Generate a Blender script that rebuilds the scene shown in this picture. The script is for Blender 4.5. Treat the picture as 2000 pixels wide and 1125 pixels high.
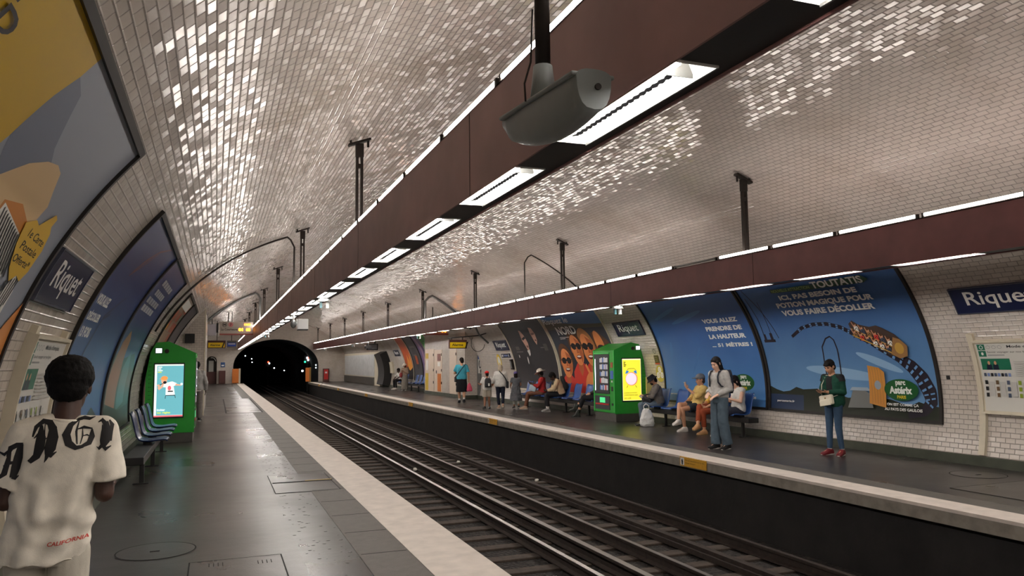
import bpy, bmesh, math, random
from mathutils import Vector, Matrix, noise
from mathutils.bvhtree import BVHTree

random.seed(7)
scene = bpy.context.scene
COL = scene.collection
for o in list(bpy.data.objects):
    bpy.data.objects.remove(o, do_unlink=True)

# ------------------------------------------------------------------ camera, world, exposure
cam_data = bpy.data.cameras.new('camera')
cam_data.sensor_width = 36.0
cam_data.lens = 27.0
cam_data.clip_start = 0.05
cam_data.clip_end = 300
cam = bpy.data.objects.new('camera', cam_data)
COL.objects.link(cam)
fwd = Vector((-0.38434, 0.92319, 0.0)).normalized()
# track direction and horizon seen by the lens: yaw 21 deg right, pitch 5.6 deg up, roll 0.7 deg
_t = Vector(((422 - 1000) / 1500, -(710.5 - 562.5) / 1500, -1)).normalized()
_p = Vector(((1422 - 1000) / 1500, -(698.5 - 562.5) / 1500, -1))
_u = _p.cross(_t).normalized()
if _u.y < 0:
    _u = -_u
_r = _t.cross(_u)
Rm = Matrix((_r, _t, _u)).to_4x4()
Rm.translation = Vector((0, 0, 1.65))
cam.matrix_world = Rm
scene.camera = cam

world = bpy.data.worlds.new('world')
scene.world = world
world.use_nodes = True
world.node_tree.nodes['Background'].inputs[0].default_value = (0.02, 0.02, 0.022, 1)
world.node_tree.nodes['Background'].inputs[1].default_value = 0.2
scene.view_settings.view_transform = 'Standard'
scene.view_settings.look = 'None'
scene.view_settings.exposure = 0.45
scene.view_settings.gamma = 1.0
scene.view_settings.use_curve_mapping = False
TUBE_TOP = 28.0      # emission of the tubes lying on the gantries
TUBE_LOW = 110.0      # emission of the tubes in the recessed fittings
scene.cycles.max_bounces = 8
scene.cycles.diffuse_bounces = 4
scene.cycles.glossy_bounces = 3
scene.cycles.sample_clamp_indirect = 4.0

# ------------------------------------------------------------------ helpers
def lin(c):
    return tuple(((v / 255) / 12.92 if v / 255 <= 0.04045 else ((v / 255 + 0.055) / 1.055) ** 2.4) for v in c)

class NT:
    def __init__(s, name):
        s.m = bpy.data.materials.new(name)
        s.m.use_nodes = True
        s.t = s.m.node_tree
        s.b = s.t.nodes['Principled BSDF']
    def n(s, kind, **kw):
        x = s.t.nodes.new(kind)
        for k, v in kw.items():
            setattr(x, k, v)
        return x
    def l(s, a, b):
        s.t.links.new(a, b)
    def math(s, op, a, b=None, c=None):
        x = s.n('ShaderNodeMath', operation=op)
        for i, v in enumerate((a, b, c)):
            if v is None: continue
            if isinstance(v, (int, float)): x.inputs[i].default_value = v
            else: s.l(v, x.inputs[i])
        return x.outputs[0]
    def vmath(s, op, a, b=None):
        x = s.n('ShaderNodeVectorMath', operation=op)
        for i, v in enumerate((a, b)):
            if v is None: continue
            if isinstance(v, (tuple, list)): x.inputs[i].default_value = v
            else: s.l(v, x.inputs[i])
        return x
    def mix(s, f, a, b):
        x = s.n('ShaderNodeMix', data_type='RGBA')
        if isinstance(f, (int, float)): x.inputs[0].default_value = f
        else: s.l(f, x.inputs[0])
        for i, v in ((6, a), (7, b)):
            if isinstance(v, tuple): x.inputs[i].default_value = (*v, 1)
            else: s.l(v, x.inputs[i])
        return x.outputs[2]
    def noise(s, scale, detail=3, vec=None):
        x = s.n('ShaderNodeTexNoise')
        x.inputs['Scale'].default_value = scale
        x.inputs['Detail'].default_value = detail
        if vec is not None: s.l(vec, x.inputs['Vector'])
        return x

MATS = {}
def mat(name, rgb=(128, 128, 128), rough=0.5, metal=0.0, var=0.0, scale=8.0, bump=0.0, bscale=40.0, spec=0.5, sheen=0.0):
    """procedural surface: colour with a little noise, optional bump"""
    if name in MATS: return MATS[name]
    k = NT(name)
    c = lin(rgb)
    k.b.inputs['Base Color'].default_value = (*c, 1)
    k.b.inputs['Roughness'].default_value = rough
    k.b.inputs['Metallic'].default_value = metal
    k.b.inputs['Specular IOR Level'].default_value = spec
    if sheen: k.b.inputs['Sheen Weight'].default_value = sheen
    if var:
        tc = k.n('ShaderNodeTexCoord')
        nz = k.noise(scale, 4, tc.outputs['Object'])
        r = k.n('ShaderNodeMapRange')
        r.inputs[1].default_value = 0.3; r.inputs[2].default_value = 0.7
        k.l(nz.outputs[0], r.inputs[0])
        k.l(k.mix(r.outputs[0], tuple(v * (1 - var) for v in c), tuple(min(1, v * (1 + var)) for v in c)), k.b.inputs['Base Color'])
    if bump:
        tc = k.n('ShaderNodeTexCoord')
        nz = k.noise(bscale, 3, tc.outputs['Object'])
        bp = k.n('ShaderNodeBump')
        bp.inputs['Strength'].default_value = bump
        bp.inputs['Distance'].default_value = 0.01
        k.l(nz.outputs[0], bp.inputs['Height'])
        k.l(bp.outputs[0], k.b.inputs['Normal'])
    MATS[name] = k.m
    return k.m

def glow(name, rgb, strength):
    if name in MATS: return MATS[name]
    k = NT(name)
    k.b.inputs['Base Color'].default_value = (*lin(rgb), 1)
    k.b.inputs['Emission Color'].default_value = (*lin(rgb), 1)
    k.b.inputs['Emission Strength'].default_value = strength
    MATS[name] = k.m
    return k.m

def tile_mat(name, rgb, tilt=0.05, bevel=0.35, w=0.15, h=0.075, rough=0.2, dirt=0.5, edge=0.13):
    """bevelled glazed metro tile laid in running bond; UV is in metres"""
    k = NT(name)
    uv = k.n('ShaderNodeUVMap')
    sp = k.n('ShaderNodeSeparateXYZ')
    k.l(uv.outputs[0], sp.inputs[0])
    v = k.math('DIVIDE', sp.outputs[1], h)
    row = k.math('FLOOR', v)
    odd = k.math('MULTIPLY', k.math('FLOORED_MODULO', row, 2.0), 0.5)
    u = k.math('ADD', k.math('DIVIDE', sp.outputs[0], w), odd)
    colm = k.math('FLOOR', u)
    fu = k.math('SUBTRACT', k.math('FRACT', u), 0.5)
    fv = k.math('SUBTRACT', k.math('FRACT', v), 0.5)
    cb = k.n('ShaderNodeCombineXYZ')
    k.l(colm, cb.inputs[0]); k.l(row, cb.inputs[1])
    wn = k.n('ShaderNodeTexWhiteNoise', noise_dimensions='2D')
    k.l(cb.outputs[0], wn.inputs['Vector'])
    rs = k.n('ShaderNodeSeparateColor')
    k.l(wn.outputs['Color'], rs.inputs[0])
    au = k.math('ABSOLUTE', fu); av = k.math('ABSOLUTE', fv)
    bu = k.math('MULTIPLY', k.math('GREATER_THAN', au, 0.5 - edge * h / w), k.math('SIGN', fu))
    bv = k.math('MULTIPLY', k.math('GREATER_THAN', av, 0.5 - edge), k.math('SIGN', fv))
    gr = k.math('MAXIMUM', k.math('GREATER_THAN', au, 0.5 - 0.035 * h / w), k.math('GREATER_THAN', av, 0.5 - 0.035))
    # slow waviness of each glaze
    a = k.math('ADD', k.math('MULTIPLY', k.math('SUBTRACT', rs.outputs[0], 0.5), tilt * 2), k.math('MULTIPLY', bu, bevel))
    b = k.math('ADD', k.math('MULTIPLY', k.math('SUBTRACT', rs.outputs[1], 0.5), tilt * 2), k.math('MULTIPLY', bv, bevel))
    tg = k.n('ShaderNodeTangent', direction_type='UV_MAP')
    ge = k.n('ShaderNodeNewGeometry')
    bt = k.vmath('CROSS_PRODUCT', ge.outputs['Normal'], tg.outputs[0])
    s1 = k.n('ShaderNodeVectorMath', operation='SCALE'); k.l(tg.outputs[0], s1.inputs[0]); k.l(a, s1.inputs['Scale'])
    s2 = k.n('ShaderNodeVectorMath', operation='SCALE'); k.l(bt.outputs[0], s2.inputs[0]); k.l(b, s2.inputs['Scale'])
    nn = k.vmath('ADD', k.vmath('ADD', ge.outputs['Normal'], s1.outputs[0]).outputs[0], s2.outputs[0])
    nm = k.vmath('NORMALIZE', nn.outputs[0])
    tc = k.n('ShaderNodeTexCoord')
    d1 = k.noise(0.55, 5, tc.outputs['Object'])
    mr = k.n('ShaderNodeMapRange'); mr.inputs[1].default_value = 0.50; mr.inputs[2].default_value = 0.75
    k.l(d1.outputs[0], mr.inputs[0])
    c = lin(rgb)
    base = k.mix(rs.outputs[2], tuple(x * 0.90 for x in c), c)
    base = k.mix(k.math('MULTIPLY', mr.outputs[0], dirt), base, tuple(x * y for x, y in zip(c, (0.55, 0.47, 0.36))))
    base = k.mix(k.math('MULTIPLY', gr, 0.7), base, tuple(x * 0.16 for x in c))
    k.l(base, k.b.inputs['Base Color'])
    k.l(k.math('ADD', rough, k.math('MULTIPLY', gr, 0.5)), k.b.inputs['Roughness'])
    k.l(nm.outputs[0], k.b.inputs['Normal'])
    MATS[name] = k.m
    return k.m

MW = {}
def tag(o, label, cat, group=None):
    o['label'] = label; o['category'] = cat
    if group: o['group'] = group
    return o
def thing(name, label, cat, loc=(0, 0, 0), rotz=0.0, group=None):
    o = bpy.data.objects.new(name, None)
    o.empty_display_size = 0.1
    COL.objects.link(o)
    o.location = loc; o.rotation_euler = (0, 0, rotz)
    MW[o.name] = Matrix.Translation(Vector(loc)) @ Matrix.Rotation(rotz, 4, 'Z')
    return tag(o, label, cat, group)
def link(o, parent):
    COL.objects.link(o)
    if parent is not None: o.parent = parent
    return o
def copy_tree(o, parent=None):
    c = o.copy(); COL.objects.link(c)
    if parent is not None: c.parent = parent
    for ch in list(o.children): copy_tree(ch, c)
    return c

def frame_of(d):
    d = d.normalized()
    up = Vector((0, 0, 1)) if abs(d.z) < 0.95 else Vector((0, 1, 0))
    a = d.cross(up).normalized()
    return a, a.cross(d).normalized() * -1

class MB:
    """collects shapes and links them as ONE mesh object"""
    def __init__(s):
        s.v = []; s.f = []; s.m = []; s.sm = []; s.mats = []
    def mi(s, m):
        if m not in s.mats: s.mats.append(m)
        return s.mats.index(m)
    def add(s, vs, fs, m, smooth=False):
        b = len(s.v); k = s.mi(m)
        s.v += [Vector(x) for x in vs]
        for f in fs:
            s.f.append([b + i for i in f]); s.m.append(k); s.sm.append(smooth)
        return s
    def box(s, c, d, m, rot=None):
        x, y, z = [q / 2 for q in d]
        vs = [Vector((i * x, j * y, k * z)) for i in (-1, 1) for j in (-1, 1) for k in (-1, 1)]
        if rot is not None: vs = [rot @ q for q in vs]
        c = Vector(c)
        return s.add([q + c for q in vs], [(0, 1, 3, 2), (4, 6, 7, 5), (0, 4, 5, 1), (2, 3, 7, 6), (0, 2, 6, 4), (1, 5, 7, 3)], m)
    def bb(s, lo, hi, m):
        return s.box([(a + b) / 2 for a, b in zip(lo, hi)], [abs(b - a) for a, b in zip(lo, hi)], m)
    def cone(s, p0, p1, r0, r1, m, seg=12, caps=True, smooth=True):
        p0 = Vector(p0); p1 = Vector(p1)
        a, b = frame_of(p1 - p0)
        vs = []
        for p, r in ((p0, r0), (p1, r1)):
            vs += [p + (a * math.cos(t) + b * math.sin(t)) * r for t in [2 * math.pi * i / seg for i in range(seg)]]
        s.add(vs, [(i, (i + 1) % seg, seg + (i + 1) % seg, seg + i) for i in range(seg)], m, smooth)
        if caps:
            s.add(vs[:seg], [tuple(range(seg))[::-1]], m); s.add(vs[seg:], [tuple(range(seg))], m)
        return s
    def cyl(s, p0, p1, r, m, seg=12): return s.cone(p0, p1, r, r, m, seg)
    def tube(s, pts, r, m, seg=8):
        pts = [Vector(p) for p in pts]; vs = []; n = len(pts)
        ref = None
        for i, p in enumerate(pts):
            d = (pts[min(i + 1, n - 1)] - pts[max(i - 1, 0)]).normalized()
            if ref is None: ref, _ = frame_of(d)
            a = (ref - d * ref.dot(d)).normalized(); ref = a; b = d.cross(a)
            vs += [p + (a * math.cos(t) + b * math.sin(t)) * r for t in [2 * math.pi * j / seg for j in range(seg)]]
        fs = [(i * seg + j, i * seg + (j + 1) % seg, (i + 1) * seg + (j + 1) % seg, (i + 1) * seg + j) for i in range(n - 1) for j in range(seg)]
        fs += [tuple(range(seg))[::-1], tuple((n - 1) * seg + j for j in range(seg))]
        return s.add(vs, fs, m, True)
    def ball(s, c, r, m, seg=16, rings=10, rot=None):
        r = Vector(r) if not isinstance(r, (int, float)) else Vector((r, r, r)); c = Vector(c)
        vs = []; fs = []
        for i in range(rings + 1):
            ph = math.pi * i / rings
            for j in range(seg):
                t = 2 * math.pi * j / seg
                q = Vector((r.x * math.sin(ph) * math.cos(t), r.y * math.sin(ph) * math.sin(t), r.z * math.cos(ph)))
                vs.append((rot @ q if rot is not None else q) + c)
        for i in range(rings):
            for j in range(seg):
                fs.append((i * seg + j, (i + 1) * seg + j, (i + 1) * seg + (j + 1) % seg, i * seg + (j + 1) % seg))
        return s.add(vs, fs, m, True)
    def loft(s, rings, m, smooth=True, caps=True):
        """rings: list of equal-length point lists"""
        n = len(rings[0]); vs = [Vector(p) for r in rings for p in r]
        fs = [(i * n + j, i * n + (j + 1) % n, (i + 1) * n + (j + 1) % n, (i + 1) * n + j) for i in range(len(rings) - 1) for j in range(n)]
        s.add(vs, fs, m, smooth)
        if caps:
            s.add(rings[0], [tuple(range(n))[::-1]], m); s.add(rings[-1], [tuple(range(n))], m)
        return s
    def prism(s, pts, axis, a0, a1, m):
        """pts: outline in the two other axes, extruded along axis from a0 to a1"""
        def P(p, a):
            return {'x': (a, p[0], p[1]), 'y': (p[0], a, p[1]), 'z': (p[0], p[1], a)}[axis]
        n = len(pts)
        vs = [P(p, a0) for p in pts] + [P(p, a1) for p in pts]
        fs = [tuple(range(n))[::-1], tuple(range(n, 2 * n))] + [(i, (i + 1) % n, n + (i + 1) % n, n + i) for i in range(n)]
        return s.add(vs, fs, m)
    def grid(s, nu, nv, fn, m, smooth=True):
        vs = [fn(i / nu, j / nv) for j in range(nv + 1) for i in range(nu + 1)]
        fs = [(j * (nu + 1) + i, j * (nu + 1) + i + 1, (j + 1) * (nu + 1) + i + 1, (j + 1) * (nu + 1) + i) for j in range(nv) for i in range(nu)]
        return s.add(vs, fs, m, smooth)
    def mesh(s, name, inv=None, recalc=True, bevel=0.0, uv=False, weld=True):
        me = bpy.data.meshes.new(name)
        vs = [inv @ q for q in s.v] if inv is not None else s.v
        me.from_pydata([tuple(q) for q in vs], [], s.f)
        for q in s.mats: me.materials.append(q)
        me.polygons.foreach_set('material_index', s.m)
        me.polygons.foreach_set('use_smooth', s.sm)
        bm = bmesh.new(); bm.from_mesh(me)
        if weld: bmesh.ops.remove_doubles(bm, verts=bm.verts, dist=1e-5)
        if bevel:
            bmesh.ops.bevel(bm, geom=[e for e in bm.edges if len(e.link_faces) == 2 and e.calc_face_angle(0) > 0.6], offset=bevel, segments=2, affect='EDGES', profile=0.5)
        if recalc: bmesh.ops.recalc_face_normals(bm, faces=bm.faces)
        if uv:
            L = bm.loops.layers.uv.new('UVMap')
            for f in bm.faces:
                n = f.normal
                ax = max(range(3), key=lambda i: abs(n[i]))
                for lp in f.loops:
                    q = lp.vert.co
                    lp[L].uv = ((q.y, q.z), (q.x, q.z), (q.x, q.y))[ax]
        bm.to_mesh(me); bm.free()
        return me
    def build(s, name, parent=None, world=True, **kw):
        inv = MW[parent.name].inverted() if (parent is not None and world and parent.name in MW) else None
        o = bpy.data.objects.new(name, s.mesh(name, inv, **kw))
        if parent is not None and parent.name in MW:
            MW[o.name] = MW[parent.name] if world else MW[parent.name]
        elif parent is None:
            MW[o.name] = Matrix.Identity(4)
        return link(o, parent)

def struct(o):
    o['kind'] = 'structure'; return o
def solo(mb, name, label, cat, group=None, **kw):
    """a thing that is one mesh: origin moved to its base centre"""
    lo = Vector((min(q.x for q in mb.v), min(q.y for q in mb.v), min(q.z for q in mb.v)))
    hi = Vector((max(q.x for q in mb.v), max(q.y for q in mb.v), max(q.z for q in mb.v)))
    c = Vector(((lo.x + hi.x) / 2, (lo.y + hi.y) / 2, lo.z))
    o = bpy.data.objects.new(name, mb.mesh(name, Matrix.Translation(-c), **kw))
    o.location = c
    COL.objects.link(o)
    MW[o.name] = Matrix.Translation(c)
    return tag(o, label, cat, group)

ONES = 'zeroth first second third fourth fifth sixth seventh eighth ninth tenth eleventh twelfth thirteenth fourteenth fifteenth sixteenth seventeenth eighteenth nineteenth'.split()
TENS = {2: 'twent', 3: 'thirt', 4: 'fort', 5: 'fift', 6: 'sixt', 7: 'sevent', 8: 'eight', 9: 'ninet'}
def ordw(n):
    if n < 20: return ONES[n]
    if n >= 100: return 'one hundred and ' + ordw(n - 100) if n > 100 else 'hundredth'
    t, o = divmod(n, 10)
    return TENS[t] + 'ieth' if o == 0 else TENS[t] + 'y-' + ONES[o]

# ------------------------------------------------------------------ the vault
XC, VA, Z0, VB = 4.65, 6.15, 0.9, 4.35
YB, YE = -7.0, 68.0
def vx(z, side):
    return XC + side * VA * math.sqrt(max(0.0, 1 - ((z - Z0) / VB) ** 2))
def vz(x):
    return Z0 + VB * math.sqrt(max(0.0, 1 - ((x - XC) / VA) ** 2))
_N = 4000
_zs = [-0.5 + (5.249 + 0.5) * i / _N for i in range(_N + 1)]
_arc = [0.0]
for i in range(_N):
    _arc.append(_arc[-1] + math.hypot(_zs[i + 1] - _zs[i], vx(_zs[i + 1], 1) - vx(_zs[i], 1)))
def arc_of(z):
    f = (z + 0.5) / (5.749) * _N
    i = max(0, min(_N - 1, int(f)))
    return _arc[i] + (_arc[i + 1] - _arc[i]) * (f - i)
def z_of(a):
    lo, hi = 0, _N
    while hi - lo > 1:
        md = (lo + hi) // 2
        if _arc[md] <= a: lo = md
        else: hi = md
    return _zs[lo] + (_zs[hi] - _zs[lo]) * (a - _arc[lo]) / max(1e-9, _arc[hi] - _arc[lo])
def wall_map(side, y0, zb):
    """(s, t, off): s along the reading direction, t up the curved wall from height zb, off out of the wall"""
    a0 = arc_of(zb)
    def f(s, t, off):
        z = z_of(a0 + t); x = vx(z, side)
        n = Vector((-(x - XC) / VA ** 2, 0, -(z - Z0) / VB ** 2)).normalized()
        return Vector((x, y0 - s if side > 0 else y0 + s, z)) + n * off
    return f
def plane_map(o, su, tu, nrm):
    o = Vector(o); su = Vector(su).normalized(); tu = Vector(tu).normalized(); nrm = Vector(nrm).normalized()
    return lambda s, t, off: o + su * s + tu * t + nrm * off

def text2d(body, bold=0.0, shear=0.0):
    cu = bpy.data.curves.new('lettering', 'FONT')
    cu.body = body; cu.offset = bold; cu.shear = shear; cu.resolution_u = 3
    ob = bpy.data.objects.new('lettering', cu)
    COL.objects.link(ob)
    dg = bpy.context.evaluated_depsgraph_get()
    me = bpy.data.meshes.new_from_object(ob.evaluated_get(dg))
    vs = [(q.co.x, q.co.y) for q in me.vertices]; fs = [tuple(p.vertices) for p in me.polygons]
    bpy.data.objects.remove(ob, do_unlink=True); bpy.data.curves.remove(cu); bpy.data.meshes.remove(me)
    return vs, fs

class Art:
    """flat print laid on a wall or panel: layers of coloured shapes in one mesh"""
    def __init__(s, fmap, base=0.016, step=0.0003, cut=0.05):
        s.f = fmap; s.off = base; s.step = step; s.cut = cut; s.mb = MB()
    def _put(s, vs, fs, m):
        bm = bmesh.new()
        bv = [bm.verts.new((x, y, 0)) for x, y in vs]
        for f in fs:
            try: bm.faces.new([bv[i] for i in f])
            except ValueError: pass
        bmesh.ops.triangulate(bm, faces=[f for f in bm.faces if len(f.verts) > 4])
        if s.cut:
            t0 = min(y for _, y in vs); t1 = max(y for _, y in vs)
            k = math.floor(t0 / s.cut) + 1
            while k * s.cut < t1 - 1e-6:
                bmesh.ops.bisect_plane(bm, geom=bm.verts[:] + bm.edges[:] + bm.faces[:], plane_co=(0, k * s.cut, 0), plane_no=(0, 1, 0), dist=1e-6)
                k += 1
        bm.verts.index_update()
        s.mb.add([s.f(q.co.x, q.co.y, s.off) for q in bm.verts], [tuple(q.index for q in f.verts) for f in bm.faces], m)
        bm.free()
        s.off += s.step
    def poly(s, pts, m): s._put(pts, [tuple(range(len(pts)))], m)
    def rect(s, x0, y0, x1, y1, m): s.poly([(x0, y0), (x1, y0), (x1, y1), (x0, y1)], m)
    def ell(s, cx, cy, rx, ry, m, n=28, rot=0.0, a0=0, a1=2 * math.pi):
        c, d = math.cos(rot), math.sin(rot)
        P = []
        full = abs(a1 - a0 - 2 * math.pi) < 1e-6
        for i in range(n if full else n + 1):
            t = a0 + (a1 - a0) * i / n
            x, y = rx * math.cos(t), ry * math.sin(t)
            P.append((cx + x * c - y * d, cy + x * d + y * c))
        s.poly(P, m)
    def line(s, pts, w, m, closed=False):
        n = len(pts); L = []; R = []
        for i, p in enumerate(pts):
            a = pts[max(i - 1, 0)]; b = pts[min(i + 1, n - 1)]
            dx, dy = b[0] - a[0], b[1] - a[1]; q = math.hypot(dx, dy) or 1
            ww = w[i] if isinstance(w, (list, tuple)) else w
            L.append((p[0] - dy / q * ww / 2, p[1] + dx / q * ww / 2)); R.append((p[0] + dy / q * ww / 2, p[1] - dx / q * ww / 2))
        s._put(L + R, [(i, i + 1, n + i + 1, n + i) for i in range(n - 1)], m)
    def ring(s, cx, cy, rx, ry, w, m, n=28):
        P = [(cx + rx * math.cos(2 * math.pi * i / n), cy + ry * math.sin(2 * math.pi * i / n)) for i in range(n)]
        Q = [(cx + (rx - w) * math.cos(2 * math.pi * i / n), cy + (ry - w) * math.sin(2 * math.pi * i / n)) for i in range(n)]
        s._put(P + Q, [(i, (i + 1) % n, n + (i + 1) % n, n + i) for i in range(n)], m)
    def text(s, body, x0, y0, x1, y1, m, bold=0.0, shear=0.0, rot=0.0, skew=0.0):
        vs, fs = text2d(body, bold, shear)
        a0 = min(v[0] for v in vs); a1 = max(v[0] for v in vs); b0 = min(v[1] for v in vs); b1 = max(v[1] for v in vs)
        P = []
        for x, y in vs:
            X = x0 + (x - a0) / (a1 - a0) * (x1 - x0); Y = y0 + (y - b0) / (b1 - b0) * (y1 - y0)
            Y += skew * (X - x0)
            if rot:
                cx, cy = (x0 + x1) / 2, (y0 + y1) / 2
                X, Y = cx + (X - cx) * math.cos(rot) - (Y - cy) * math.sin(rot), cy + (X - cx) * math.sin(rot) + (Y - cy) * math.cos(rot)
            P.append((X, Y))
        s._put(P, fs, m)
    def build(s, name, parent):
        return s.mb.build(name, parent, recalc=False, weld=False)

def curved_bar(mb, f, s0, s1, t0, t1, o0, o1, m, cut=0.15):
    n = max(1, int(math.ceil((t1 - t0) / cut)))
    ts = [t0 + (t1 - t0) * i / n for i in range(n + 1)]
    mb.loft([[f(s0, t, o0), f(s1, t, o0), f(s1, t, o1), f(s0, t, o1)] for t in ts], m, smooth=False)
def curved_frame(mb, f, w, h, fw, depth, m):
    curved_bar(mb, f, -fw, 0, -fw, h + fw, 0.0, depth, m)
    curved_bar(mb, f, w, w + fw, -fw, h + fw, 0.0, depth, m)
    curved_bar(mb, f, 0, w, -fw, 0, 0.0, depth, m)
    curved_bar(mb, f, 0, w, h, h + fw, 0.0, depth, m)
# ------------------------------------------------------------------ materials of the station
M_TILE_C = tile_mat('glazed_ceiling_tile', (204, 196, 189), tilt=0.04, bevel=0.5, rough=0.14)
M_TILE = tile_mat('glazed_white_tile', (206, 198, 189), tilt=0.02, bevel=0.5, rough=0.15)
M_TILE_END = tile_mat('glazed_white_tile_end', (200, 191, 181), tilt=0.02, bevel=0.35, rough=0.25)
M_MAROON = mat('maroon_paint', (122, 70, 70), 0.42, var=0.14, scale=3.0, bump=0.04, bscale=6)
M_MAROON_F = mat('faded_maroon_paint', (146, 108, 104), 0.45, var=0.16, scale=2.2, bump=0.04, bscale=6)  # same maroon, haze glow over the near gantry put into its colour
M_BLACK = mat('black_paint', (22, 21, 21), 0.5)
M_DARKMET = mat('dark_metal', (52, 47, 44), 0.45, 0.6, var=0.2)
M_GREYMET = mat('grey_metal', (128, 130, 130), 0.38, 0.7, var=0.1)
M_STEEL = mat('polished_rail_steel', (190, 186, 180), 0.28, 1.0, var=0.1, scale=20)
M_RUST = mat('rusty_rail_side', (46, 36, 30), 0.8, 0.2, var=0.35, scale=14)
M_WHITE = mat('white_plastic', (226, 226, 224), 0.4)
M_CREAM = mat('cream_trim', (205, 196, 174), 0.5, var=0.05)
M_GROOVE = mat('black_groove', (14, 13, 13), 0.8)
M_NAVY = mat('navy_enamel', (20, 30, 66), 0.25, spec=0.6)
M_SIGNWHITE = mat('white_enamel', (232, 230, 224), 0.3)
M_PLINTH = mat('green_grey_plinth', (62, 66, 54), 0.55, var=0.25, scale=5)
M_STRIP = mat('worn_white_edge_paint', (214, 204, 194), 0.62, var=0.10, scale=6, bump=0.12, bscale=60)
M_NOSE = mat('grey_concrete_nose', (136, 130, 120), 0.75, var=0.22, scale=7, bump=0.2, bscale=30)
M_PIT = mat('sooty_pit_wall', (27, 25, 24), 0.9, var=0.4, scale=2.2, bump=0.3, bscale=14)
M_TACT = mat('grey_tactile_slab', (92, 88, 82), 0.6, var=0.12, scale=10, bump=0.5, bscale=90)

def asphalt(name, rgb, rough, wet):
    k = NT(name)
    tc = k.n('ShaderNodeTexCoord')
    n1 = k.noise(0.6, 5, tc.outputs['Object']); n2 = k.noise(70, 2, tc.outputs['Object']); n3 = k.noise(4.5, 4, tc.outputs['Object'])
    c = lin(rgb)
    k.l(k.mix(n3.outputs[0], tuple(x * 0.75 for x in c), tuple(x * 1.3 for x in c)), k.b.inputs['Base Color'])
    r = k.n('ShaderNodeMapRange'); r.inputs[1].default_value = 0.3; r.inputs[2].default_value = 0.7
    r.inputs[3].default_value = rough - wet; r.inputs[4].default_value = rough + wet
    k.l(n1.outputs[0], r.inputs[0]); k.l(r.outputs[0], k.b.inputs['Roughness'])
    bp = k.n('ShaderNodeBump'); bp.inputs['Strength'].default_value = 0.25; bp.inputs['Distance'].default_value = 0.003
    k.l(n2.outputs[0], bp.inputs['Height'])
    b2 = k.n('ShaderNodeBump'); b2.inputs['Strength'].default_value = 0.12; b2.inputs['Distance'].default_value = 0.02
    k.l(n3.outputs[0], b2.inputs['Height']); k.l(bp.outputs[0], b2.inputs['Normal'])
    k.l(b2.outputs[0], k.b.inputs['Normal'])
    k.b.inputs['Specular IOR Level'].default_value = 0.45
    return k.m
M_ASPH = asphalt('worn_asphalt', (50, 46, 43), 0.31, 0.05)
M_ASPH2 = asphalt('dark_blistered_asphalt', (42, 41, 40), 0.30, 0.08)

# ------------------------------------------------------------------ vault: two walls and ceiling, UV in metres
def vault_piece(name, a0, a1, side_lo, n):
    """a: angle measured over the ellipse, built as one sheet"""
    me = bpy.data.meshes.new(name); bm = bmesh.new()
    L = bm.loops.layers.uv.new('UVMap')
    rows = []
    tot = 0.0; prev = None
    for i in range(n + 1):
        a = a0 + (a1 - a0) * i / n
        x, z = XC + VA * math.cos(a), Z0 + VB * math.sin(a)
        rows.append((x, z))
    return me, bm, L, rows
ANG0 = math.asin(max(-1, (0 - Z0) / VB))            # floor level on the right side
NSEG = 160
_pts = []
for i in range(NSEG + 1):
    a = ANG0 + (math.pi - 2 * ANG0) * i / NSEG
    _pts.append((XC + VA * math.cos(a), Z0 + VB * math.sin(a)))
_al = [0.0]
for i in range(NSEG):
    _al.append(_al[-1] + math.dist(_pts[i], _pts[i + 1]))
def vault_object(name, i0, i1):
    me = bpy.data.meshes.new(name); bm = bmesh.new(); L = bm.loops.layers.uv.new('UVMap')
    A = [bm.verts.new((x, YB, z)) for x, z in _pts[i0:i1 + 1]]
    B = [bm.verts.new((x, YE, z)) for x, z in _pts[i0:i1 + 1]]
    for k in range(i1 - i0):
        f = bm.faces.new((A[k], A[k + 1], B[k + 1], B[k])); f.smooth = True
        q = ((YB, _al[i0 + k]), (YB, _al[i0 + k + 1]), (YE, _al[i0 + k + 1]), (YE, _al[i0 + k]))
        for lp, w in zip(f.loops, q): lp[L].uv = w
    for f in bm.faces:
        c = f.calc_center_median()
        if f.normal.dot(Vector((XC, c.y, 1.5)) - c) < 0: f.normal_flip()
    bm.to_mesh(me); bm.free(); me.materials.append(M_TILE_C if name == 'ceiling' else M_TILE)
    o = bpy.data.objects.new(name, me); COL.objects.link(o); MW[o.name] = Matrix.Identity(4)
    return struct(o)
_k = next(i for i in range(NSEG) if _pts[i][1] > 3.4)
vault_object('wall_right', 0, _k)
vault_object('ceiling', _k, NSEG - _k)
vault_object('wall_left', NSEG - _k, NSEG)

# ------------------------------------------------------------------ platforms
LE, RE = 2.15, 7.38          # platform edges
LX, RX = vx(0, -1), vx(0, 1)
def slab(name, x0, x1, z0, z1, m, y0=YB, y1=YE, **kw):
    mb = MB(); mb.bb((x0, y0, z0), (x1, y1, z1), m)
    return struct(mb.build(name, **kw))
def sheet(name, x0, x1, z, m, nx, ny, fn=None):
    mb = MB(); mb.grid(nx, ny, lambda u, v: (x0 + (x1 - x0) * u, YB + (YE - YB) * v, z + (fn(x0 + (x1 - x0) * u, YB + (YE - YB) * v) if fn else 0)), m)
    o = mb.build(name)
    return struct(o)
slab('floor_left', LX - 0.1, 0.72, -0.5, 0.0, M_ASPH)
slab('trim_1', 0.72, 1.18, -0.5, 0.0, M_ASPH2)
slab('trim_2', 1.18, 1.61, -0.5, 0.003, M_TACT)
slab('trim_3', 1.61, LE, -0.12, 0.006, M_STRIP)
slab('wall_pit_left', 1.5, LE - 0.12, -1.3, -0.1, M_PIT)
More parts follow.
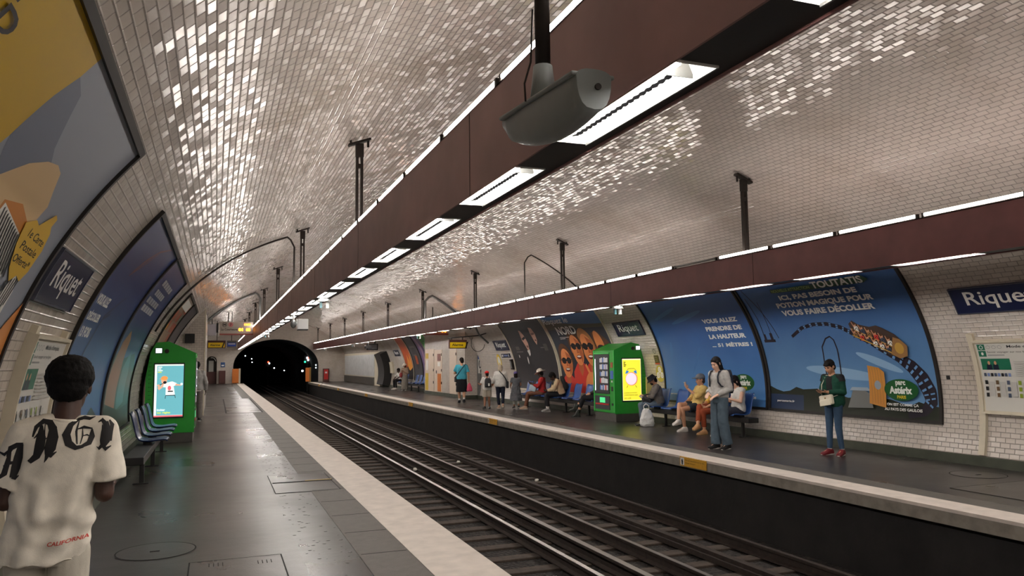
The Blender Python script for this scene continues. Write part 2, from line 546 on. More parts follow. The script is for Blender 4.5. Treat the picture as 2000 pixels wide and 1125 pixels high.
slab('floor_right', 8.15, RX + 0.1, -0.5, 0.0, M_ASPH)
slab('trim_4', 7.79, 8.15, -0.5, 0.003, M_TACT)
slab('trim_5', RE, 7.79, -0.03, 0.006, M_STRIP)
slab('trim_6', RE + 0.005, 7.79, -0.17, -0.03, M_NOSE)
slab('wall_pit_right', RE + 0.12, 8.0, -1.3, -0.17, M_PIT)
slab('baseboard_left', LX - 0.05, LX + 0.10, 0.0, 0.20, M_PLINTH)
slab('baseboard_right', RX - 0.03, RX + 0.1, 0.0, 0.14, M_PLINTH, YB, 32.0)
slab('baseboard_right_far', RX - 0.03, RX + 0.1, 0.0, 0.14, M_PLINTH, 38.9, YE)

# tactile slab joints and blisters of the dark asphalt band (wear with a shape of its own)
mb = MB()
rg = random.Random(3)
for _ in range(420):
    x = rg.uniform(0.74, 1.16); y = rg.uniform(2.5, 28) ** 1.0; r = rg.uniform(0.008, 0.022)
    mb.ball((x, y, -r * 0.25), (r * 1.3, r * rg.uniform(1.3, 2.2), r * 0.45), M_ASPH2, 10, 6)
o = mb.build('asphalt_blister', recalc=False, weld=False); o['kind'] = 'stuff'; o['label'] = 'small blisters in the dark asphalt band'
mb = MB()
y = 3.2
while y < 40:
    mb.bb((1.2, y, 0.0), (1.6, y + 0.012, 0.0045), M_GROOVE); y += 0.9
struct(mb.build('trim_7'))

# ------------------------------------------------------------------ track bed
k = NT('sooty_ballast')
tc = k.n('ShaderNodeTexCoord')
vo = k.n('ShaderNodeTexVoronoi'); vo.inputs['Scale'].default_value = 22; k.l(tc.outputs['Object'], vo.inputs['Vector'])
sc = k.n('ShaderNodeSeparateColor'); k.l(vo.outputs['Color'], sc.inputs[0])
k.l(k.mix(sc.outputs[0], lin((18, 16, 15)), lin((48, 42, 38))), k.b.inputs['Base Color'])
k.b.inputs['Roughness'].default_value = 0.9
bp = k.n('ShaderNodeBump'); bp.inputs['Strength'].default_value = 1.0; bp.inputs['Distance'].default_value = 0.03
k.l(vo.outputs['Distance'], bp.inputs['Height']); k.l(bp.outputs[0], k.b.inputs['Normal'])
M_BALL = k.m
slab('floor_track_bed', LE - 0.3, RE + 0.3, -1.4, -1.03, M_BALL, YB, 118.0)

# ------------------------------------------------------------------ far end wall with tunnel mouth and passage opening
PXC, PA, PZ, PB = 4.78, 3.45, 1.4, 2.25
DXC, DA, DZ, DB = -0.34, 0.40, 1.85, 0.42
def portal(x):
    d = abs(x - PXC) / PA
    return PZ + PB * math.sqrt(1 - d * d) if d < 1 else 0.0
def arch(x):
    d = abs(x - DXC) / DA
    return DZ + DB * math.sqrt(1 - d * d) if d < 1 else 0.0
xs = sorted(set([LX + (RX - LX) * i / 200 for i in range(201)] + [PXC - PA - 1e-4, PXC - PA, PXC + PA, PXC + PA + 1e-4, DXC - DA - 1e-4, DXC - DA, DXC + DA, DXC + DA + 1e-4]))
mb = MB()
for a, b in zip(xs[:-1], xs[1:]):
    la = max(portal(a), arch(a)); lb = max(portal(b), arch(b))
    if PXC - PA <= a and b <= PXC + PA: la, lb = max(la, PZ), max(lb, PZ)
    if DXC - DA <= a and b <= DXC + DA: la, lb = max(la, DZ), max(lb, DZ)
    mb.add([(a, YE, la), (b, YE, lb), (b, YE, max(lb, vz(b) + 0.02)), (a, YE, max(la, vz(a) + 0.02))], [(0, 1, 2, 3)], M_TILE_END)
struct(mb.build('wall_far', uv=True, recalc=False))
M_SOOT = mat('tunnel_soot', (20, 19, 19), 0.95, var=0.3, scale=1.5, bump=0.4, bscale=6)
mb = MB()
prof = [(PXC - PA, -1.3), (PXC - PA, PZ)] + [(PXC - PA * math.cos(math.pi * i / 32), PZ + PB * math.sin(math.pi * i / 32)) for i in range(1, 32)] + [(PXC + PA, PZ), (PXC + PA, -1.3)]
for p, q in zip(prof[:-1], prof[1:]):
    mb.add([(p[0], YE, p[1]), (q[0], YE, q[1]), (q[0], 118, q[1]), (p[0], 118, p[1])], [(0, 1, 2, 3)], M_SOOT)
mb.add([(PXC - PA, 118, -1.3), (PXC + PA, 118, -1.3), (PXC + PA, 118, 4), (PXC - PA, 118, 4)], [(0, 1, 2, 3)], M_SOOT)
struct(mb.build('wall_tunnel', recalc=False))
mb = MB(); mb.bb((PXC - PA - 0.3, YE + 0.05, -1.3), (LE, YE + 0.25, 0.0), M_PIT); mb.bb((RE, YE + 0.05, -1.3), (PXC + PA + 0.3, YE + 0.25, 0.0), M_PIT)
struct(mb.build('wall_pit_far'))
mb = MB(); mb.bb((LX - 0.5, YB - 0.2, -1.4), (RX + 0.5, YB, 5.6), M_TILE_END)
struct(mb.build('wall_behind', uv=True))
# passage behind the arched opening
mb = MB()
M_PASS = mat('grey_passage_wall', (120, 112, 104), 0.7)
for p0, p1 in (((DXC - DA, 0), (DXC - DA, DZ)), ((DXC + DA, 0), (DXC + DA, DZ))):
    mb.add([(p0[0], YE, 0), (p0[0], YE + 1.2, 0), (p0[0], YE + 1.2, DZ), (p0[0], YE, DZ)], [(0, 1, 2, 3)], M_PASS)
pr = [(DXC - DA * math.cos(math.pi * i / 16), DZ + DB * math.sin(math.pi * i / 16)) for i in range(17)]
for p, q in zip(pr[:-1], pr[1:]):
    mb.add([(p[0], YE, p[1]), (q[0], YE, q[1]), (q[0], YE + 1.2, q[1]), (p[0], YE + 1.2, p[1])], [(0, 1, 2, 3)], M_PASS)
mb.add([(DXC - DA, YE, 0.002), (DXC + DA, YE, 0.002), (DXC + DA, YE + 1.2, 0.002), (DXC - DA, YE + 1.2, 0.002)], [(0, 1, 2, 3)], M_ASPH)
mb.add([(DXC - DA, YE + 1.2, 0), (DXC + DA, YE + 1.2, 0), (DXC + DA, YE + 1.2, 2.3), (DXC - DA, YE + 1.2, 2.3)], [(0, 1, 2, 3)], M_PASS)
struct(mb.build('wall_passage', recalc=False))
t = thing('arched_door', 'dark door with a lit glass pane in the arched opening at the far left', 'door', (DXC, YE + 0.5, 0)); t['kind'] = 'structure'; t.name = 'door_1'; MW['door_1'] = MW['arched_door']
M_BROWN = mat('brown_door_paint', (86, 48, 42), 0.5)
mb = MB(); mb.bb((DXC - DA, YE + 0.5, 0.0), (DXC + DA, YE + 0.56, 1.0), M_BROWN); mb.bb((DXC - DA, YE + 0.5, 1.0), (DXC - 0.22, YE + 0.56, 2.0), M_DARKMET); mb.bb((DXC + 0.15, YE + 0.5, 1.0), (DXC + DA, YE + 0.56, 2.0), M_DARKMET); mb.bb((DXC - DA, YE + 0.5, 1.9), (DXC + DA, YE + 0.56, 2.1), M_DARKMET)
mb.build('door_leaf', t)
mb = MB(); mb.bb((DXC - 0.22, YE + 0.52, 1.0), (DXC + 0.15, YE + 0.54, 1.9), mat('pale_door_glass', (196, 196, 190), 0.2)); mb.build('glass_pane', t)
mb = MB(); mb.tube([(DXC - DA * 0.8 * math.cos(math.pi * i / 14), YE + 0.1, DZ - 0.08 + DB * 0.9 * math.sin(math.pi * i / 14)) for i in range(6, 14)], 0.03, M_WHITE); solo(mb, 'curved_pipe', 'pale curved pipe under the arch of the far left opening', 'pipe')

# ------------------------------------------------------------------ tiled heads of the two side corridors
mb = MB(); mb.bb((10.08, 32.0, 0.16), (11.2, 38.9, 3.35), M_TILE_END); struct(mb.build('wall_right_corridor', uv=True))
mb = MB(); mb.bb((10.05, 31.97, 0.0), (11.2, 38.93, 0.16), M_PLINTH); struct(mb.build('baseboard_right_corridor'))
mb = MB(); mb.bb((-2.0, 26.9, 0.0), (-0.36, 34.0, 3.6), M_TILE_END); struct(mb.build('wall_left_corridor', uv=True))
mb = MB(); mb.bb((-0.37, 26.88, 0.0), (-0.335, 26.93, 3.5), M_CREAM); struct(mb.build('trim_8'))
# tiled arch return beside it
# ------------------------------------------------------------------ right corridor doors
def colour_panel(y0, y1, z0, z1, m, name, label, cat):
    b = MB(); b.bb((10.062, y0, z0), (10.08, y1, z1), m); return solo(b, name, label, cat)
M_PANEL = mat('pale_pink_door_paint', (208, 190, 172), 0.5, var=0.03)
M_YEL = mat('yellow_paint', (206, 172, 40), 0.45); M_ORG = mat('orange_paint', (206, 116, 40), 0.45)
def corridor_door(y0, y1, z1, label, kick=None, extras=()):
    t = thing('service_door', label, 'door', (10.07, (y0 + y1) / 2, 0.16), 0, 'service doors in the tiled corridor head')
    b = MB(); b.bb((10.06, y0, 0.16), (10.08, y1, z1), M_PANEL); b.build('door_leaf', t, bevel=0.003)
    if kick is not None:
        b = MB(); b.bb((10.05, kick[0], 0.2), (10.06, kick[1], 1.05), kick[2]); b.build('coloured_strip', t)
    for q in (0.55, 1.15, 1.9):
        b = MB(); b.cyl((10.05, y0 + 0.04, q), (10.05, y0 + 0.04, q + 0.12), 0.02, M_DARKMET, 8); b.build('hinge', t)
    for nm, ya, yb, za, zb, m in extras:
        b = MB(); b.bb((10.045, ya, za), (10.06, yb, zb), m); b.build(nm, t)
corridor_door(37.05, 38.7, 2.25, 'pale door with a yellow strip at the left end of the tiled corridor head', (38.1, 38.65, M_YEL), (('notice_plate', 38.1, 38.6, 1.78, 2.05, M_YEL), ('paper_notice', 38.1, 38.5, 1.2, 1.7, M_SIGNWHITE)))
corridor_door(35.6, 36.95, 2.2, 'pale door with an orange strip and a small photo notice on the tiled corridor head', (35.75, 36.35, M_ORG), (('photo_notice', 35.8, 36.35, 1.66, 2.0, mat('brown_photo', (120, 60, 48), 0.5, var=0.5, scale=9)), ('door_handle', 36.5, 36.62, 1.05, 1.2, M_DARKMET), ('paper_notice', 35.85, 36.3, 1.4, 1.6, M_SIGNWHITE)))
corridor_door(33.2, 34.3, 2.2, 'plain pale door behind the man in the blue shirt', None)
# ------------------------------------------------------------------ gantries with tubes and recessed fittings
M_TUBE_T = glow('lit_upper_tube', (255, 246, 236), TUBE_TOP)
M_TUBE_L = glow('lit_lower_tube', (255, 248, 242), TUBE_LOW)
M_TUBE_OFF = mat('unlit_tube', (150, 148, 144), 0.3)
M_REFL = mat('white_ribbed_reflector', (228, 224, 214), 0.28, bump=0.5, bscale=60)
M_SOFF = mat('soffit_grey_black', (34, 34, 36), 0.5, var=0.15, scale=2)
FP, FL, F0 = 1.755, 1.19, 2.50           # fitting pitch, length, first start
def gantry(name, label, x0, x1, zb, zt, y1, side):
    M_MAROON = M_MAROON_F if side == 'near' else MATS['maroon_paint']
    yb = YB + 0.5
    t = thing(name, label, 'light gantry', ((x0 + x1) / 2, 30, zb))
    b = MB()
    b.bb((x0, yb, zb), (x0 + 0.012, y1, zt), M_MAROON); b.bb((x1 - 0.012, yb, zb), (x1, y1, zt), M_MAROON)
    b.bb((x0, yb, zt - 0.012), (x1, y1, zt), M_MAROON); b.bb((x0, y1 - 0.012, zb), (x1, y1, zt), M_MAROON)
    b.build('casing', t, weld=False)
    ox = (x0 + 0.02, x0 + 0.215)
    ys = [yb]; k = math.ceil((yb - F0) / FP)
    ops = []
    while F0 + k * FP + FL < y1 - 0.3:
        ops.append((F0 + k * FP, F0 + k * FP + FL)); k += 1
    for a, c in ops: ys += [a, c]
    ys.append(y1 - 0.012)
    xs_ = [x0 + 0.012, ox[0], ox[1], x1 - 0.012]
    b = MB()
    opset = set(round(a, 4) for a, _ in ops)
    for ya, yc in zip(ys[:-1], ys[1:]):
        for i in range(3):
            if i == 1 and round(ya, 4) in opset: continue
            b.add([(xs_[i], ya, zb + 0.012), (xs_[i + 1], ya, zb + 0.012), (xs_[i + 1], yc, zb + 0.012), (xs_[i], yc, zb + 0.012)], [(0, 1, 2, 3)], M_SOFF)
    b.build('soffit', t, recalc=False)
    b = MB()
    q = yb + 2.35
    while q < y1:
        b.bb((x0 - 0.002, q, zb), (x0, q + 0.006, zt), M_GROOVE); q += 4.62
    b.build('panel_joint', t, weld=False)
    for q in (yb + 0.2, y1 - 0.4): pass
    return t, ops, ox
LX0, LX1, LZB, LZT = 1.65, 1.94, 2.81, 3.42
RX0, RX1, RZB, RZT = 7.75, 8.05, 2.76, 3.27
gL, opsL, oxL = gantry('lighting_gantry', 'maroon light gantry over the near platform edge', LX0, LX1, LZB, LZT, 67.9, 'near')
gR, opsR, oxR = gantry('lighting_gantry', 'maroon light gantry over the far platform edge', RX0, RX1, RZB, RZT, 67.9, 'far')

def fitting(x0, x1, zb, m_tube, label, group):
    """recessed fitting, local origin at its near end on the soffit"""
    t = thing('light_fitting', label, 'light fitting', (0, 0, 0), 0, group)
    w = x1 - x0; d = 0.11
    b = MB()
    P = [(0, 0), (0.018, d), (w - 0.05, d), (w, 0)]
    for p, q in zip(P[:-1], P[1:]):
        b.add([(p[0], 0.0, p[1]), (q[0], 0.0, q[1]), (q[0], FL, q[1]), (p[0], FL, p[1])], [(0, 1, 2, 3)], M_REFL)
    for y in (0.0, FL):
        b.add([(p[0], y, p[1]) for p in P], [(0, 1, 2, 3)], M_REFL)
    b.build('reflector', t, recalc=False)
    b = MB(); b.cyl((0.040, 0.05, 0.014), (0.040, FL - 0.04, 0.014), 0.014, m_tube, 10); b.build('tube', t)
    b = MB(); b.bb((0, -0.006, -0.008), (w, 0.006, 0.004), M_WHITE); b.bb((w - 0.004, 0, -0.008), (w + 0.006, FL, 0.004), M_GREYMET); b.build('rim', t, weld=False)
    b = MB(); n = 60
    L = [(0.084 + 0.005 * math.sin(i * 1.9), 0.17 + (FL - 0.22) * i / n) for i in range(n + 1)]
    b.add([(x, y, 0.02) for x, y in L] + [(x + 0.040, y, 0.026 + 0.003 * math.cos(i * 1.9)) for i, (x, y) in enumerate(L)], [(i, i + 1, n + 2 + i, n + 1 + i) for i in range(n)], mat('louvre_dark', (36, 36, 38), 1.0, spec=0.0))
    b.build('louvre', t, recalc=False)
    b = MB(); b.bb((0.05, 0.16, 0.004), (w - 0.01, 0.166, 0.1), M_GREYMET); b.build('divider', t)
    return t
for ops, ox, zb, nm, grp in ((opsL, oxL, LZB, 'near', 'light fittings under the near gantry'), (opsR, oxR, RZB, 'far', 'light fittings under the far gantry')):
    proto = None; n = 0
    for a, c in ops:
        vis = a > (1.0 if nm == 'near' else 5.0)
        if vis: n += 1
        lab = f'recessed white light fitting under the {nm} maroon gantry, the {ordw(n)} from the camera' if vis else f'recessed white light fitting of the {nm} gantry behind the camera'
        if proto is None:
            o = proto = fitting(ox[0], ox[1], zb, M_TUBE_L, lab, grp)
        else:
            o = copy_tree(proto); o['label'] = lab
        o.location = (ox[0], a, zb + 0.012)

# tubes lying along the top edge
TP, TL_ = 1.32, 1.26
def top_tube(label, grp, m):
    t = thing('fluorescent_tube', label, 'fluorescent tube', (0, 0, 0), 0, grp)
    b = MB(); b.cyl((0, 0.03, 0.035), (0, TL_ - 0.03, 0.035), 0.019, m, 10); b.build('glass_tube', t)
    for y in (0.0, TL_ - 0.03):
        b = MB(); b.bb((-0.018, y, 0), (0.018, y + 0.03, 0.055), M_DARKMET); b.build('lamp_holder', t)
    return t
for x, zt, nm, y0 in ((LX0 + 0.02, LZT, 'near', 4.54), (RX0 + 0.02, RZT, 'far', 5.37)):
    proto = None; k = math.ceil((YB + 0.6 - y0) / TP); n = 0
    while y0 + k * TP + TL_ < 67.8:
        y = y0 + k * TP; k += 1
        vis = y > (2.0 if nm == 'near' else 4.2)
        if vis: n += 1
        lab = f'fluorescent tube on top of the {nm} maroon gantry, the {ordw(n)} from the camera' if vis else f'fluorescent tube on top of the {nm} gantry behind the camera'
        if proto is None: o = proto = top_tube(lab, f'tubes on top of the {nm} gantry', M_TUBE_T)
        elif nm == 'far' and 10.4 < y < 11.2: o = top_tube('unlit grey fluorescent tube on top of the far gantry', f'tubes on top of the {nm} gantry', M_TUBE_OFF)
        else: o = copy_tree(proto); o['label'] = lab
        o.location = (x, y, zt)

# hangers
def hanger(x, y, z0, label):
    zc = vz(x) - 0.01
    t = thing('ceiling_hanger', label, 'hanger', (x, y, z0), 0, 'gantry hangers')
    sl = math.atan2(vz(x + 0.1) - vz(x - 0.1), 0.2)
    R = Matrix.Rotation(-sl, 3, 'Y')
    for d in (-0.032, 0.032):
        b = MB(); b.bb((x + d - 0.017, y - 0.025, z0), (x + d + 0.017, y + 0.025, zc - 0.1), M_DARKMET); b.build('rod', t)
    b = MB(); b.bb((x - 0.055, y - 0.03, zc - 0.26), (x + 0.055, y + 0.03, zc - 0.07), M_DARKMET); b.build('bracket', t)
    b = MB(); b.bb((x - 0.03, y - 0.028, zc - 0.42), (x + 0.03, y + 0.028, zc - 0.36), M_DARKMET); b.build('spacer', t)
    b = MB(); b.box((x, y, zc - 0.05), (0.32, 0.10, 0.03), M_DARKMET, R); b.cyl((x - 0.12, y, zc - 0.11), (x - 0.12, y, zc - 0.02), 0.016, M_DARKMET, 8); b.cyl((x + 0.12, y, zc - 0.11), (x + 0.12, y, zc - 0.02), 0.016, M_DARKMET, 8); b.build('top_flange', t, weld=False)
for i, y in enumerate((10.5, 18.05, 25.6, 33.2, 40.8, 48.4, 56.0, 63.6)):
    hanger(1.795, y, LZT, f'dark twin rod hanger above the near gantry, {ordw(i + 1)} from the camera')
for i, y in enumerate((10.05, 17.05, 23.9, 30.8, 37.7, 44.6, 51.5, 58.4, 65.8)):
    hanger(7.9, y, RZT, f'dark twin rod hanger above the far gantry, {ordw(i + 1)} from the camera')

# loudspeaker close to the camera
t = thing('loudspeaker', 'grey pod loudspeaker on a pipe beside the nearest light fitting', 'loudspeaker', (1.40, 3.19, 2.6))
M_POD = mat('grey_green_pod', (124, 130, 130), 0.45, var=0.06)
b = MB(); rings = []
# along y: near end high and blunt, far end low and thin
for v in range(15):
    f = v / 14
    y = 2.735 + 0.95 * f
    w = 0.080 * (1 - 0.35 * f ** 2.2); top = 2.805 + 0.085 * f
    dep = 0.06 + 0.135 * math.sin(math.pi * min(1, 0.16 + f * 0.80)) ** 0.8
    if v == 14: dep *= 0.5
    ring = []
    for i in range(20):
        a = 2 * math.pi * i / 20
        cx, sz = math.cos(a), math.sin(a)
        X = 1.425 + w * (abs(cx) ** 0.7) * (1 if cx > 0 else -1)
        Z = top + (0.035 * sz if sz > 0 else dep * -(abs(sz) ** 0.9))
        ring.append((X, y, Z))
    rings.append(ring)
b.loft(rings, M_POD); b.build('housing', t)
b = MB(); b.bb((1.325, 2.74, 2.806), (1.525, 3.66, 2.826), M_POD)
b.v = [Vector((q.x if q.y < 3.2 else 1.425 + (q.x - 1.425) * 0.8, q.y, q.z + (0.085 if q.y > 3.2 else 0))) for q in b.v]
b.build('lid', t, bevel=0.008)
b = MB(); b.cyl((1.44, 2.725, 2.765), (1.44, 2.742, 2.765), 0.014, M_BLACK, 14); b.build('front_hole', t)
b = MB(); b.cone((1.40, 3.2, 2.86), (1.40, 3.2, 3.02), 0.062, 0.045, M_POD, 16); b.build('socket', t)
b = MB(); b.cyl((1.40, 3.2, 3.0), (1.40, 3.2, vz(1.4) - 0.01), 0.036, M_DARKMET, 16); b.build('pipe', t)
b = MB(); b.tube([(1.33, 3.25, 2.86), (1.33, 3.26, 2.95), (1.355, 3.24, 3.05), (1.36, 3.22, 3.3)], 0.005, M_DARKMET, 6); b.build('wire', t)

# cables over the vault
def vault_cable(name, label, pts, drop, r, m=M_DARKMET):
    b = MB(); P = []
    (y0, x0), (y1, x1) = pts
    for i in range(41):
        f = i / 40; x = x0 + (x1 - x0) * f
        P.append((x, y0 + (y1 - y0) * f, vz(x) - r - 0.015))
    e = P[-1]
    P += [(e[0] + drop[0] * 0.5, e[1] + (drop[1] - e[1]) * 0.5, e[2] - 0.06), (e[0] + drop[0], drop[1], e[2] - 0.22), (e[0] + drop[0], drop[1], drop[2])]
    b.tube(P, r, m, 8)
    return solo(b, name, label, 'cable')
vault_cable('power_cable', 'black cable arching over the left vault down to the near gantry, nearer one', ((16.9, -1.15), (18.6, 1.5)), (0.17, 18.67, LZT), 0.022)
vault_cable('power_cable', 'thick conduit arching over the left vault beyond the departure board', ((33.0, -1.1), (33.4, 1.45)), (0.2, 33.4, LZT), 0.05, M_GREYMET)
vault_cable('power_cable', 'thin black cable arching from the far gantry to the right wall', ((19.3, 10.0), (19.3, 8.0)), (-0.2, 19.3, RZT), 0.018)
vault_cable('power_cable', 'thick conduit from the far gantry to the tiled corridor head', ((30.9, 10.0), (30.8, 8.3)), (-0.3, 30.8, RZT), 0.05, M_GREYMET)

# emergency lamps, cameras under the gantries
def pod_lamp(x, y, z, label):
    t = thing('emergency_lamp', label, 'lamp', (x, y, z - 0.2), 0, 'small lamps under the gantries')
    b = MB(); b.cone((x, y, z - 0.055), (x, y, z), 0.13, 0.10, M_WHITE, 20); b.build('cap', t)
    for d in (-0.06, 0.06):
        b = MB(); b.bb((x + d - 0.022, y - 0.03, z - 0.17), (x + d + 0.022, y + 0.03, z - 0.055), mat('teal_plastic', (70, 110, 116), 0.4) if d < 0 else M_WHITE); b.build('stub', t)
pod_lamp(7.9, 14.33, RZB, 'white lamp pod under the far gantry above the right vending machine')
pod_lamp(7.9, 31.5, RZB, 'white lamp pod under the far gantry beside the green far poster')
pod_lamp(7.9, 48.0, RZB, 'white lamp pod under the far gantry above the ribbed metal panel')
pod_lamp(7.9, 61.0, RZB, 'white lamp pod near the far end of the far gantry')
pod_lamp(1.82, 14.3, LZB, 'white lamp pod under the near gantry, the one nearest the camera')
pod_lamp(1.82, 31.2, LZB, 'white lamp pod under the near gantry above the tunnel mouth')
t = thing('surveillance_camera', 'white boxy surveillance camera hanging under the near gantry', 'camera', (1.8, 18.5, 2.4))
b = MB(); b.bb((1.74, 18.3, 2.42), (1.98, 18.6, 2.66), M_WHITE); b.build('housing', t, bevel=0.015)
b = MB(); b.bb((1.75, 18.29, 2.40), (1.97, 18.6, 2.425), M_BLACK); b.build('lens_cover', t)
b = MB(); b.ball((1.66, 18.5, 2.55), (0.07, 0.07, 0.1), M_GREYMET); b.cyl((1.66, 18.5, 2.6), (1.66, 18.5, LZB), 0.022, M_WHITE); b.bb((1.64, 18.46, 2.53), (1.75, 18.54, 2.57), M_GREYMET); b.build('bracket', t, weld=False)
t = thing('surveillance_camera', 'dark surveillance camera pair on the far gantry above the metal panel', 'camera', (7.9, 43.5, 2.4))
b = MB(); b.bb((7.8, 43.2, 2.4), (8.15, 43.6, 2.55), M_BLACK); b.build('housing', t, bevel=0.01)
b = MB(); b.bb((7.98, 43.4, 2.55), (8.03, 43.46, RZB + 0.012), M_DARKMET); b.build('bracket', t)
t = thing('wall_screen', 'black framed screen hanging above the ribbed metal panel', 'screen', (9.4, 50, 2.4))
b = MB(); b.box((9.45, 50, 2.62), (0.75, 0.12, 0.42), M_BLACK, Matrix.Rotation(0.12, 3, 'X')); b.build('housing', t, bevel=0.01)
b = MB(); b.box((9.45, 49.93, 2.62), (0.6, 0.02, 0.3), mat('grey_screen', (120, 124, 128), 0.2), Matrix.Rotation(0.12, 3, 'X')); b.build('display', t)
b = MB(); b.bb((9.6, 50.0, 2.8), (9.66, 50.06, vz(9.63)), M_DARKMET); b.build('bracket', t)
# ------------------------------------------------------------------ posters
def pm(name, rgb=(128, 128, 128), rough=0.35): return mat('print_' + name, rgb, rough, spec=0.4)
def sky_print(name, lo, hi, z0, z1):
    k = NT('print_' + name)
    tc = k.n('ShaderNodeTexCoord'); sp = k.n('ShaderNodeSeparateXYZ'); k.l(tc.outputs['Object'], sp.inputs[0])
    nz = k.noise(1.2, 4, tc.outputs['Object'])
    h = k.math('ADD', sp.outputs[2], k.math('MULTIPLY', k.math('SUBTRACT', nz.outputs[0], 0.5), 0.9))
    r = k.n('ShaderNodeMapRange'); r.inputs[1].default_value = z0; r.inputs[2].default_value = z1; k.l(h, r.inputs[0])
    k.l(k.mix(r.outputs[0], lin(lo), lin(hi)), k.b.inputs['Base Color'])
    k.b.inputs['Roughness'].default_value = 0.32
    return k.m
M_FRAME = mat('dark_poster_frame', (40, 36, 34), 0.5, 0.3)
PH = 2.80
def poster(label, side, y0, w, m_bg, h=PH, zb=0.6, frame=M_FRAME, grp='posters on the curved walls', fw=0.05):
    t = thing('advertising_poster', label, 'poster', (vx(zb, side), y0 - w / 2 if side > 0 else y0 + w / 2, 0), 0, grp)
    f = wall_map(side, y0, zb)
    b = MB(); curved_frame(b, f, w, h, fw, 0.04, frame); curved_bar(b, f, 0, w, 0, h, 0.0, 0.012, frame); b.build('frame', t, weld=False)
    a = Art(f)
    a.rect(0, 0, w, h, m_bg)
    return t, a
SW = pm('white', (236, 236, 230)); SK = pm('black', (20, 20, 24)); GREEN = pm('logo_green', (28, 84, 42)); YEL = pm('yellow', (228, 196, 40))

# --- right wall, nearest: roller coaster
t, a = poster('blue roller coaster poster reading ICI PAS BESOIN DE POTION MAGIQUE behind the person in green', 1, 13.1, 4.0, sky_print('coaster_sky', (104, 148, 190), (56, 94, 150), 0.8, 2.6))
dk = pm('track_dark', (40, 34, 44)); br = pm('train_brown', (150, 112, 70)); gd = pm('gold', (190, 150, 70)); hz = pm('hedge', (34, 40, 28)); rk = pm('rock', (120, 122, 120)); wd = pm('wood', (206, 142, 66)); cl = pm('cloud', (140, 176, 208))
a.ell(2.0, 0.75, 0.9, 0.10, cl, rot=-0.1); a.ell(2.9, 0.95, 0.5, 0.07, cl, rot=-0.35)
hedge = [(0.0, 0), (4.0, 0), (4.0, 0.22)] + [(3.8 - 0.19 * i, 0.24 + 0.12 * (i / 20) + 0.05 * math.sin(i * 2.1) + (0.08 if 12 < i < 18 else 0)) for i in range(20)] + [(0, 0.46)]
a.poly(hedge, hz); a.rect(0, 0, 0.95, 0.30, pm('dusk_blue', (40, 56, 84)))
a.line([(0.14, 2.6), (0.34, 2.16), (0.5, 1.7), (0.56, 1.46)], 0.02, dk); a.line([(0.1, 2.4), (0.16, 1.9), (0.14, 1.42)], 0.02, dk); a.line([(0.4, 2.29), (0.38, 1.8), (0.36, 1.42)], 0.015, dk)
a.rect(0.10, 1.38, 0.44, 1.44, dk); a.rect(0.14, 1.42, 0.2, 1.56, dk); a.rect(0.32, 1.42, 0.4, 1.58, dk)
a.line([(1.62, 0.45), (1.62, 0.93), (1.66, 1.25), (1.81, 1.41), (1.93, 1.45), (2.0, 1.38), (2.02, 1.2), (1.99, 0.8), (1.97, 0.45)], 0.03, dk)
trk = [(0.95, 1.48), (1.3, 1.65), (1.64, 1.71), (1.97, 1.70), (2.27, 1.62), (2.48, 1.50), (2.76, 1.35), (3.03, 1.19), (3.34, 1.03), (3.56, 0.87), (3.72, 0.68), (3.83, 0.46), (3.86, 0.3), (3.72, 0.14), (3.4, 0.05)]
wt = [0.06, 0.07, 0.075, 0.08, 0.085, 0.09, 0.1, 0.13, 0.18, 0.24, 0.27, 0.27, 0.22, 0.16, 0.1]
def dens(P, n):
    out = []
    for i in range(len(P) - 1):
        for k in range(n):
            f = k / n; out.append(tuple(P[i][j] * (1 - f) + P[i + 1][j] * f for j in range(len(P[i]))))
    return out + [P[-1]]
D = dens([(p[0], p[1], w) for p, w in zip(trk, wt)], 4)
a.line([(p[0], p[1]) for p in D], [p[2] for p in D], dk)
for i in range(3, 50, 2):
    p, q = D[i], D[i + 1]; dx, dy = q[0] - p[0], q[1] - p[1]; n = math.hypot(dx, dy); dx, dy = dx / n, dy / n; w = p[2]
    s_ = 0.32 * w
    for sg in (-1, 1):
        c = (p[0] - dy * sg * w * 0.24, p[1] + dx * sg * w * 0.24); l = n * 0.62
        a.poly([(c[0] - dx * l / 2 - dy * s_ / 2, c[1] - dy * l / 2 + dx * s_ / 2), (c[0] + dx * l / 2 - dy * s_ / 2, c[1] + dy * l / 2 + dx * s_ / 2), (c[0] + dx * l / 2 + dy * s_ / 2, c[1] + dy * l / 2 - dx * s_ / 2), (c[0] - dx * l / 2 + dy * s_ / 2, c[1] - dy * l / 2 - dx * s_ / 2)], pm('sky_gap', (104, 148, 196)))
a.poly([(2.5, 1.68), (2.6, 1.74), (2.7, 1.66), (2.93, 1.60), (3.08, 1.62), (3.21, 1.56), (3.4, 1.44), (3.52, 1.30), (3.47, 1.12), (3.23, 1.06), (3.03, 1.17), (2.79, 1.31), (2.52, 1.46)], pm('train_dark', (70, 56, 50)))
fl = pm('flesh', (206, 150, 116))
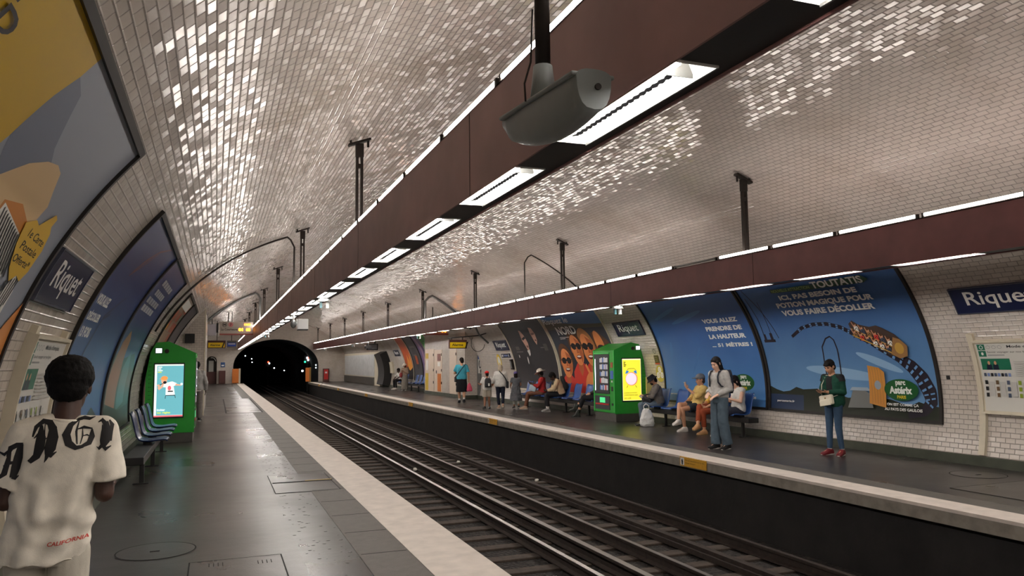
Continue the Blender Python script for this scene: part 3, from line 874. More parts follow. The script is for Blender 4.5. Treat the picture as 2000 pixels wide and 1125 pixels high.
for row, (dx, dy) in enumerate(((0.03, 0.10), (-0.02, -0.02))):
    for i in range(6):
        x = 2.60 + 0.125 * i + dx; y = 1.53 - 0.058 * i + dy
        a.poly([(x - 0.05, y - 0.09), (x + 0.055, y - 0.11), (x + 0.05, y - 0.01), (x - 0.03, y + 0.01)], (SW, pm('slate', (70, 80, 100)), br, pm('red_shirt', (206, 62, 52)), pm('slate'), SW)[(i + row * 2) % 6])
        a.ell(x, y + 0.025, 0.026, 0.036, fl, 12); a.ell(x - 0.006, y + 0.045, 0.028, 0.022, pm('brown_hair', (92, 60, 40)), 12)
        a.line([(x - 0.03, y - 0.02), (x - 0.055, y + 0.085)], 0.018, fl)
        a.line([(x - 0.06, y - 0.1), (x + 0.02, y - 0.03), (x + 0.07, y - 0.12)], 0.014, dk)
    a.line([(2.52, 1.49 + dy), (3.3, 1.12 + dy)], 0.02, gd)
a.poly([(3.24, 1.10), (3.36, 1.40), (3.48, 1.36), (3.60, 1.24), (3.56, 1.06), (3.40, 1.02)], br); a.ell(3.43, 1.2, 0.11, 0.12, gd, 18); a.ring(3.43, 1.2, 0.11, 0.12, 0.02, br, 18)
a.poly([(2.12, 0.12), (2.70, 0.14), (2.62, 0.40), (2.5, 0.46), (2.25, 0.44)], rk); a.poly([(2.18, 0.44), (2.66, 0.44), (2.6, 0.5), (2.24, 0.5)], pm('stone_light', (160, 176, 190)))
a.poly([(2.62, 0.22), (2.98, 0.16), (3.0, 0.78), (2.90, 0.86), (2.66, 0.9)], wd)
for i in range(5): a.line([(2.69 + 0.06 * i, 0.22), (2.70 + 0.055 * i, 0.86)], 0.006, br)
a.ell(2.83, 0.55, 0.07, 0.08, pm('steel_boss', (150, 160, 170)), 16)
a.poly([(1.0, 2.47), (2.1, 2.45), (3.3, 2.46), (3.42, 2.52), (3.3, 2.62), (2.1, 2.56), (1.02, 2.55)], pm('banner_green', (40, 72, 52)))
a.text('NOUVELLE ATTRACTION', 1.04, 2.475, 2.06, 2.54, pm('banner_lime', (150, 176, 96)), 0.01); a.text('TOUTATIS', 2.12, 2.46, 3.3, 2.61, SW, 0.03)
a.text('ICI, PAS BESOIN DE', 1.14, 2.27, 3.06, 2.40, SW, 0.045); a.text('POTION MAGIQUE POUR', 0.96, 2.10, 3.32, 2.235, SW, 0.045); a.text('VOUS FAIRE DÉCOLLER', 1.0, 1.94, 3.26, 2.09, SW, 0.045)
def logo(cx, cy, sx=1.0):
    a.ell(cx, cy, 0.345 * sx, 0.185, GREEN, 32); a.text('parc', cx - 0.10, cy + 0.055, cx + 0.10, cy + 0.15, SW, 0.04); a.text('Astérix', cx - 0.24, cy - 0.07, cx + 0.22, cy + 0.06, SW, 0.05); a.text('PARIS', cx - 0.09, cy - 0.15, cx + 0.09, cy - 0.095, YEL, 0.03)
logo(3.31, 0.48)
a.text('ON EST COMME ÇA', 3.0, 0.195, 3.64, 0.25, SW, 0.03); a.text('AU PAYS DES GAULOIS', 2.95, 0.12, 3.71, 0.17, SW, 0.03); a.text('parcasterix.fr', 0.24, 0.14, 0.74, 0.19, SW, 0.02)
a.build('printed_sheet', t)

# --- right wall, second: blue, 51 metres
t, a = poster('blue poster reading VOUS ALLEZ PRENDRE DE LA HAUTEUR behind the seated people', 1, 17.1, 3.85, sky_print('height_sky', (82, 136, 194), (52, 92, 156), 0.7, 2.4))
for x, y, rx, ry, q in ((0.9, 2.25, 0.55, 0.05, 0.25), (1.7, 2.1, 0.7, 0.06, 0.2), (0.5, 1.2, 0.3, 0.06, 1.2), (1.5, 1.0, 0.4, 0.04, 0.9)): a.ell(x, y, rx, ry, pm('thin_cloud', (72, 120, 178)), rot=q)
for i, (s, x1) in enumerate((('VOUS ALLEZ', 3.51), ('PRENDRE DE', 3.54), ('LA HAUTEUR', 3.57), ('... 51 MÈTRES !', 3.69))):
    a.text(s, 2.26 + 0.003 * i, 1.90 - 0.195 * i, x1, 2.01 - 0.195 * i, SW, 0.05)
logo(3.14, 0.51)
a.text('ON EST COMME ÇA', 2.82, 0.235, 3.46, 0.285, SW, 0.03); a.text('AU PAYS DES GAULOIS', 2.76, 0.16, 3.52, 0.21, SW, 0.03); a.text('parcasterix.fr', 0.22, 0.14, 0.7, 0.19, SW, 0.02)
a.build('printed_sheet', t)

# --- right wall, third: four friends, NORD
t, a = poster('NORD poster of four people in sunglasses and red shirts', 1, 23.45, 3.95, pm('dark_lake', (46, 54, 66)), frame=M_CREAM)
a.rect(0, 2.2, 3.95, PH, pm('evening_blue', (70, 112, 164))); a.poly([(0, 2.15), (0, 2.5), (0.5, 2.42), (1.9, 2.28), (3.0, 2.22), (3.95, 2.19), (3.95, 2.08), (0, 2.12)], pm('far_shore', (84, 82, 66)))
sk = pm('tan_skin', (226, 142, 84)); sk2 = pm('shade_skin', (186, 100, 58)); rd = pm('red_shirt', (206, 62, 52)); hb = pm('brown_hair', (92, 60, 40)); hl = pm('fair_hair', (170, 116, 66)); gl = pm('dark_lens', (26, 26, 30))
a.poly([(3.1, 0), (3.95, 0), (3.95, 1.4), (3.4, 1.4), (3.0, 0.7)], sk2)
a.poly([(2.72, 1.2), (2.9, 1.9), (3.25, 2.0), (3.75, 1.62), (3.95, 1.3), (3.95, 0.9), (3.1, 1.0)], hb); a.ell(3.2, 1.55, 0.25, 0.42, sk, rot=0.1); a.ell(3.2, 1.42, 0.22, 0.09, gl)
def bust(cx, cy, w, h, hair, face, skin, lens_y, tilt=0.0):
    a.poly([(cx - w * 1.5, 0.0), (cx + w * 1.5, 0.0), (cx + w * 1.45, cy - h * 0.75), (cx + w * 0.6, cy - h * 0.5), (cx - w * 0.6, cy - h * 0.5), (cx - w * 1.45, cy - h * 0.8)], rd)
    a.poly([(cx - w * 0.42, cy - h * 0.3), (cx + w * 0.42, cy - h * 0.3), (cx + w * 0.4, cy - h * 0.72), (cx, cy - h * 0.95), (cx - w * 0.4, cy - h * 0.72)], sk2)
    a.ell(cx, cy + h * 0.10, w * 1.16, h * 0.60, hair, 30, tilt); a.ell(cx - w * 0.95, cy - h * 0.05, w * 0.14, h * 0.1, sk2); a.ell(cx, cy - h * 0.04, w * 0.92, h * 0.54, skin, 30, tilt)
    a.poly([(cx + w * 0.1, cy + h * 0.4), (cx + w * 0.8, cy + h * 0.25), (cx + w * 0.85, cy - h * 0.25), (cx + w * 0.35, cy - h * 0.5)], face)
    for d in (-0.42, 0.42): a.ell(cx + d * w, lens_y, w * 0.44, h * 0.12, gl, 18)
    a.line([(cx - w * 0.9, lens_y + 0.03), (cx + w * 0.9, lens_y + 0.03)], 0.03, gl)
    a.poly([(cx - 0.03, lens_y - 0.02), (cx + 0.05, lens_y - 0.02), (cx + 0.08, cy - h * 0.16), (cx - 0.06, cy - h * 0.16)], sk2)
    a.ell(cx, cy - h * 0.29, w * 0.42, h * 0.075, pm('open_mouth', (110, 36, 36)), 18); a.ell(cx, cy - h * 0.27, w * 0.34, h * 0.03, SW, 16)
bust(2.36, 1.42, 0.42, 0.98, hl, sk2, sk, 1.48, 0.12)
bust(1.56, 1.42, 0.40, 0.95, hb, sk2, sk, 1.50)
bust(0.56, 0.99, 0.42, 0.90, hb, sk2, sk, 1.03)
a.ell(2.2, 0.25, 0.42, 0.42, sk, 24); a.line([(1.9, 0.9), (2.2, 0.5), (2.6, 0.0)], 0.12, sk)
a.poly([(2.7, 0), (3.95, 0), (3.95, 0.55), (3.3, 0.62), (2.9, 0.4)], rd)
a.text('NORD', 0.68, 1.92, 2.05, 2.22, SW, 0.025); a.text('Risquez le', 0.0, 2.28, 1.90, 2.56, pm('script_white', (222, 226, 228)), 0.02, 0.25)
a.rect(0.67, 1.825, 1.35, 1.84, SW); a.rect(0.67, 1.775, 1.05, 1.79, SW)
a.build('printed_sheet', t)

# --- right wall, fourth: dark film poster pair
t, a = poster('near black film poster with two pale faces behind the seated person in the wide hat', 1, 27.6, 3.95, pm('film_black', (44, 42, 46)), frame=M_CREAM)
pf = pm('pale_face', (206, 160, 140)); pd = pm('face_shade', (120, 84, 74))
a.poly([(1.58, 2.24), (1.72, 2.22), (1.86, 2.02), (1.90, 1.7), (1.80, 1.46), (1.66, 1.40), (1.56, 1.62), (1.46, 1.84)], pf); a.poly([(1.5, 1.9), (1.84, 1.98), (1.86, 1.9), (1.56, 1.82)], SK); a.ell(1.74, 1.58, 0.09, 0.05, pd)
a.poly([(2.62, 2.32), (2.86, 2.28), (2.92, 2.05), (2.84, 1.80), (2.66, 1.62), (2.56, 1.78), (2.52, 2.1)], pf); a.poly([(2.56, 2.08), (2.88, 2.1), (2.86, 2.03), (2.58, 2.0)], pd); a.ell(2.72, 1.8, 0.08, 0.04, pd)
a.poly([(1.56, 1.42), (1.84, 1.46), (1.78, 1.28), (1.66, 1.2)], SW); a.line([(1.62, 1.2), (1.60, 0.4), (1.60, 0)], 0.025, SK); a.ell(1.40, 1.05, 0.05, 0.14, SW, 16); a.ell(0.63, 1.21, 0.035, 0.06, SW, 12)
gt = pm('grey_lettering', (112, 108, 106))
for i in range(16): a.rect(0.42 + i * 0.21, 2.56, 0.42 + i * 0.21 + 0.13, 2.68, pm('dim_lettering', (84, 80, 76)))
a.rect(0.5, 1.37, 1.15, 1.40, gt); a.rect(0.55, 1.46, 0.9, 1.6, pm('dim_lettering')); a.rect(3.2, 1.4, 3.5, 1.65, pm('dim_lettering')); a.rect(2.9, 1.5, 3.2, 1.53, gt)
a.build('printed_sheet', t)

# --- right wall, far run
t, a = poster('orange and black poster at the far end of the far platform', 1, 46.0, 1.9, pm('ember_orange', (196, 84, 40)), grp='far posters', frame=M_CREAM)
a.poly([(0, 0), (1.9, 0), (1.9, 0.7), (1.2, 0.5), (0.7, 0.9), (0, 0.5)], SK); a.poly([(0.5, 0.8), (0.9, 1.5), (1.2, 1.0), (1.5, 1.6), (1.7, 0.7), (1.0, 0.5)], pm('flame', (240, 160, 60))); a.build('printed_sheet', t)
t, a = poster('dark grey poster with pale lettering beside the far orange one', 1, 43.9, 1.95, pm('slate_poster', (70, 72, 78)), grp='far posters')
a.ell(1.0, 1.3, 0.5, 0.7, pm('dark_shape', (44, 46, 52))); a.rect(0.4, 1.9, 1.5, 2.0, gt); a.rect(0.5, 1.4, 1.2, 1.48, gt); a.rect(0.7, 0.9, 1.2, 1.4, pm('ember_orange')); a.build('printed_sheet', t)
t, a = poster('violet poster with a swirling pale figure on the far platform', 1, 41.8, 1.4, pm('violet', (112, 96, 140)), grp='far posters')
a.poly([(0.2, 2.6), (0.6, 2.4), (0.9, 1.7), (0.7, 1.2), (1.0, 0.3), (0.6, 0.1), (0.4, 1.0), (0.5, 1.6)], pm('lilac', (166, 128, 160))); a.poly([(0.9, 2.3), (1.2, 1.9), (1.1, 1.4), (0.95, 1.8)], pm('dark_violet', (48, 44, 66))); a.build('printed_sheet', t)
t, a = poster('bright green poster with dark lettering beside the tiled corridor head', 1, 40.3, 1.35, pm('bright_green', (44, 160, 60)), grp='far posters', frame=M_CREAM)
dg = pm('green_ink', (24, 84, 34))
for i, (y, n) in enumerate(((2.35, 3), (2.2, 2), (1.85, 4), (1.6, 2), (1.2, 4), (0.9, 3), (0.7, 2))):
    for k_ in range(n): a.rect(0.3 + 0.2 * k_, y, 0.3 + 0.2 * k_ + 0.14, y + 0.07, dg)
a.rect(0.2, 2.05, 1.1, 2.08, dg); a.rect(0.2, 1.45, 1.1, 1.48, dg); a.build('printed_sheet', t)

# --- left wall, nearest: yellow and grey
t, a = poster('large yellow and grey ice cream poster at the left edge of the photo', -1, 2.1, 4.0, pm('cool_grey', (150, 158, 172)), zb=0.62)
yel = pm('ochre_yellow', (206, 168, 34))
a.poly([(0, 2.80), (2.1, 2.80), (2.1, 2.66), (2.04, 2.5), (1.98, 2.22), (1.9, 2.05), (1.7, 1.9), (0, 1.6)], yel)
a.poly([(1.98, 2.22), (2.04, 2.5), (2.1, 2.66), (2.3, 2.62), (2.6, 2.35), (2.9, 2.2), (2.5, 1.9), (2.2, 1.95)], pm('deep_grey', (112, 122, 142)))
a.poly([(2.2, 2.05), (2.45, 2.2), (2.67, 2.28), (2.85, 2.31), (2.99, 2.29), (3.1, 2.2), (3.23, 2.1), (3.2, 1.98), (3.1, 1.87), (2.9, 1.8), (2.5, 1.6), (2.0, 1.4), (1.8, 1.7)], pm('cone_cream', (222, 190, 140)))
a.poly([(2.5, 1.98), (2.8, 2.02), (3.1, 1.95), (3.12, 1.87), (2.9, 1.8), (2.5, 1.7)], pm('cone_orange', (206, 132, 52)))
a.poly([(2.54, 1.97), (3.11, 1.87), (3.2, 1.74), (3.3, 1.2), (2.9, 1.2), (2.5, 1.7)], SW)
for i in range(11):
    q = i / 11
    a.line([(2.58 + 0.58 * q, 1.95 - 0.1 * q), (2.72 + 0.6 * q, 1.72 - 0.12 * q)], 0.022, SK)
a.poly([(3.2, 1.0), (3.55, 1.2), (3.62, 1.55), (3.5, 1.66), (3.35, 1.5)], SW)
for i in range(6): a.line([(3.30 + 0.05 * i, 1.2 + 0.05 * i), (3.36 + 0.05 * i, 1.6 + 0.01 * i)], 0.02, SK)
a.poly([(3.04, 1.95), (3.2, 2.0), (3.3, 1.98), (3.49, 2.1), (3.57, 2.08), (3.56, 2.02), (3.64, 1.98), (3.72, 1.86), (3.70, 1.7), (3.62, 1.62), (3.5, 1.65), (3.40, 1.6), (3.26, 1.68), (3.12, 1.82)], pm('splash_yellow', (226, 184, 56)))
for i, s in enumerate(('1e Carte', 'Postale', 'Offerte*')): a.text(s, 3.22, 1.89 - 0.085 * i, 3.64, 1.945 - 0.085 * i, SK, 0.01, skew=-0.03)
a.poly([(3.3, 0), (4.0, 0), (4.0, 1.5), (3.75, 1.3), (3.5, 0.8)], pm('warm_orange', (214, 140, 72)))
a.text('T', 1.02, 2.56, 1.14, 2.64, SK, 0.02); a.text('D', 1.06, 2.44, 1.24, 2.54, SK, 0.02)
a.build('printed_sheet', t)

# --- left wall, second: blue, thirteen times
t, a = poster('blue poster reading VOUS ALLEZ DÉCOLLER 13 FOIS on the left wall behind the boy', -1, 8.55, 3.5, sky_print('takeoff_sky', (70, 116, 170), (24, 52, 110), 0.7, 2.6), zb=0.62)
for i, (s, x1, w) in enumerate((('VOUS ALLEZ', 1.12, 0), ('DÉCOLLER', 1.04, 0), ('13 FOIS', 0.84, 0))): a.text(s, 0.24, 1.72 - 0.185 * i, x1, 1.835 - 0.185 * i, SW, 0.05)
rdl = pm('rust_streak', (130, 78, 70)); a.line([(1.2, 2.20), (1.5, 2.42), (1.87, 2.62), (2.5, 2.78)], [0.04, 0.06, 0.04, 0.02], rdl); a.line([(1.15, 2.16), (1.5, 2.32), (1.95, 2.6)], [0.03, 0.03, 0.02], rdl)
a.line([(1.2, 1.62), (1.5, 1.72), (1.9, 1.88), (2.1, 1.95)], [0.02, 0.04, 0.04, 0.01], pm('ride_shape', (70, 76, 96))); a.line([(0.9, 1.1), (1.1, 1.35), (1.25, 1.6), (1.6, 1.68)], [0.05, 0.07, 0.05, 0.03], pm('ride_shape')); a.poly([(0.8, 0.3), (1.3, 0.3), (1.35, 0.7), (1.2, 1.15), (0.95, 1.1)], pm('ride_shape2', (88, 96, 96))); a.poly([(0, 0), (3.5, 0), (3.5, 0.25), (2.6, 0.5), (1.8, 0.3), (0, 0.3)], pm('bottom_green', (50, 74, 70)))
a.build('printed_sheet', t)
# --- left wall, third: same series, four lines of text
t, a = poster('blue and green poster with four short white lines just before the left vending machine', -1, 12.18, 3.55, sky_print('series_sky', (64, 104, 150), (28, 58, 112), 0.9, 2.4), zb=0.62)
a.poly([(0, 0), (3.6, 0), (3.6, 1.0), (2.8, 1.25), (1.5, 1.15), (0.6, 1.3), (0, 1.1)], pm('meadow', (60, 92, 70))); a.poly([(0.3, 0.25), (1.4, 0.2), (1.5, 0.9), (1.3, 1.45), (0.9, 1.6), (0.5, 1.4), (0.25, 0.9)], pm('amber_shape', (150, 104, 70))); a.poly([(1.6, 0.3), (2.6, 0.4), (2.7, 0.9), (2.2, 1.3), (1.7, 1.0)], pm('teal_shape', (88, 130, 124))); a.poly([(0, 0), (3.6, 0), (3.6, 0.35), (1.9, 0.3), (0, 0.5)], pm('dark_meadow', (42, 62, 44)))
for x0, x1, y in ((0.45, 2.3, 1.93), (0.45, 2.35, 2.07), (0.75, 2.3, 2.23), (0.75, 2.6, 2.41)):
    n = 5
    for q in range(n): a.rect(x0 + (x1 - x0) * q / n, y, x0 + (x1 - x0) * (q + 0.82) / n, y + 0.10, pm('block_letter', (176, 180, 184)))
a.build('printed_sheet', t)
# --- left wall, beyond the machine
t, a = poster('terracotta and grey mosaic poster above the left vending machine', -1, 18.45, 2.9, pm('clay_grey', (150, 136, 120)), zb=0.62)
rg = random.Random(9)
for i in range(9):
    for j in range(4): a.rect(0.12 + 0.68 * j, 0.2 + 0.28 * i, 0.12 + 0.68 * j + 0.6, 0.2 + 0.28 * i + 0.25, (pm('terracotta', (176, 84, 52)), pm('sand', (170, 144, 118)), pm('sage', (120, 128, 104)), pm('clay', (150, 104, 80)), pm('terracotta'))[rg.randrange(5)])
a.rect(0.3, 2.5, 2.6, 2.72, SW); a.poly([(0.05, 2.0), (0.3, 2.05), (0.35, 1.9), (0.1, 1.85)], YEL)
a.build('printed_sheet', t)
t, a = poster('dark grey poster beyond the mosaic poster above the left vending machine', -1, 21.55, 3.2, pm('charcoal', (58, 56, 62)), zb=0.62)
a.rect(0.8, 1.6, 1.9, 1.72, gt); a.rect(1.0, 1.4, 1.5, 1.5, gt); a.ell(1.8, 0.8, 0.5, 0.4, pm('dark_shape')); a.build('printed_sheet', t)

# ------------------------------------------------------------------ station name signs
def name_sign(label, side, y0, zb=2.29, h=0.40, w=1.42):
    t = thing('station_sign', label, 'sign', (vx(zb, side), y0 - side * w / 2, zb), 0, 'station name signs')
    f = wall_map(side, y0, zb)
    b = MB(); curved_bar(b, f, 0, w, 0, h, 0.0, 0.03, M_NAVY); b.build('plate', t, weld=False)
    a = Art(f, 0.0315)
    a.text('Riquet', 0.20, 0.055, 1.24, 0.345, M_SIGNWHITE, 0.012)
    a.build('lettering', t)
    b = MB(); curved_frame(b, f, w, h, 0.015, 0.035, mat('sign_rim', (60, 64, 80), 0.4)); b.build('rim', t, weld=False)
name_sign('large navy Riquet sign cut by the right edge of the photo', 1, 8.40, 2.28)
name_sign('navy Riquet sign above the right vending machine', 1, 18.95)
name_sign('small looking navy Riquet sign left of the dark film poster', 1, 29.25, 2.06)
name_sign('navy Riquet sign high on the left wall over the boy', -1, 6.30, 2.14)
name_sign('tiny distant dark sign between the metal panel and the far orange poster', 1, 48.2, 2.0)
t = thing('direction_sign', 'small navy direction plate under the Riquet sign left of the film poster', 'sign', (10.65, 28.5, 1.75))
f = wall_map(1, 28.9, 1.76); b = MB(); curved_bar(b, f, 0, 0.95, 0, 0.16, 0, 0.02, M_NAVY); b.build('plate', t)
a = Art(f, 0.022); a.rect(0.06, 0.04, 0.2, 0.12, M_SIGNWHITE); a.rect(0.3, 0.06, 0.7, 0.1, pm('pale_blue', (120, 140, 190))); a.rect(0.78, 0.04, 0.84, 0.12, M_SIGNWHITE); a.build('lettering', t)
t = thing('round_notice', 'yellow and white oval notice on the tiles left of the film poster', 'notice', (10.75, 29.3, 1.4))
f = wall_map(1, 29.6, 1.3); a = Art(f, 0.012); a.ell(0.25, 0.3, 0.25, 0.32, YEL); a.ell(0.25, 0.3, 0.16, 0.22, SW); a.rect(0.2, 0.16, 0.3, 0.26, YEL); a.build('disc', t)
t = thing('call_box', 'small dark wall box at the left edge of the film poster', 'box', (10.7, 27.9, 1.3))
f = wall_map(1, 28.0, 1.3); b = MB(); curved_bar(b, f, 0, 0.2, 0, 0.4, 0, 0.08, M_DARKMET); b.build('housing', t)
b = MB(); curved_bar(b, f, 0.03, 0.17, 0.06, 0.34, 0.08, 0.09, M_GREYMET); b.build('cover', t)
# notices right of the right machine
t = thing('wall_notice', 'grey and black notice plates right of the right vending machine', 'notice', (10.65, 17.4, 1.5))
f = wall_map(1, 17.52, 1.5); a = Art(f, 0.012); a.rect(0, 0.26, 0.22, 0.44, pm('grey_plate', (170, 166, 156))); a.ring(0.11, 0.35, 0.06, 0.07, 0.015, SK); a.rect(0.02, 0, 0.24, 0.24, SK); a.rect(0.02, 0, 0.24, 0.04, pm('red', (180, 50, 40)))
for q in range(3): a.rect(0.05, 0.08 + 0.05 * q, 0.18, 0.1 + 0.05 * q, gt)
a.build('plates', t)
t = thing('round_notice', 'oval yellow notice with three white discs right of the right vending machine', 'notice', (10.75, 17.3, 1.1))
f = wall_map(1, 17.55, 1.06); a = Art(f, 0.012); a.ell(0.2, 0.2, 0.2, 0.22, pm('olive_yellow', (196, 182, 60)))
for x, y in ((0.2, 0.3), (0.11, 0.16), (0.29, 0.16)): a.ell(x, y, 0.075, 0.08, SW, 16); a.ring(x, y, 0.035, 0.04, 0.012, pm('olive_yellow'), 14)
a.build('disc', t)
t = thing('wall_socket', 'small dark square box on the tiles right of the coaster poster', 'box', (10.7, 8.8, 1.2))
f = wall_map(1, 8.93, 1.27); b = MB(); curved_bar(b, f, 0, 0.05, 0, 0.06, 0, 0.02, M_BLACK); b.build('housing', t)

# ------------------------------------------------------------------ timetable panels
def timetable(label, side, y0, w, zb, h, post_off):
    t = thing('timetable_panel', label, 'information panel', (vx(zb, side), y0 - side * w / 2, 0.15), 0, 'timetable panels')
    f = wall_map(side, y0, zb)
    b = MB(); curved_bar(b, f, 0, w, 0, h, 0.05, 0.06, M_CREAM); curved_frame(b, f, w, h, 0.03, 0.085, M_CREAM); b.build('frame', t, weld=False)
    for px in (post_off, w - post_off - 0.10) if side > 0 else (0.0, w - 0.1):
        g = wall_map(side, y0 - side * px, 0.15); b = MB(); curved_bar(b, g, 0, 0.10, 0, arc_of(1.97) - arc_of(0.15), 0.0, 0.05, M_CREAM); b.build('post', t, weld=False)
    a = Art(f, 0.062); pp = pm('paper_grey', (206, 204, 196)); tg = pm('teal_green', (28, 104, 78)); lg = pm('light_text', (150, 150, 148))
    a.rect(0.02, 0.02, w - 0.02, h - 0.02, pp)
    a.rect(0.04, h - 0.12, 0.16, h - 0.03, tg); a.rect(0.04, h - 0.22, 0.16, h - 0.13, tg); a.ring(0.10, h - 0.075, 0.03, 0.03, 0.008, SW, 14); a.ell(0.10, h - 0.175, 0.02, 0.025, SW, 12)
    for q in range(3): a.ring(0.21 + 0.09 * q, h - 0.075, 0.035, 0.025, 0.006, lg, 12)
    a.text("Mode d'emploi", 0.50, h - 0.10, min(w - 0.1, 1.05), h - 0.045, SK, 0.01)
    a.text('Savoir voyager sur nos lignes', 0.18, h - 0.17, min(w - 0.2, 0.84), h - 0.135, SK)
    a.rect(0.18, h - 0.205, 0.44, h - 0.19, lg)
    a.rect(0.05, h - 0.42, 0.50, h - 0.25, tg)
    for x in (0.17, 0.27): a.poly([(x - 0.045, h - 0.42), (x + 0.045, h - 0.42), (x + 0.04, h - 0.34), (x - 0.04, h - 0.34)], pm('navy_cloth', (24, 30, 48))); a.ell(x, h - 0.315, 0.02, 0.03, pm('flesh'), 12)
    for q in range(8): a.rect(0.06 + 0.054 * q, h - 0.52, 0.10 + 0.054 * q, h - 0.47, (pm('slate'), pm('pale_blue'), SK)[q % 3])
    cols = (SK, pm('brown_print', (96, 74, 50)), pm('slate'), pm('leaf', (130, 150, 40)), pm('leaf'))
    n = int((w - 0.1) / 0.18)
    for i in range(n):
        for j in range(3): a.rect(0.06 + 0.17 * i, h - 0.64 - 0.095 * j, 0.105 + 0.17 * i, h - 0.58 - 0.095 * j, cols[i % 5])
        a.rect(0.12 + 0.17 * i, h - 0.82, 0.2 + 0.17 * i, h - 0.6, pm('faint_text', (188, 186, 180)))
    for j in range(8): a.rect(0.56, h - 0.3 - 0.03 * j, w - 0.08, h - 0.285 - 0.03 * j, pm('faint_text'))
    a.build('printed_sheet', t)
timetable('cream framed timetable panel at the right edge of the photo', 1, 8.30, 1.5, 0.80, 1.06, -0.10)
timetable('cream framed timetable panel behind the head of the boy', -1, 6.75, 1.35, 0.95, 0.95, 0.0)

# ------------------------------------------------------------------ hanging signs
M_BOARD = mat('board_grey', (176, 166, 156), 0.4); M_LED = glow('amber_led', (255, 150, 30), 6.0)
t = thing('departure_board', 'hanging departure board with amber minutes on the near platform', 'sign', (0.86, 39.5, 3.0))
b = MB(); b.bb((0.12, 39.45, 3.02), (1.64, 39.7, 3.66), M_BOARD); b.build('housing', t, bevel=0.01)
b = MB(); b.bb((0.12, 39.44, 3.02), (1.64, 39.45, 3.09), mat('dull_red_band', (140, 70, 64), 0.5)); b.build('lower_band', t)
a = Art(plane_map((0.12, 39.45, 3.02), (1, 0, 0), (0, 0, 1), (0, -1, 0)), 0.004, cut=0)
a.ring(0.22, 0.5, 0.11, 0.11, 0.02, SK); a.text('M', 0.16, 0.45, 0.28, 0.55, SK, 0.02); a.ell(0.5, 0.5, 0.11, 0.11, pm('rose', (196, 120, 120))); a.text('7', 0.46, 0.44, 0.54, 0.56, SK, 0.02)
a.text('La Courneuve', 0.07, 0.22, 0.82, 0.33, SK, 0.02)
a.rect(0.02, 0.37, 1.1, 0.375, gt)
a.build('lettering', t)
a = Art(plane_map((0.12, 39.45, 3.02), (1, 0, 0), (0, 0, 1), (0, -1, 0)), 0.01, cut=0)
a.text('11:30', 1.12, 0.46, 1.4, 0.56, M_LED, 0.05); a.build('clock_digits', t)
for s, x0, x1 in (('01', 0.86, 1.06), ('05', 1.2, 1.4)):
    a = Art(plane_map((0.12, 39.45, 3.02), (1, 0, 0), (0, 0, 1), (0, -1, 0)), 0.01, cut=0); a.text(s, x0, 0.19, x1, 0.33, M_LED, 0.05); a.build('minute_digits', t)
b = MB(); b.bb((0.5, 39.55, 3.66), (0.54, 39.6, vz(0.5)), M_DARKMET); b.build('drop_rod', t)
t = thing('hanging_screen', 'grey backed screen left of the departure board', 'screen', (-0.1, 35.5, 2.8))
b = MB(); b.bb((-0.38, 35.4, 2.86), (-0.02, 35.52, 3.34), mat('pale_violet_grey', (190, 188, 198), 0.5)); b.build('housing', t, bevel=0.02)
b = MB(); b.bb((-0.02, 35.38, 2.98), (0.06, 35.54, 3.4), M_BLACK); b.build('side_cover', t)
b = MB(); b.cyl((-0.2, 35.46, 3.3), (-0.2, 35.46, vz(-0.2)), 0.02, M_DARKMET); b.build('drop_rod', t)
def alarm(name_lab, x0, y, z, w=0.76, h=0.24, arrow=1):
    t = thing('alarm_sign', name_lab, 'sign', (x0 + w / 2, y, z), 0)
    b = MB(); b.bb((x0 - 0.04, y, z - 0.03), (x0 + w + 0.04, y + 0.12, z + h + 0.10), M_BROWN); b.build('housing', t)
    b = MB(); b.bb((x0, y - 0.01, z), (x0 + w, y, z + h), mat('lit_yellow_sign', (244, 206, 20), 0.4)); b.build('face', t)
    a = Art(plane_map((x0, y - 0.01, z), (1, 0, 0), (0, 0, 1), (0, -1, 0)), 0.003, cut=0)
    a.text('Alarme', 0.08, 0.07, 0.54, 0.17, SK, 0.02); a.poly([(0.62, 0.0), (0.70, 0.24), (0.76, 0.24), (0.68, 0.0)], SK); a.build('lettering', t)
    return t
t = alarm('yellow Alarme sign hanging on the near platform before the tunnel', -0.38, 40.6, 2.45)
b = MB(); b.bb((0.0, 40.66, 2.79), (0.03, 40.69, vz(0)), M_DARKMET); b.build('drop_rod', t)
t = thing('exit_sign', 'blue sign beside the yellow Alarme sign on the near platform', 'sign', (0.65, 40.6, 2.44))
b = MB(); b.bb((0.48, 40.55, 2.44), (0.92, 40.75, 2.78), mat('sign_grey', (96, 92, 92), 0.5)); b.build('housing', t)
b = MB(); b.bb((0.5, 40.54, 2.5), (0.9, 40.55, 2.68), mat('sign_blue', (52, 78, 170), 0.4)); b.bb((0.54, 40.53, 2.60), (0.86, 40.54, 2.64), M_SIGNWHITE); b.build('face', t, weld=False)
b = MB(); b.bb((0.68, 40.62, 2.78), (0.71, 40.65, vz(0.7)), M_DARKMET); b.build('drop_rod', t)
t = alarm('yellow Alarme sign hanging in front of the tiled corridor head', 8.68, 29.5, 2.17, 0.66, 0.22)
b = MB(); b.tube([(8.6, 29.56, 2.56), (9.9, 29.5, 2.66), (10.2, 29.5, 2.75)], 0.022, M_BLACK); b.bb((8.75, 29.55, 2.48), (8.78, 29.58, 2.57), M_BLACK); b.bb((9.2, 29.55, 2.48), (9.23, 29.58, 2.6), M_BLACK); b.build('arm', t, weld=False)
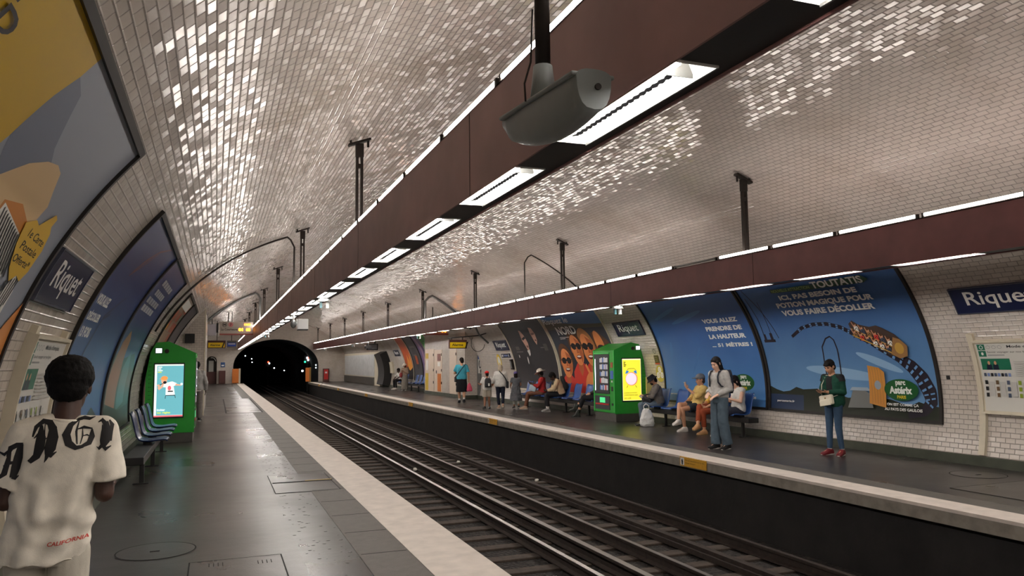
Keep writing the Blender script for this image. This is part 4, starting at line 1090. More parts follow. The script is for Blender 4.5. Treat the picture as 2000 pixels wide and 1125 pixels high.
b = MB(); b.tube([(9.55, 29.5, 3.4), (9.75, 29.5, 3.0), (9.9, 29.5, 2.68), (10.12, 29.5, 2.5), (10.3, 29.5, 2.35)], 0.04, M_GREYMET); solo(b, 'wall_conduit', 'grey conduit stub above the right Alarme sign', 'pipe')
b = MB(); b.tube([(9.55 + 0.28 * (1 - math.cos(q)), 29.45, 2.3 - 0.28 * math.sin(q) + 0.1 * (1 if q < 0 else 0)) for q in [math.pi * i / 14 for i in range(-3, 15)]], 0.012, M_BLACK); solo(b, 'cable_loop', 'loop of black cable hanging right of the yellow Alarme sign', 'cable')
t = thing('departure_board', 'departure board with amber minutes hanging partly hidden behind the far gantry', 'sign', (9.0, 33.0, 2.8))
b = MB(); b.bb((8.2, 32.9, 2.86), (9.6, 33.1, 3.45), M_BOARD); b.bb((8.2, 32.89, 2.80), (9.6, 33.1, 2.88), mat('dull_red_band')); b.build('housing', t, weld=False)
a = Art(plane_map((8.2, 32.89, 2.86), (1, 0, 0), (0, 0, 1), (0, -1, 0)), 0.012, cut=0); a.text('09', 0.8, 0.06, 1.0, 0.2, M_LED, 0.05); a.text('14', 1.1, 0.06, 1.3, 0.2, M_LED, 0.05); a.build('digits', t)
b = MB(); b.bb((8.9, 33.0, 3.45), (8.94, 33.04, vz(8.9)), M_DARKMET); b.build('drop_rod', t)
b = MB(); b.bb((-0.95, 26.80, 2.32), (-0.66, 26.9, 2.62), M_BLACK); solo(b, 'wall_speaker', 'black box loudspeaker on the tiled wall above the left vending machine', 'loudspeaker', bevel=0.008)

# help column on the corridor head
t = thing('help_column', 'blue and white help point column on the side of the tiled corridor head', 'help point', (10.72, 31.9, 0.1))
b = MB(); b.bb((10.64, 31.88, 0.1), (10.82, 32.0, 1.95), M_GREYMET); b.build('column', t, bevel=0.01)
a = Art(plane_map((10.64, 31.88, 0.1), (1, 0, 0), (0, 0, 1), (0, -1, 0)), 0.004, cut=0)
bl = pm('help_blue', (40, 90, 180)); a.rect(0, 1.0, 0.18, 1.85, SW); a.rect(0.0, 1.62, 0.18, 1.85, bl); a.ell(0.09, 1.4, 0.06, 0.19, SK); a.ell(0.09, 1.4, 0.03, 0.14, SW); a.rect(0.10, 1.02, 0.14, 1.16, SK); a.build('face', t)
# metal panel bank at the far end of the far platform
t = thing('metal_panel_bank', 'long pale ribbed metal panel bank at the far end of the far platform', 'panel', (10.5, 61, 0))
M_PALE = mat('pale_brushed_metal', (196, 198, 198), 0.42, 0.3, var=0.12, scale=4)
b = MB(); b.bb((10.42, 52.4, 0.0), (10.66, 69.0 - 1.2, 2.35), M_CREAM); b.build('body', t, bevel=0.02)
for i in range(6):
    y = 54.2 + 2.2 * i; b = MB(); b.bb((10.38, y, 0.62), (10.42, y + 2.16, 2.18), M_PALE); b.build('panel', t, bevel=0.004)
b = MB(); b.bb((10.33, 54.2, 0.04), (10.42, 67.4, 0.56), mat('grey_grille', (120, 118, 112), 0.5, 0.4, var=0.2, scale=12))
for i in range(60): b.bb((10.322, 54.25 + 0.22 * i, 0.06), (10.33, 54.33 + 0.22 * i, 0.54), M_DARKMET)
b.build('grille', t, weld=False)
t = thing('dark_kiosk', 'dark curved kiosk end beside the metal panel bank', 'kiosk', (10.6, 51, 0))
f = wall_map(1, 52.3, 0.02); b = MB(); curved_bar(b, f, 0, 2.0, 0, 2.4, 0.0, 0.5, M_BLACK); b.build('body', t, weld=False)
b = MB(); curved_bar(b, wall_map(1, 50.2, 0.9), 0, 0.8, 0, 0.75, 0.0, 0.12, M_CREAM); solo(b, 'wall_plate', 'pale plate on the far wall right of the dark kiosk', 'panel', weld=False)
# ------------------------------------------------------------------ rails and sleepers
M_SLEEP = mat('dark_timber_sleeper', (64, 54, 46), 0.85, var=0.35, scale=9, bump=0.4, bscale=25)
def rail(x, label, zt=-0.85, head=0.072, h=0.15, m_top=M_STEEL):
    t = thing('rail', label, 'rail', (x, 30, zt - h), 0, 'running and conductor rails')
    b = MB(); a = head / 2
    b.prism([(x - 0.07, zt - h), (x + 0.07, zt - h), (x + 0.07, zt - h + 0.015), (x + 0.012, zt - h + 0.03), (x + 0.012, zt - 0.045), (x + a, zt - 0.035), (x + a, zt - 0.006), (x - a, zt - 0.006), (x - a, zt - 0.035), (x - 0.012, zt - 0.045), (x - 0.012, zt - h + 0.03), (x - 0.07, zt - h + 0.015)], 'y', YB, 116, M_RUST); b.build('rail_body', t)
    b = MB(); b.bb((x - a * 0.9, YB, zt - 0.006), (x + a * 0.9, 116, zt), m_top); b.build('running_surface', t)
rail(2.78, 'running rail of the near track tucked below the near platform edge')
rail(4.23, 'brightest running rail of the near track, farther from the near platform')
rail(4.70, 'broad dull conductor rail between the two tracks', -0.83, 0.10, 0.17, mat('dull_rail_steel', (120, 114, 108), 0.4, 1.0))
rail(5.37, 'running rail of the far track, nearer to the middle', m_top=mat('dull_rail_steel'))
rail(6.85, 'running rail of the far track beside the pit wall', m_top=M_RUST)
b = MB(); b.bb((6.08, YB, -1.0), (6.26, 116, -0.93), M_RUST); b.bb((6.12, YB, -0.93), (6.22, 116, -0.88), M_RUST)
solo(b, 'guide_bar', 'low brown bar running along the middle of the far track', 'rail')
def sleeper(x0, x1, label, grp):
    b = MB(); b.bb((x0, -0.11, -1.12), (x1, 0.11, -1.0), M_SLEEP)
    o = solo(b, 'sleeper', label, 'sleeper', grp, bevel=0.012); return o
for nm, x0, x1 in (('near', 2.4, 4.62), ('far', 5.05, 7.2)):
    p = None
    for i in range(92):
        y = 5.5 + 0.64 * i
        lab = f'dark timber sleeper of the {nm} track, the {ordw(i + 1)} from the camera'
        if p is None: p = o = sleeper(x0, x1, lab, f'sleepers of the {nm} track')
        else:
            o = p.copy(); COL.objects.link(o); o['label'] = lab
        o.location.y = y
# litter on the ballast
M_PAPER = mat('crumpled_paper', (226, 222, 212), 0.8)
for i, (x, y, z, lab) in enumerate(((3.85, 8.7, -1.0, 'small white scrap lying on a sleeper of the near track'), (4.33, 17.6, -0.85, 'white scrap on the brightest rail of the near track'), (5.95, 19.5, -1.0, 'white scrap between the rails of the far track, farther one'), (6.6, 15.8, -1.0, 'white scrap beside the guide bar of the far track'), (7.05, 12.2, -0.98, 'pale scrap standing against the far pit wall'), (6.5, 7.0, -0.98, 'silvery wrapper beside the guide bar in the nearest part of the far track'))):
    b = MB(); rg = random.Random(i)
    b.ball((x, y, z + 0.025), (0.05, 0.035, 0.03), M_PAPER, 9, 6)
    for q in b.v: q += Vector((rg.uniform(-.014, .014), rg.uniform(-.014, .014), rg.uniform(-.01, .014)))
    solo(b, 'paper_scrap', lab, 'litter', 'litter on the tracks')

# ------------------------------------------------------------------ yellow warning plates on the far edge
M_WARN = mat('amber_plate', (214, 160, 44), 0.5, var=0.08, scale=30)
M_INK = mat('black_ink', (24, 22, 22), 0.6)
for i, y in enumerate((11.32, 21.2, 31.1, 41.0, 50.9, 60.8)):
    t = thing('warning_plate', f'amber warning plate on the far platform edge, {ordw(i + 1)} from the right', 'sign', (RE - 0.02, y - 0.37, -0.15), 0, 'amber plates on the far edge')
    b = MB(); b.bb((RE - 0.022, y - 0.74, -0.15), (RE - 0.002, y, 0.0), M_WARN); b.build('plate', t, bevel=0.003)
    a = Art(plane_map((RE - 0.022, y, -0.15), (0, -1, 0), (0, 0, 1), (-1, 0, 0)), 0.001, cut=0)
    a.rect(0.02, 0.015, 0.13, 0.135, M_SIGNWHITE); a.poly([(0.06, 0.02), (0.09, 0.02), (0.1, 0.08), (0.075, 0.12), (0.05, 0.09)], M_INK)
    if i < 4:
        a.text('Ne pas descendre sur la voie', 0.17, 0.09, 0.70, 0.115, M_INK); a.text('Danger de mort', 0.17, 0.045, 0.45, 0.07, M_INK)
    a.build('lettering', t)

# ------------------------------------------------------------------ far tunnel: gates, cabinets, lamps
def gate(x0, x1, lab, m2):
    t = thing('platform_gate', lab, 'gate', ((x0 + x1) / 2, 67.5, 0))
    b = MB(); b.bb((x0, 67.4, 0.05), (x1 - 0.14, 67.46, 1.22), M_ORG); b.build('panel', t, bevel=0.01)
    b = MB(); b.bb((x1 - 0.14, 67.39, 0.0), (x1, 67.47, 1.24), m2); b.build('post', t, bevel=0.01)
gate(1.25, 1.9, 'orange gate at the end of the near platform', M_CREAM)
gate(7.1, 7.55, 'orange gate at the end of the far platform', mat('dull_ochre', (126, 96, 40), 0.6))
t = thing('fire_cabinet', 'brown cabinet against the far end wall, left of the tunnel', 'cabinet', (0.48, 67.85, 0))
b = MB(); b.bb((0.24, 67.75, 0.02), (0.74, 67.98, 1.08), M_BROWN); b.build('body', t, bevel=0.01)
b = MB(); b.bb((0.29, 67.735, 0.1), (0.69, 67.75, 0.98), M_BROWN); b.build('door', t, bevel=0.005)
t = thing('fire_cabinet', 'red cabinet against the far end wall, right of the tunnel', 'cabinet', (8.85, 67.85, 0))
b = MB(); b.bb((8.6, 67.75, 0.02), (9.1, 67.98, 1.13), M_BROWN); b.build('body', t, bevel=0.01)
M_RED = mat('red_paint', (188, 40, 36), 0.4)
b = MB(); b.bb((8.68, 67.735, 0.2), (9.02, 67.75, 1.05), M_RED); b.bb((8.76, 67.72, 0.72), (8.94, 67.735, 0.86), M_SIGNWHITE); b.build('door', t, weld=False)
t = thing('wall_notice', 'small blue notice on the far end wall above the brown cabinet', 'notice', (0.5, 67.98, 1.35))
b = MB(); b.bb((0.35, 67.96, 1.36), (0.69, 67.99, 1.76), mat('blue_print', (44, 80, 130), 0.5)); b.build('sheet', t)
b = MB(); b.bb((0.42, 67.95, 1.45), (0.62, 67.96, 1.55), M_SIGNWHITE); b.build('white_field', t)
G_W = glow('tunnel_lamp_white', (235, 245, 255), 6.0); G_R = glow('signal_red', (255, 70, 40), 5.0); G_G = glow('signal_green', (40, 220, 140), 3.0)
for i, (x, y, z, r, lab) in enumerate(((1.55, 80, 2.3, .07, 'white lamp on the left tunnel wall, highest and nearest'), (2.66, 80, 2.39, .05, 'white lamp under the tunnel roof, second from the left'), (3.42, 84, 2.11, .05, 'white tunnel lamp, third from the left'), (3.47, 84, 1.76, .05, 'white tunnel lamp just below the third one'), (6.07, 90, 1.1, .07, 'white lamp low in the middle of the tunnel'), (6.99, 88, 0.83, .06, 'faint white lamp low right of the middle of the tunnel'), (7.41, 73, 0.91, .09, 'bright white lamp behind the right tunnel gate'), (1.7, 82, 2.1, .05, 'white lamp on the left tunnel wall, below the highest'), (8.2, 69.5, 1.43, .05, 'white marker lamp on the right rim of the tunnel, upper'), (8.2, 69.5, 1.2, .05, 'white marker lamp on the right rim of the tunnel, lower'))):
    t = thing('tunnel_lamp', lab, 'lamp', (x, y, z), 0, 'tunnel lamps')
    b = MB(); b.ball((x, y, z), r, G_W, 10, 8); b.build('bulb', t)
    b = MB(); b.cyl((x, y + r * 0.6, z), (x, y + r * 0.6 + 0.1, z), r * 1.2, M_BLACK, 10); b.build('housing', t)
for x, y, z, lab, pts in ((5.73, 95, 1.67, 'distant red and white signal in the middle of the tunnel', ((0, .1, G_R), (.12, -.05, G_W))), (7.95, 74, 2.0, 'tall signal with red, white and green lamps on the right in the tunnel', ((-.02, .1, G_W), (.1, .12, G_R), (.06, -.1, G_W), (-.22, -.27, G_G)))):
    t = thing('rail_signal', lab, 'signal', (x, y, -1.0))
    b = MB(); b.bb((x - .3, y + .06, z - .42), (x + .25, y + .2, z + .3), M_BLACK); b.bb((x - .04, y + .08, -1.03), (x + .04, y + .16, z - .4), M_BLACK); b.build('post', t, weld=False)
    for dx, dz, g in pts:
        b = MB(); b.ball((x + dx, y, z + dz), 0.085, g, 12, 8); b.build('lens', t)

# ------------------------------------------------------------------ covers in the platform floors
M_COVER = asphalt('worn_cover_plate', (56, 52, 49), 0.30, 0.05)
def round_cover(x, y, r, lab):
    t = thing('manhole_cover', lab, 'manhole cover', (x, y, 0))
    b = MB(); b.cyl((x, y, -0.02), (x, y, 0.003), r, M_COVER, 40); b.build('lid', t)
    b = MB()
    for i in range(40):
        a0, a1 = 2 * math.pi * i / 40, 2 * math.pi * (i + 1) / 40
        b.add([(x + q * math.cos(a), y + q * math.sin(a), 0.0045) for a in (a0, a1) for q in (r, r + 0.012)], [(0, 1, 3, 2)], M_GROOVE)
    b.build('rim', t, recalc=False)
    b = MB(); b.bb((x - 0.05, y - 0.03, 0.003), (x + 0.03, y, 0.006), M_GROOVE); b.build('keyhole', t)
def rect_cover(pts, lab, handles=(), w=0.012):
    cx = sum(p[0] for p in pts) / 4; cy = sum(p[1] for p in pts) / 4
    t = thing('access_cover', lab, 'floor cover', (cx, cy, 0))
    b = MB(); b.prism(pts, 'z', -0.02, 0.004, M_COVER); b.build('lid', t)
    b = MB()
    for i in range(4):
        p, q = Vector((*pts[i], 0)), Vector((*pts[(i + 1) % 4], 0)); d = (q - p).normalized(); n = Vector((-d.y, d.x, 0)) * w / 2
        z = Vector((0, 0, 0.0055))
        b.add([p - n - d * w / 2 + z, q - n + d * w / 2 + z, q + n + d * w / 2 + z, p + n - d * w / 2 + z], [(0, 1, 2, 3)], M_GROOVE)
    b.build('rim', t, recalc=False, weld=False)
    for x, y in handles:
        b = MB()
        for k in range(4): b.bb((x + k * 0.035, y - 0.05, 0.004), (x + k * 0.035 + 0.006, y + 0.05, 0.0065), M_GROOVE)
        b.build('lifting_slot', t, weld=False)
round_cover(-0.46, 7.68, 0.32, 'round cover in the near platform right of the boy')
rect_cover([(-0.17, 5.7), (0.56, 5.7), (0.56, 7.1), (-0.17, 7.1)], 'rectangular cover with lifting slots at the bottom of the near platform', ((-0.02, 6.95), (0.36, 6.9)))
rect_cover([(0.74, 10.35), (1.55, 10.35), (1.55, 12.0), (0.74, 12.0)], 'long rectangular cover across the grey tactile strip of the near platform')
rect_cover([(0.35, 27.5), (1.5, 27.5), (1.5, 38.5), (0.35, 38.5)], 'long distant floor plate in the near platform', w=0.05)
b = MB(); b.bb((0.76, 11.2, 0.004), (1.56, 11.25, 0.009), M_GROOVE); b.bb((1.2, 11.25, 0.004), (1.56, 11.3, 0.008), M_YEL); solo(b, 'floor_slot', 'dark slot with a yellow line across the cover in the tactile strip', 'slot', weld=False)
round_cover(9.85, 7.78, 0.34, 'round cover in the far platform near the right edge of the photo')
rect_cover([(8.55, 6.0), (9.9, 6.0), (9.9, 7.15), (8.55, 7.15)], 'rectangular cover in the far platform at the right edge of the photo')
# ------------------------------------------------------------------ vending machines
M_VG = mat('vending_green', (38, 150, 48), 0.35, var=0.04); M_VBASE = mat('vending_base_grey', (84, 82, 76), 0.45, 0.4, var=0.1)
M_VDARK = mat('vending_interior', (44, 46, 50), 0.6)
def vending(label, x0, y0, sg, screen, side):
    """sg=+1: front faces the track at x0 and the body runs towards +x; the lit screen is on the end facing the camera"""
    def P(d, y, z): return (x0 + sg * d, y0 + y, z)
    t = thing('vending_machine', label, 'vending machine', P(0.5, 0.6, 0), 0, 'green vending machines')
    prof = [(0, 0.22), (0, 1.88), (0.50, 2.08), (0.76, 2.02), (0.86, 1.75), (0.93, 1.1), (0.95, 0.22)]
    if side == 'L': prof = [(0, 0.22), (0, 1.88), (0.52, 2.12), (0.76, 2.10), (0.86, 1.9), (0.94, 1.4), (0.95, 0.22)]
    b = MB()
    n = len(prof)
    vs = [P(d, 0, z) for d, z in prof] + [P(d, 1.22, z) for d, z in prof]
    b.add(vs, [tuple(range(n)), tuple(range(n, 2 * n))[::-1]] + [(i, (i + 1) % n, n + (i + 1) % n, n + i) for i in range(n)], M_VG)
    b.build('body', t, bevel=0.012)
    b = MB(); b.bb(P(0.015, 0.01, 0), P(0.93, 1.2, 0.22), M_VBASE); b.build('base', t, bevel=0.006)
    fm = plane_map(P(0, -0.004, 0), (sg, 0, 0), (0, 0, 1), (0, -1, 0))
    b = MB()
    def panel(d0, z0, d1, z1, o0, o1, m): b.bb(P(min(d0, d1), -o1, z0), P(max(d0, d1), -o0, z1), m)
    panel(0.20, 0.52, 0.80, 1.68, 0.0, 0.014, M_BLACK); b.build('screen_frame', t, bevel=0.004)
    # picture: s runs left to right as seen by the viewer
    if sg > 0: sm = plane_map(P(0.22, -0.015, 0.55), (1, 0, 0), (0, 0, 1), (0, -1, 0))
    else: sm = plane_map(P(0.78, -0.015, 0.55), (1, 0, 0), (0, 0, 1), (0, -1, 0))
    a = Art(sm, 0.001, cut=0); screen(a); a.build('lit_screen', t)
    b = MB(); panel(0.64, 1.88, 0.79, 2.0, 0.0, 0.006, M_BLACK); b.build('label_frame', t)
    b = MB(); panel(0.655, 1.89, 0.775, 1.99, 0.006, 0.009, glow('lit_label', (236, 246, 248), 0.8)); b.build('lit_label', t)
    b = MB(); c0 = P(0.56, -0.02, 1.93); c1 = P(0.56, 0.0, 1.93); b.cyl(c0, c1, 0.045, M_DARKMET, 20); b.build('lock', t)
    b = MB()
    for i in range(13):
        for j in range(2): b.cyl(P(0.86 + 0.03 * j, -0.004, 0.75 + 0.085 * i), P(0.86 + 0.03 * j, 0.002, 0.75 + 0.085 * i), 0.008, M_GROOVE, 6)
    b.build('vent_holes', t, weld=False)
    # front: window, shelves, keypad
    def fr(y0_, z0, y1_, z1, o0, o1, m, bb=None):
        q = bb or MB(); q.bb(P(-o1, y0_, z0), P(-o0, y1_, z1), m); return q
    fr(0.30, 0.72, 1.16, 1.78, 0.0, 0.012, M_BLACK).build('window_frame', t)
    fr(0.34, 0.75, 1.12, 1.75, 0.012, 0.014, M_VDARK).build('window_back', t)
    rg = random.Random(11)
    cols = [mat('snack_white', (224, 226, 230), 0.3), mat('snack_blue', (92, 128, 200), 0.3), mat('snack_lilac', (190, 180, 220), 0.3), mat('snack_red', (196, 60, 60), 0.3)]
    for r in range(5):
        q = MB()
        for c in range(6):
            y = 0.36 + 0.075 * c
            fr(y, 0.82 + 0.185 * r, y + 0.062, 0.82 + 0.185 * r + rg.uniform(0.11, 0.15), 0.014, 0.03, cols[rg.randrange(4) if c % 2 else 0], q)
        q.build('snack_row', t, weld=False)
    fr(1.08, 0.8, 1.10, 1.65, 0.014, 0.02, glow('cabinet_light', (240, 246, 255), 3.0)).build('light_strip', t)
    q = MB(); fr(0.28, 1.79, 1.18, 1.82, 0, 0.02, mat('bright_green_rim', (70, 190, 90), 0.3), q); fr(1.17, 0.25, 1.2, 1.88, 0, 0.015, mat('bright_green_rim'), q); fr(0.02, 0.25, 0.05, 1.86, 0, 0.012, mat('bright_green_rim'), q); q.build('trim', t, weld=False)
    q = MB(); fr(0.30, 0.30, 1.14, 0.66, 0, 0.012, M_VDARK, q); fr(0.34, 0.42, 1.1, 0.46, 0.012, 0.02, M_RED, q); q.build('collection_bin', t, weld=False)
    fr(0.55, 0.48, 0.85, 0.62, 0.012, 0.018, glow('bin_display', (70, 190, 120), 0.8)).build('bin_display', t)
    q = MB(); fr(0.10, 1.42, 0.22, 1.56, 0, 0.01, mat('orange_card', (160, 80, 50), 0.5), q); fr(0.08, 1.12, 0.24, 1.34, 0, 0.01, mat('blue_keypad', (70, 110, 190), 0.4), q); fr(0.13, 1.03, 0.19, 1.08, 0, 0.01, M_SIGNWHITE, q); fr(0.11, 0.8, 0.2, 0.92, 0, 0.01, M_BLACK, q); fr(0.12, 0.42, 0.19, 0.48, 0, 0.012, M_BLACK, q); q.build('keypad', t, weld=False)
    return t
def lit(name, rgb, s=1.0): return glow('screen_' + name, rgb, s * 0.72)
def scr_yellow(a):
    Y = lit('yellow', (240, 228, 60)); K = lit('ink', (60, 52, 20), 0.5); B = lit('blue', (52, 120, 190)); W = lit('rose_white', (232, 214, 226)); R = lit('coral', (214, 130, 96))
    a.rect(0, 0, 0.56, 1.1, lit('pale', (250, 246, 200))); a.rect(0.01, 0.01, 0.55, 1.07, Y)
    for i in range(4): a.rect(0.04, 1.0 - 0.035 * i, 0.04 + (0.06, 0.05, 0.08, 0.06)[i], 1.02 - 0.035 * i, K)
    a.line([(0.14, 0.80), (0.18, 0.84), (0.36, 0.84), (0.40, 0.80)], 0.012, K)
    a.poly([(0.08, 0.70), (0.12, 0.80), (0.20, 0.77), (0.16, 0.72)], B); a.poly([(0.44, 0.70), (0.42, 0.80), (0.33, 0.77), (0.37, 0.72)], B)
    a.ell(0.27, 0.57, 0.185, 0.18, R); a.ell(0.26, 0.57, 0.165, 0.16, W)
    a.line([(0.16, 0.40), (0.12, 0.34)], 0.012, K); a.line([(0.38, 0.40), (0.42, 0.34)], 0.012, K)
    a.text('toute journée', 0.04, 0.175, 0.42, 0.225, K); a.text('commence par', 0.04, 0.11, 0.46, 0.16, K); a.text('un café', 0.04, 0.045, 0.24, 0.095, K)
def scr_teal(a):
    T = lit('teal', (104, 176, 186)); W = lit('white', (236, 240, 236)); O = lit('orange', (232, 150, 80)); S = lit('skin', (226, 170, 140)); K = lit('ink2', (40, 44, 52), 0.4); YG = lit('lime', (214, 226, 90)); R = lit('rose', (220, 100, 110))
    a.rect(0, 0, 0.56, 1.1, W); a.rect(0.045, 0.035, 0.56, 1.07, T); a.rect(0.0, 0.0, 0.56, 0.03, R)
    for i in range(3): a.rect(0.06, 1.03 - 0.035 * i, (0.14, 0.12, 0.15)[i], 1.05 - 0.035 * i, W)
    a.rect(0.06, 0.925, 0.13, 0.945, YG)
    a.poly([(0.18, 0.70), (0.34, 0.74), (0.43, 0.70), (0.42, 0.66), (0.37, 0.64), (0.40, 0.46), (0.22, 0.44), (0.22, 0.62), (0.17, 0.62)], W)
    a.poly([(0.41, 0.69), (0.52, 0.665), (0.52, 0.645), (0.40, 0.65)], S); a.ell(0.525, 0.68, 0.025, 0.025, W, 12)
    a.poly([(0.19, 0.70), (0.16, 0.62), (0.09, 0.56), (0.06, 0.60), (0.08, 0.66), (0.12, 0.63), (0.15, 0.70)], S); a.ell(0.08, 0.66, 0.03, 0.02, S, 12)
    a.ell(0.185, 0.755, 0.055, 0.07, S, 18); a.ell(0.20, 0.72, 0.035, 0.03, K, 14); a.ell(0.19, 0.81, 0.065, 0.045, O, 18); a.rect(0.10, 0.785, 0.2, 0.80, O)
    a.line([(0.10, 0.67), (0.17, 0.70)], 0.012, K); a.rect(0.22, 0.44, 0.405, 0.455, K); a.line([(0.22, 0.44), (0.215, 0.38)], 0.01, K); a.line([(0.40, 0.45), (0.41, 0.39)], 0.01, K)
    a.ell(0.29, 0.60, 0.035, 0.05, R, 14); a.rect(0.26, 0.52, 0.36, 0.545, K)
    a.text('imiter', 0.06, 0.125, 0.22, 0.17, W, 0.03); a.text('tes règles', 0.06, 0.06, 0.32, 0.11, YG, 0.03)
vending('green vending machine with a yellow alarm clock screen on the far platform', 9.83, 18.07, 1, scr_yellow, 'R')
vending('green vending machine with a teal screen on the near platform', -0.42, 17.9, -1, scr_teal, 'L')
b = MB(); b.bb((10.62, 17.80, 0.55), (10.78, 17.84, 1.16), mat('pale_yellow_box', (206, 196, 120), 0.5)); solo(b, 'leaflet_box', 'pale yellow slim box at the wall beside the right vending machine', 'box', bevel=0.004)

# ------------------------------------------------------------------ seat rows
M_SEAT = mat('blue_seat_shell', (44, 84, 150), 0.32, var=0.05); M_SEATB = mat('dark_blue_seat_shell', (28, 46, 88), 0.3, var=0.05)
SEATP = [(0.15, 0.885), (0.165, 0.89), (0.19, 0.84), (0.215, 0.74), (0.24, 0.62), (0.265, 0.53), (0.30, 0.478), (0.36, 0.455), (0.46, 0.45), (0.57, 0.462), (0.66, 0.47), (0.695, 0.462), (0.70, 0.445)]
def seat_mesh(m, w=0.47):
    b = MB(); n = len(SEATP) - 1; U = 8
    th = 0.016
    top = []; bot = []
    for j in range(n + 1):
        d, z = SEATP[j]
        q0 = SEATP[max(j - 1, 0)]; q1 = SEATP[min(j + 1, n)]
        tx, tz = q1[0] - q0[0], q1[1] - q0[1]; l = math.hypot(tx, tz); nx, nz = tz / l * -1, tx / l
        rt, rb = [], []
        for i in range(U + 1):
            u = i / U * 2 - 1
            wj = w / 2 * (0.86 if j < 2 else 1.0) * (0.93 if j > n - 2 else 1)
            lift = 0.022 * max(0, abs(u) - 0.55) / 0.45
            p = Vector((d + nx * lift, u * wj, z + nz * lift))
            rt.append(p); rb.append(p - Vector((nx, 0, nz)) * th)
        top.append(rt); bot.append(rb)
    rings = [rt + rb[::-1] for rt, rb in zip(top, bot)]
    b.loft(rings, m)
    return b
def seat_row(label, x_wall, ys, side, m, yb0, yb1, legs):
    rz = math.pi if side > 0 else 0.0
    t = thing('seat_row', label, 'seats', (x_wall, (yb0 + yb1) / 2, 0), rz, 'rows of blue platform seats')
    yc = (yb0 + yb1) / 2; sgn = -1 if side > 0 else 1
    first = None
    for y in ys:
        if first is None: o = first = seat_mesh(m).build('seat', t, world=False)
        else: o = first.copy(); COL.objects.link(o); o.parent = t
        o.location = (0, (y - yc) * sgn, 0)
    b = MB(); b.bb((0.26, (yb0 - yc) * sgn, 0.30), (0.52, (yb1 - yc) * sgn, 0.405), M_BLACK); b.build('beam', t, world=False, bevel=0.01)
    for y in ys:
        b = MB(); b.bb((0.36, (y - yc) * sgn - 0.12, 0.40), (0.48, (y - yc) * sgn + 0.12, 0.452), M_BLACK); b.build('seat_mount', t, world=False)
    for y in legs:
        b = MB(); yy = (y - yc) * sgn; b.bb((0.44, yy - 0.022, 0.0), (0.50, yy + 0.022, 0.31), M_BLACK); b.bb((0.36, yy - 0.035, 0.0), (0.56, yy + 0.035, 0.015), M_BLACK); b.build('leg', t, world=False, weld=False)
    return t
XWR = 10.74
seat_row('row of blue seats right of the right vending machine', XWR, (16.75, 15.95, 15.15, 14.35, 13.6), 1, M_SEAT, 13.15, 17.1, (16.35, 14.8, 13.4))
seat_row('row of blue seats in front of the film poster left of the right vending machine', XWR, (25.65, 24.9, 24.1, 23.3, 22.5, 21.7, 20.9, 20.05), 1, M_SEAT, 19.6, 26.0, (25.3, 23.7, 22.1, 20.5))
seat_row('distant row of blue seats in front of the green poster on the far platform', XWR, (45.4, 44.6, 42.2, 41.4, 40.6, 39.8), 1, M_SEAT, 39.4, 45.9, (45.0, 42.6, 41.0, 39.6))
seat_row('row of dark blue seats on the near platform in front of the left vending machine', -1.40, (13.6, 14.55, 15.5, 16.45), -1, M_SEATB, 11.6, 16.8, (14.0, 16.2, 12.0))
# ------------------------------------------------------------------ people: helpers
def skin(name, rgb): return mat('skin_' + name, rgb, 0.5, var=0.06, scale=14)
def cloth(name, rgb=(128, 128, 128), rough=0.85): return mat('cloth_' + name, rgb, rough, var=0.10, scale=18, bump=0.12, bscale=220, spec=0.25)
V = Vector
def blob(mb, name, m, voxel, smooth=3, amp=0.0, freq=9.0, parent=None, seed=0.0, fold=None, world=False):
    """fuse the collected solids into one continuous smooth surface"""
    me = mb.mesh('tmp_' + name)
    ob = bpy.data.objects.new('tmp_' + name, me); COL.objects.link(ob)
    r = ob.modifiers.new('r', 'REMESH'); r.mode = 'VOXEL'; r.voxel_size = voxel; r.adaptivity = 0
    if smooth:
        s_ = ob.modifiers.new('s', 'SMOOTH'); s_.iterations = smooth; s_.factor = 0.5
    dg = bpy.context.evaluated_depsgraph_get()
    out = bpy.data.meshes.new_from_object(ob.evaluated_get(dg))
    out.name = name
    bpy.data.objects.remove(ob, do_unlink=True); bpy.data.meshes.remove(me)
    out.materials.clear(); out.materials.append(m)
    out.polygons.foreach_set('use_smooth', [True] * len(out.polygons))
    out.polygons.foreach_set('material_index', [0] * len(out.polygons))
    if amp or fold:
        ns = [v.normal.copy() for v in out.vertices]
        for v, n in zip(out.vertices, ns):
            d = 0.0
            if amp: d += amp * (noise.noise(v.co * freq + V((seed, 0, 0))) + 0.5 * noise.noise(v.co * freq * 2.1 + V((0, seed, 5))))
            if fold: d += fold(v.co, n)
            v.co += n * d
        out.update()
    if world and parent is not None: out.transform(MW[parent.name].inverted())
    o = bpy.data.objects.new(name, out)
    if parent is not None and parent.name in MW: MW[o.name] = MW[parent.name]
    return link(o, parent)
def ring(c, ax, ay, rx, ry, n=24, pw=1.0):
    R = []
    for i in range(n):
        t = 2 * math.pi * i / n; a, b = math.cos(t), math.sin(t)
        R.append(c + ax * (rx * math.copysign(abs(a) ** pw, a)) + ay * (ry * math.copysign(abs(b) ** pw, b)))
    return R
def limb(b, p0, p1, r0, r1, m, cap0=True, cap1=True):
    b.cone(p0, p1, r0, r1, m, 16)
    if cap0: b.ball(p0, r0, m, 16, 10)
    if cap1: b.ball(p1, r1, m, 16, 10)

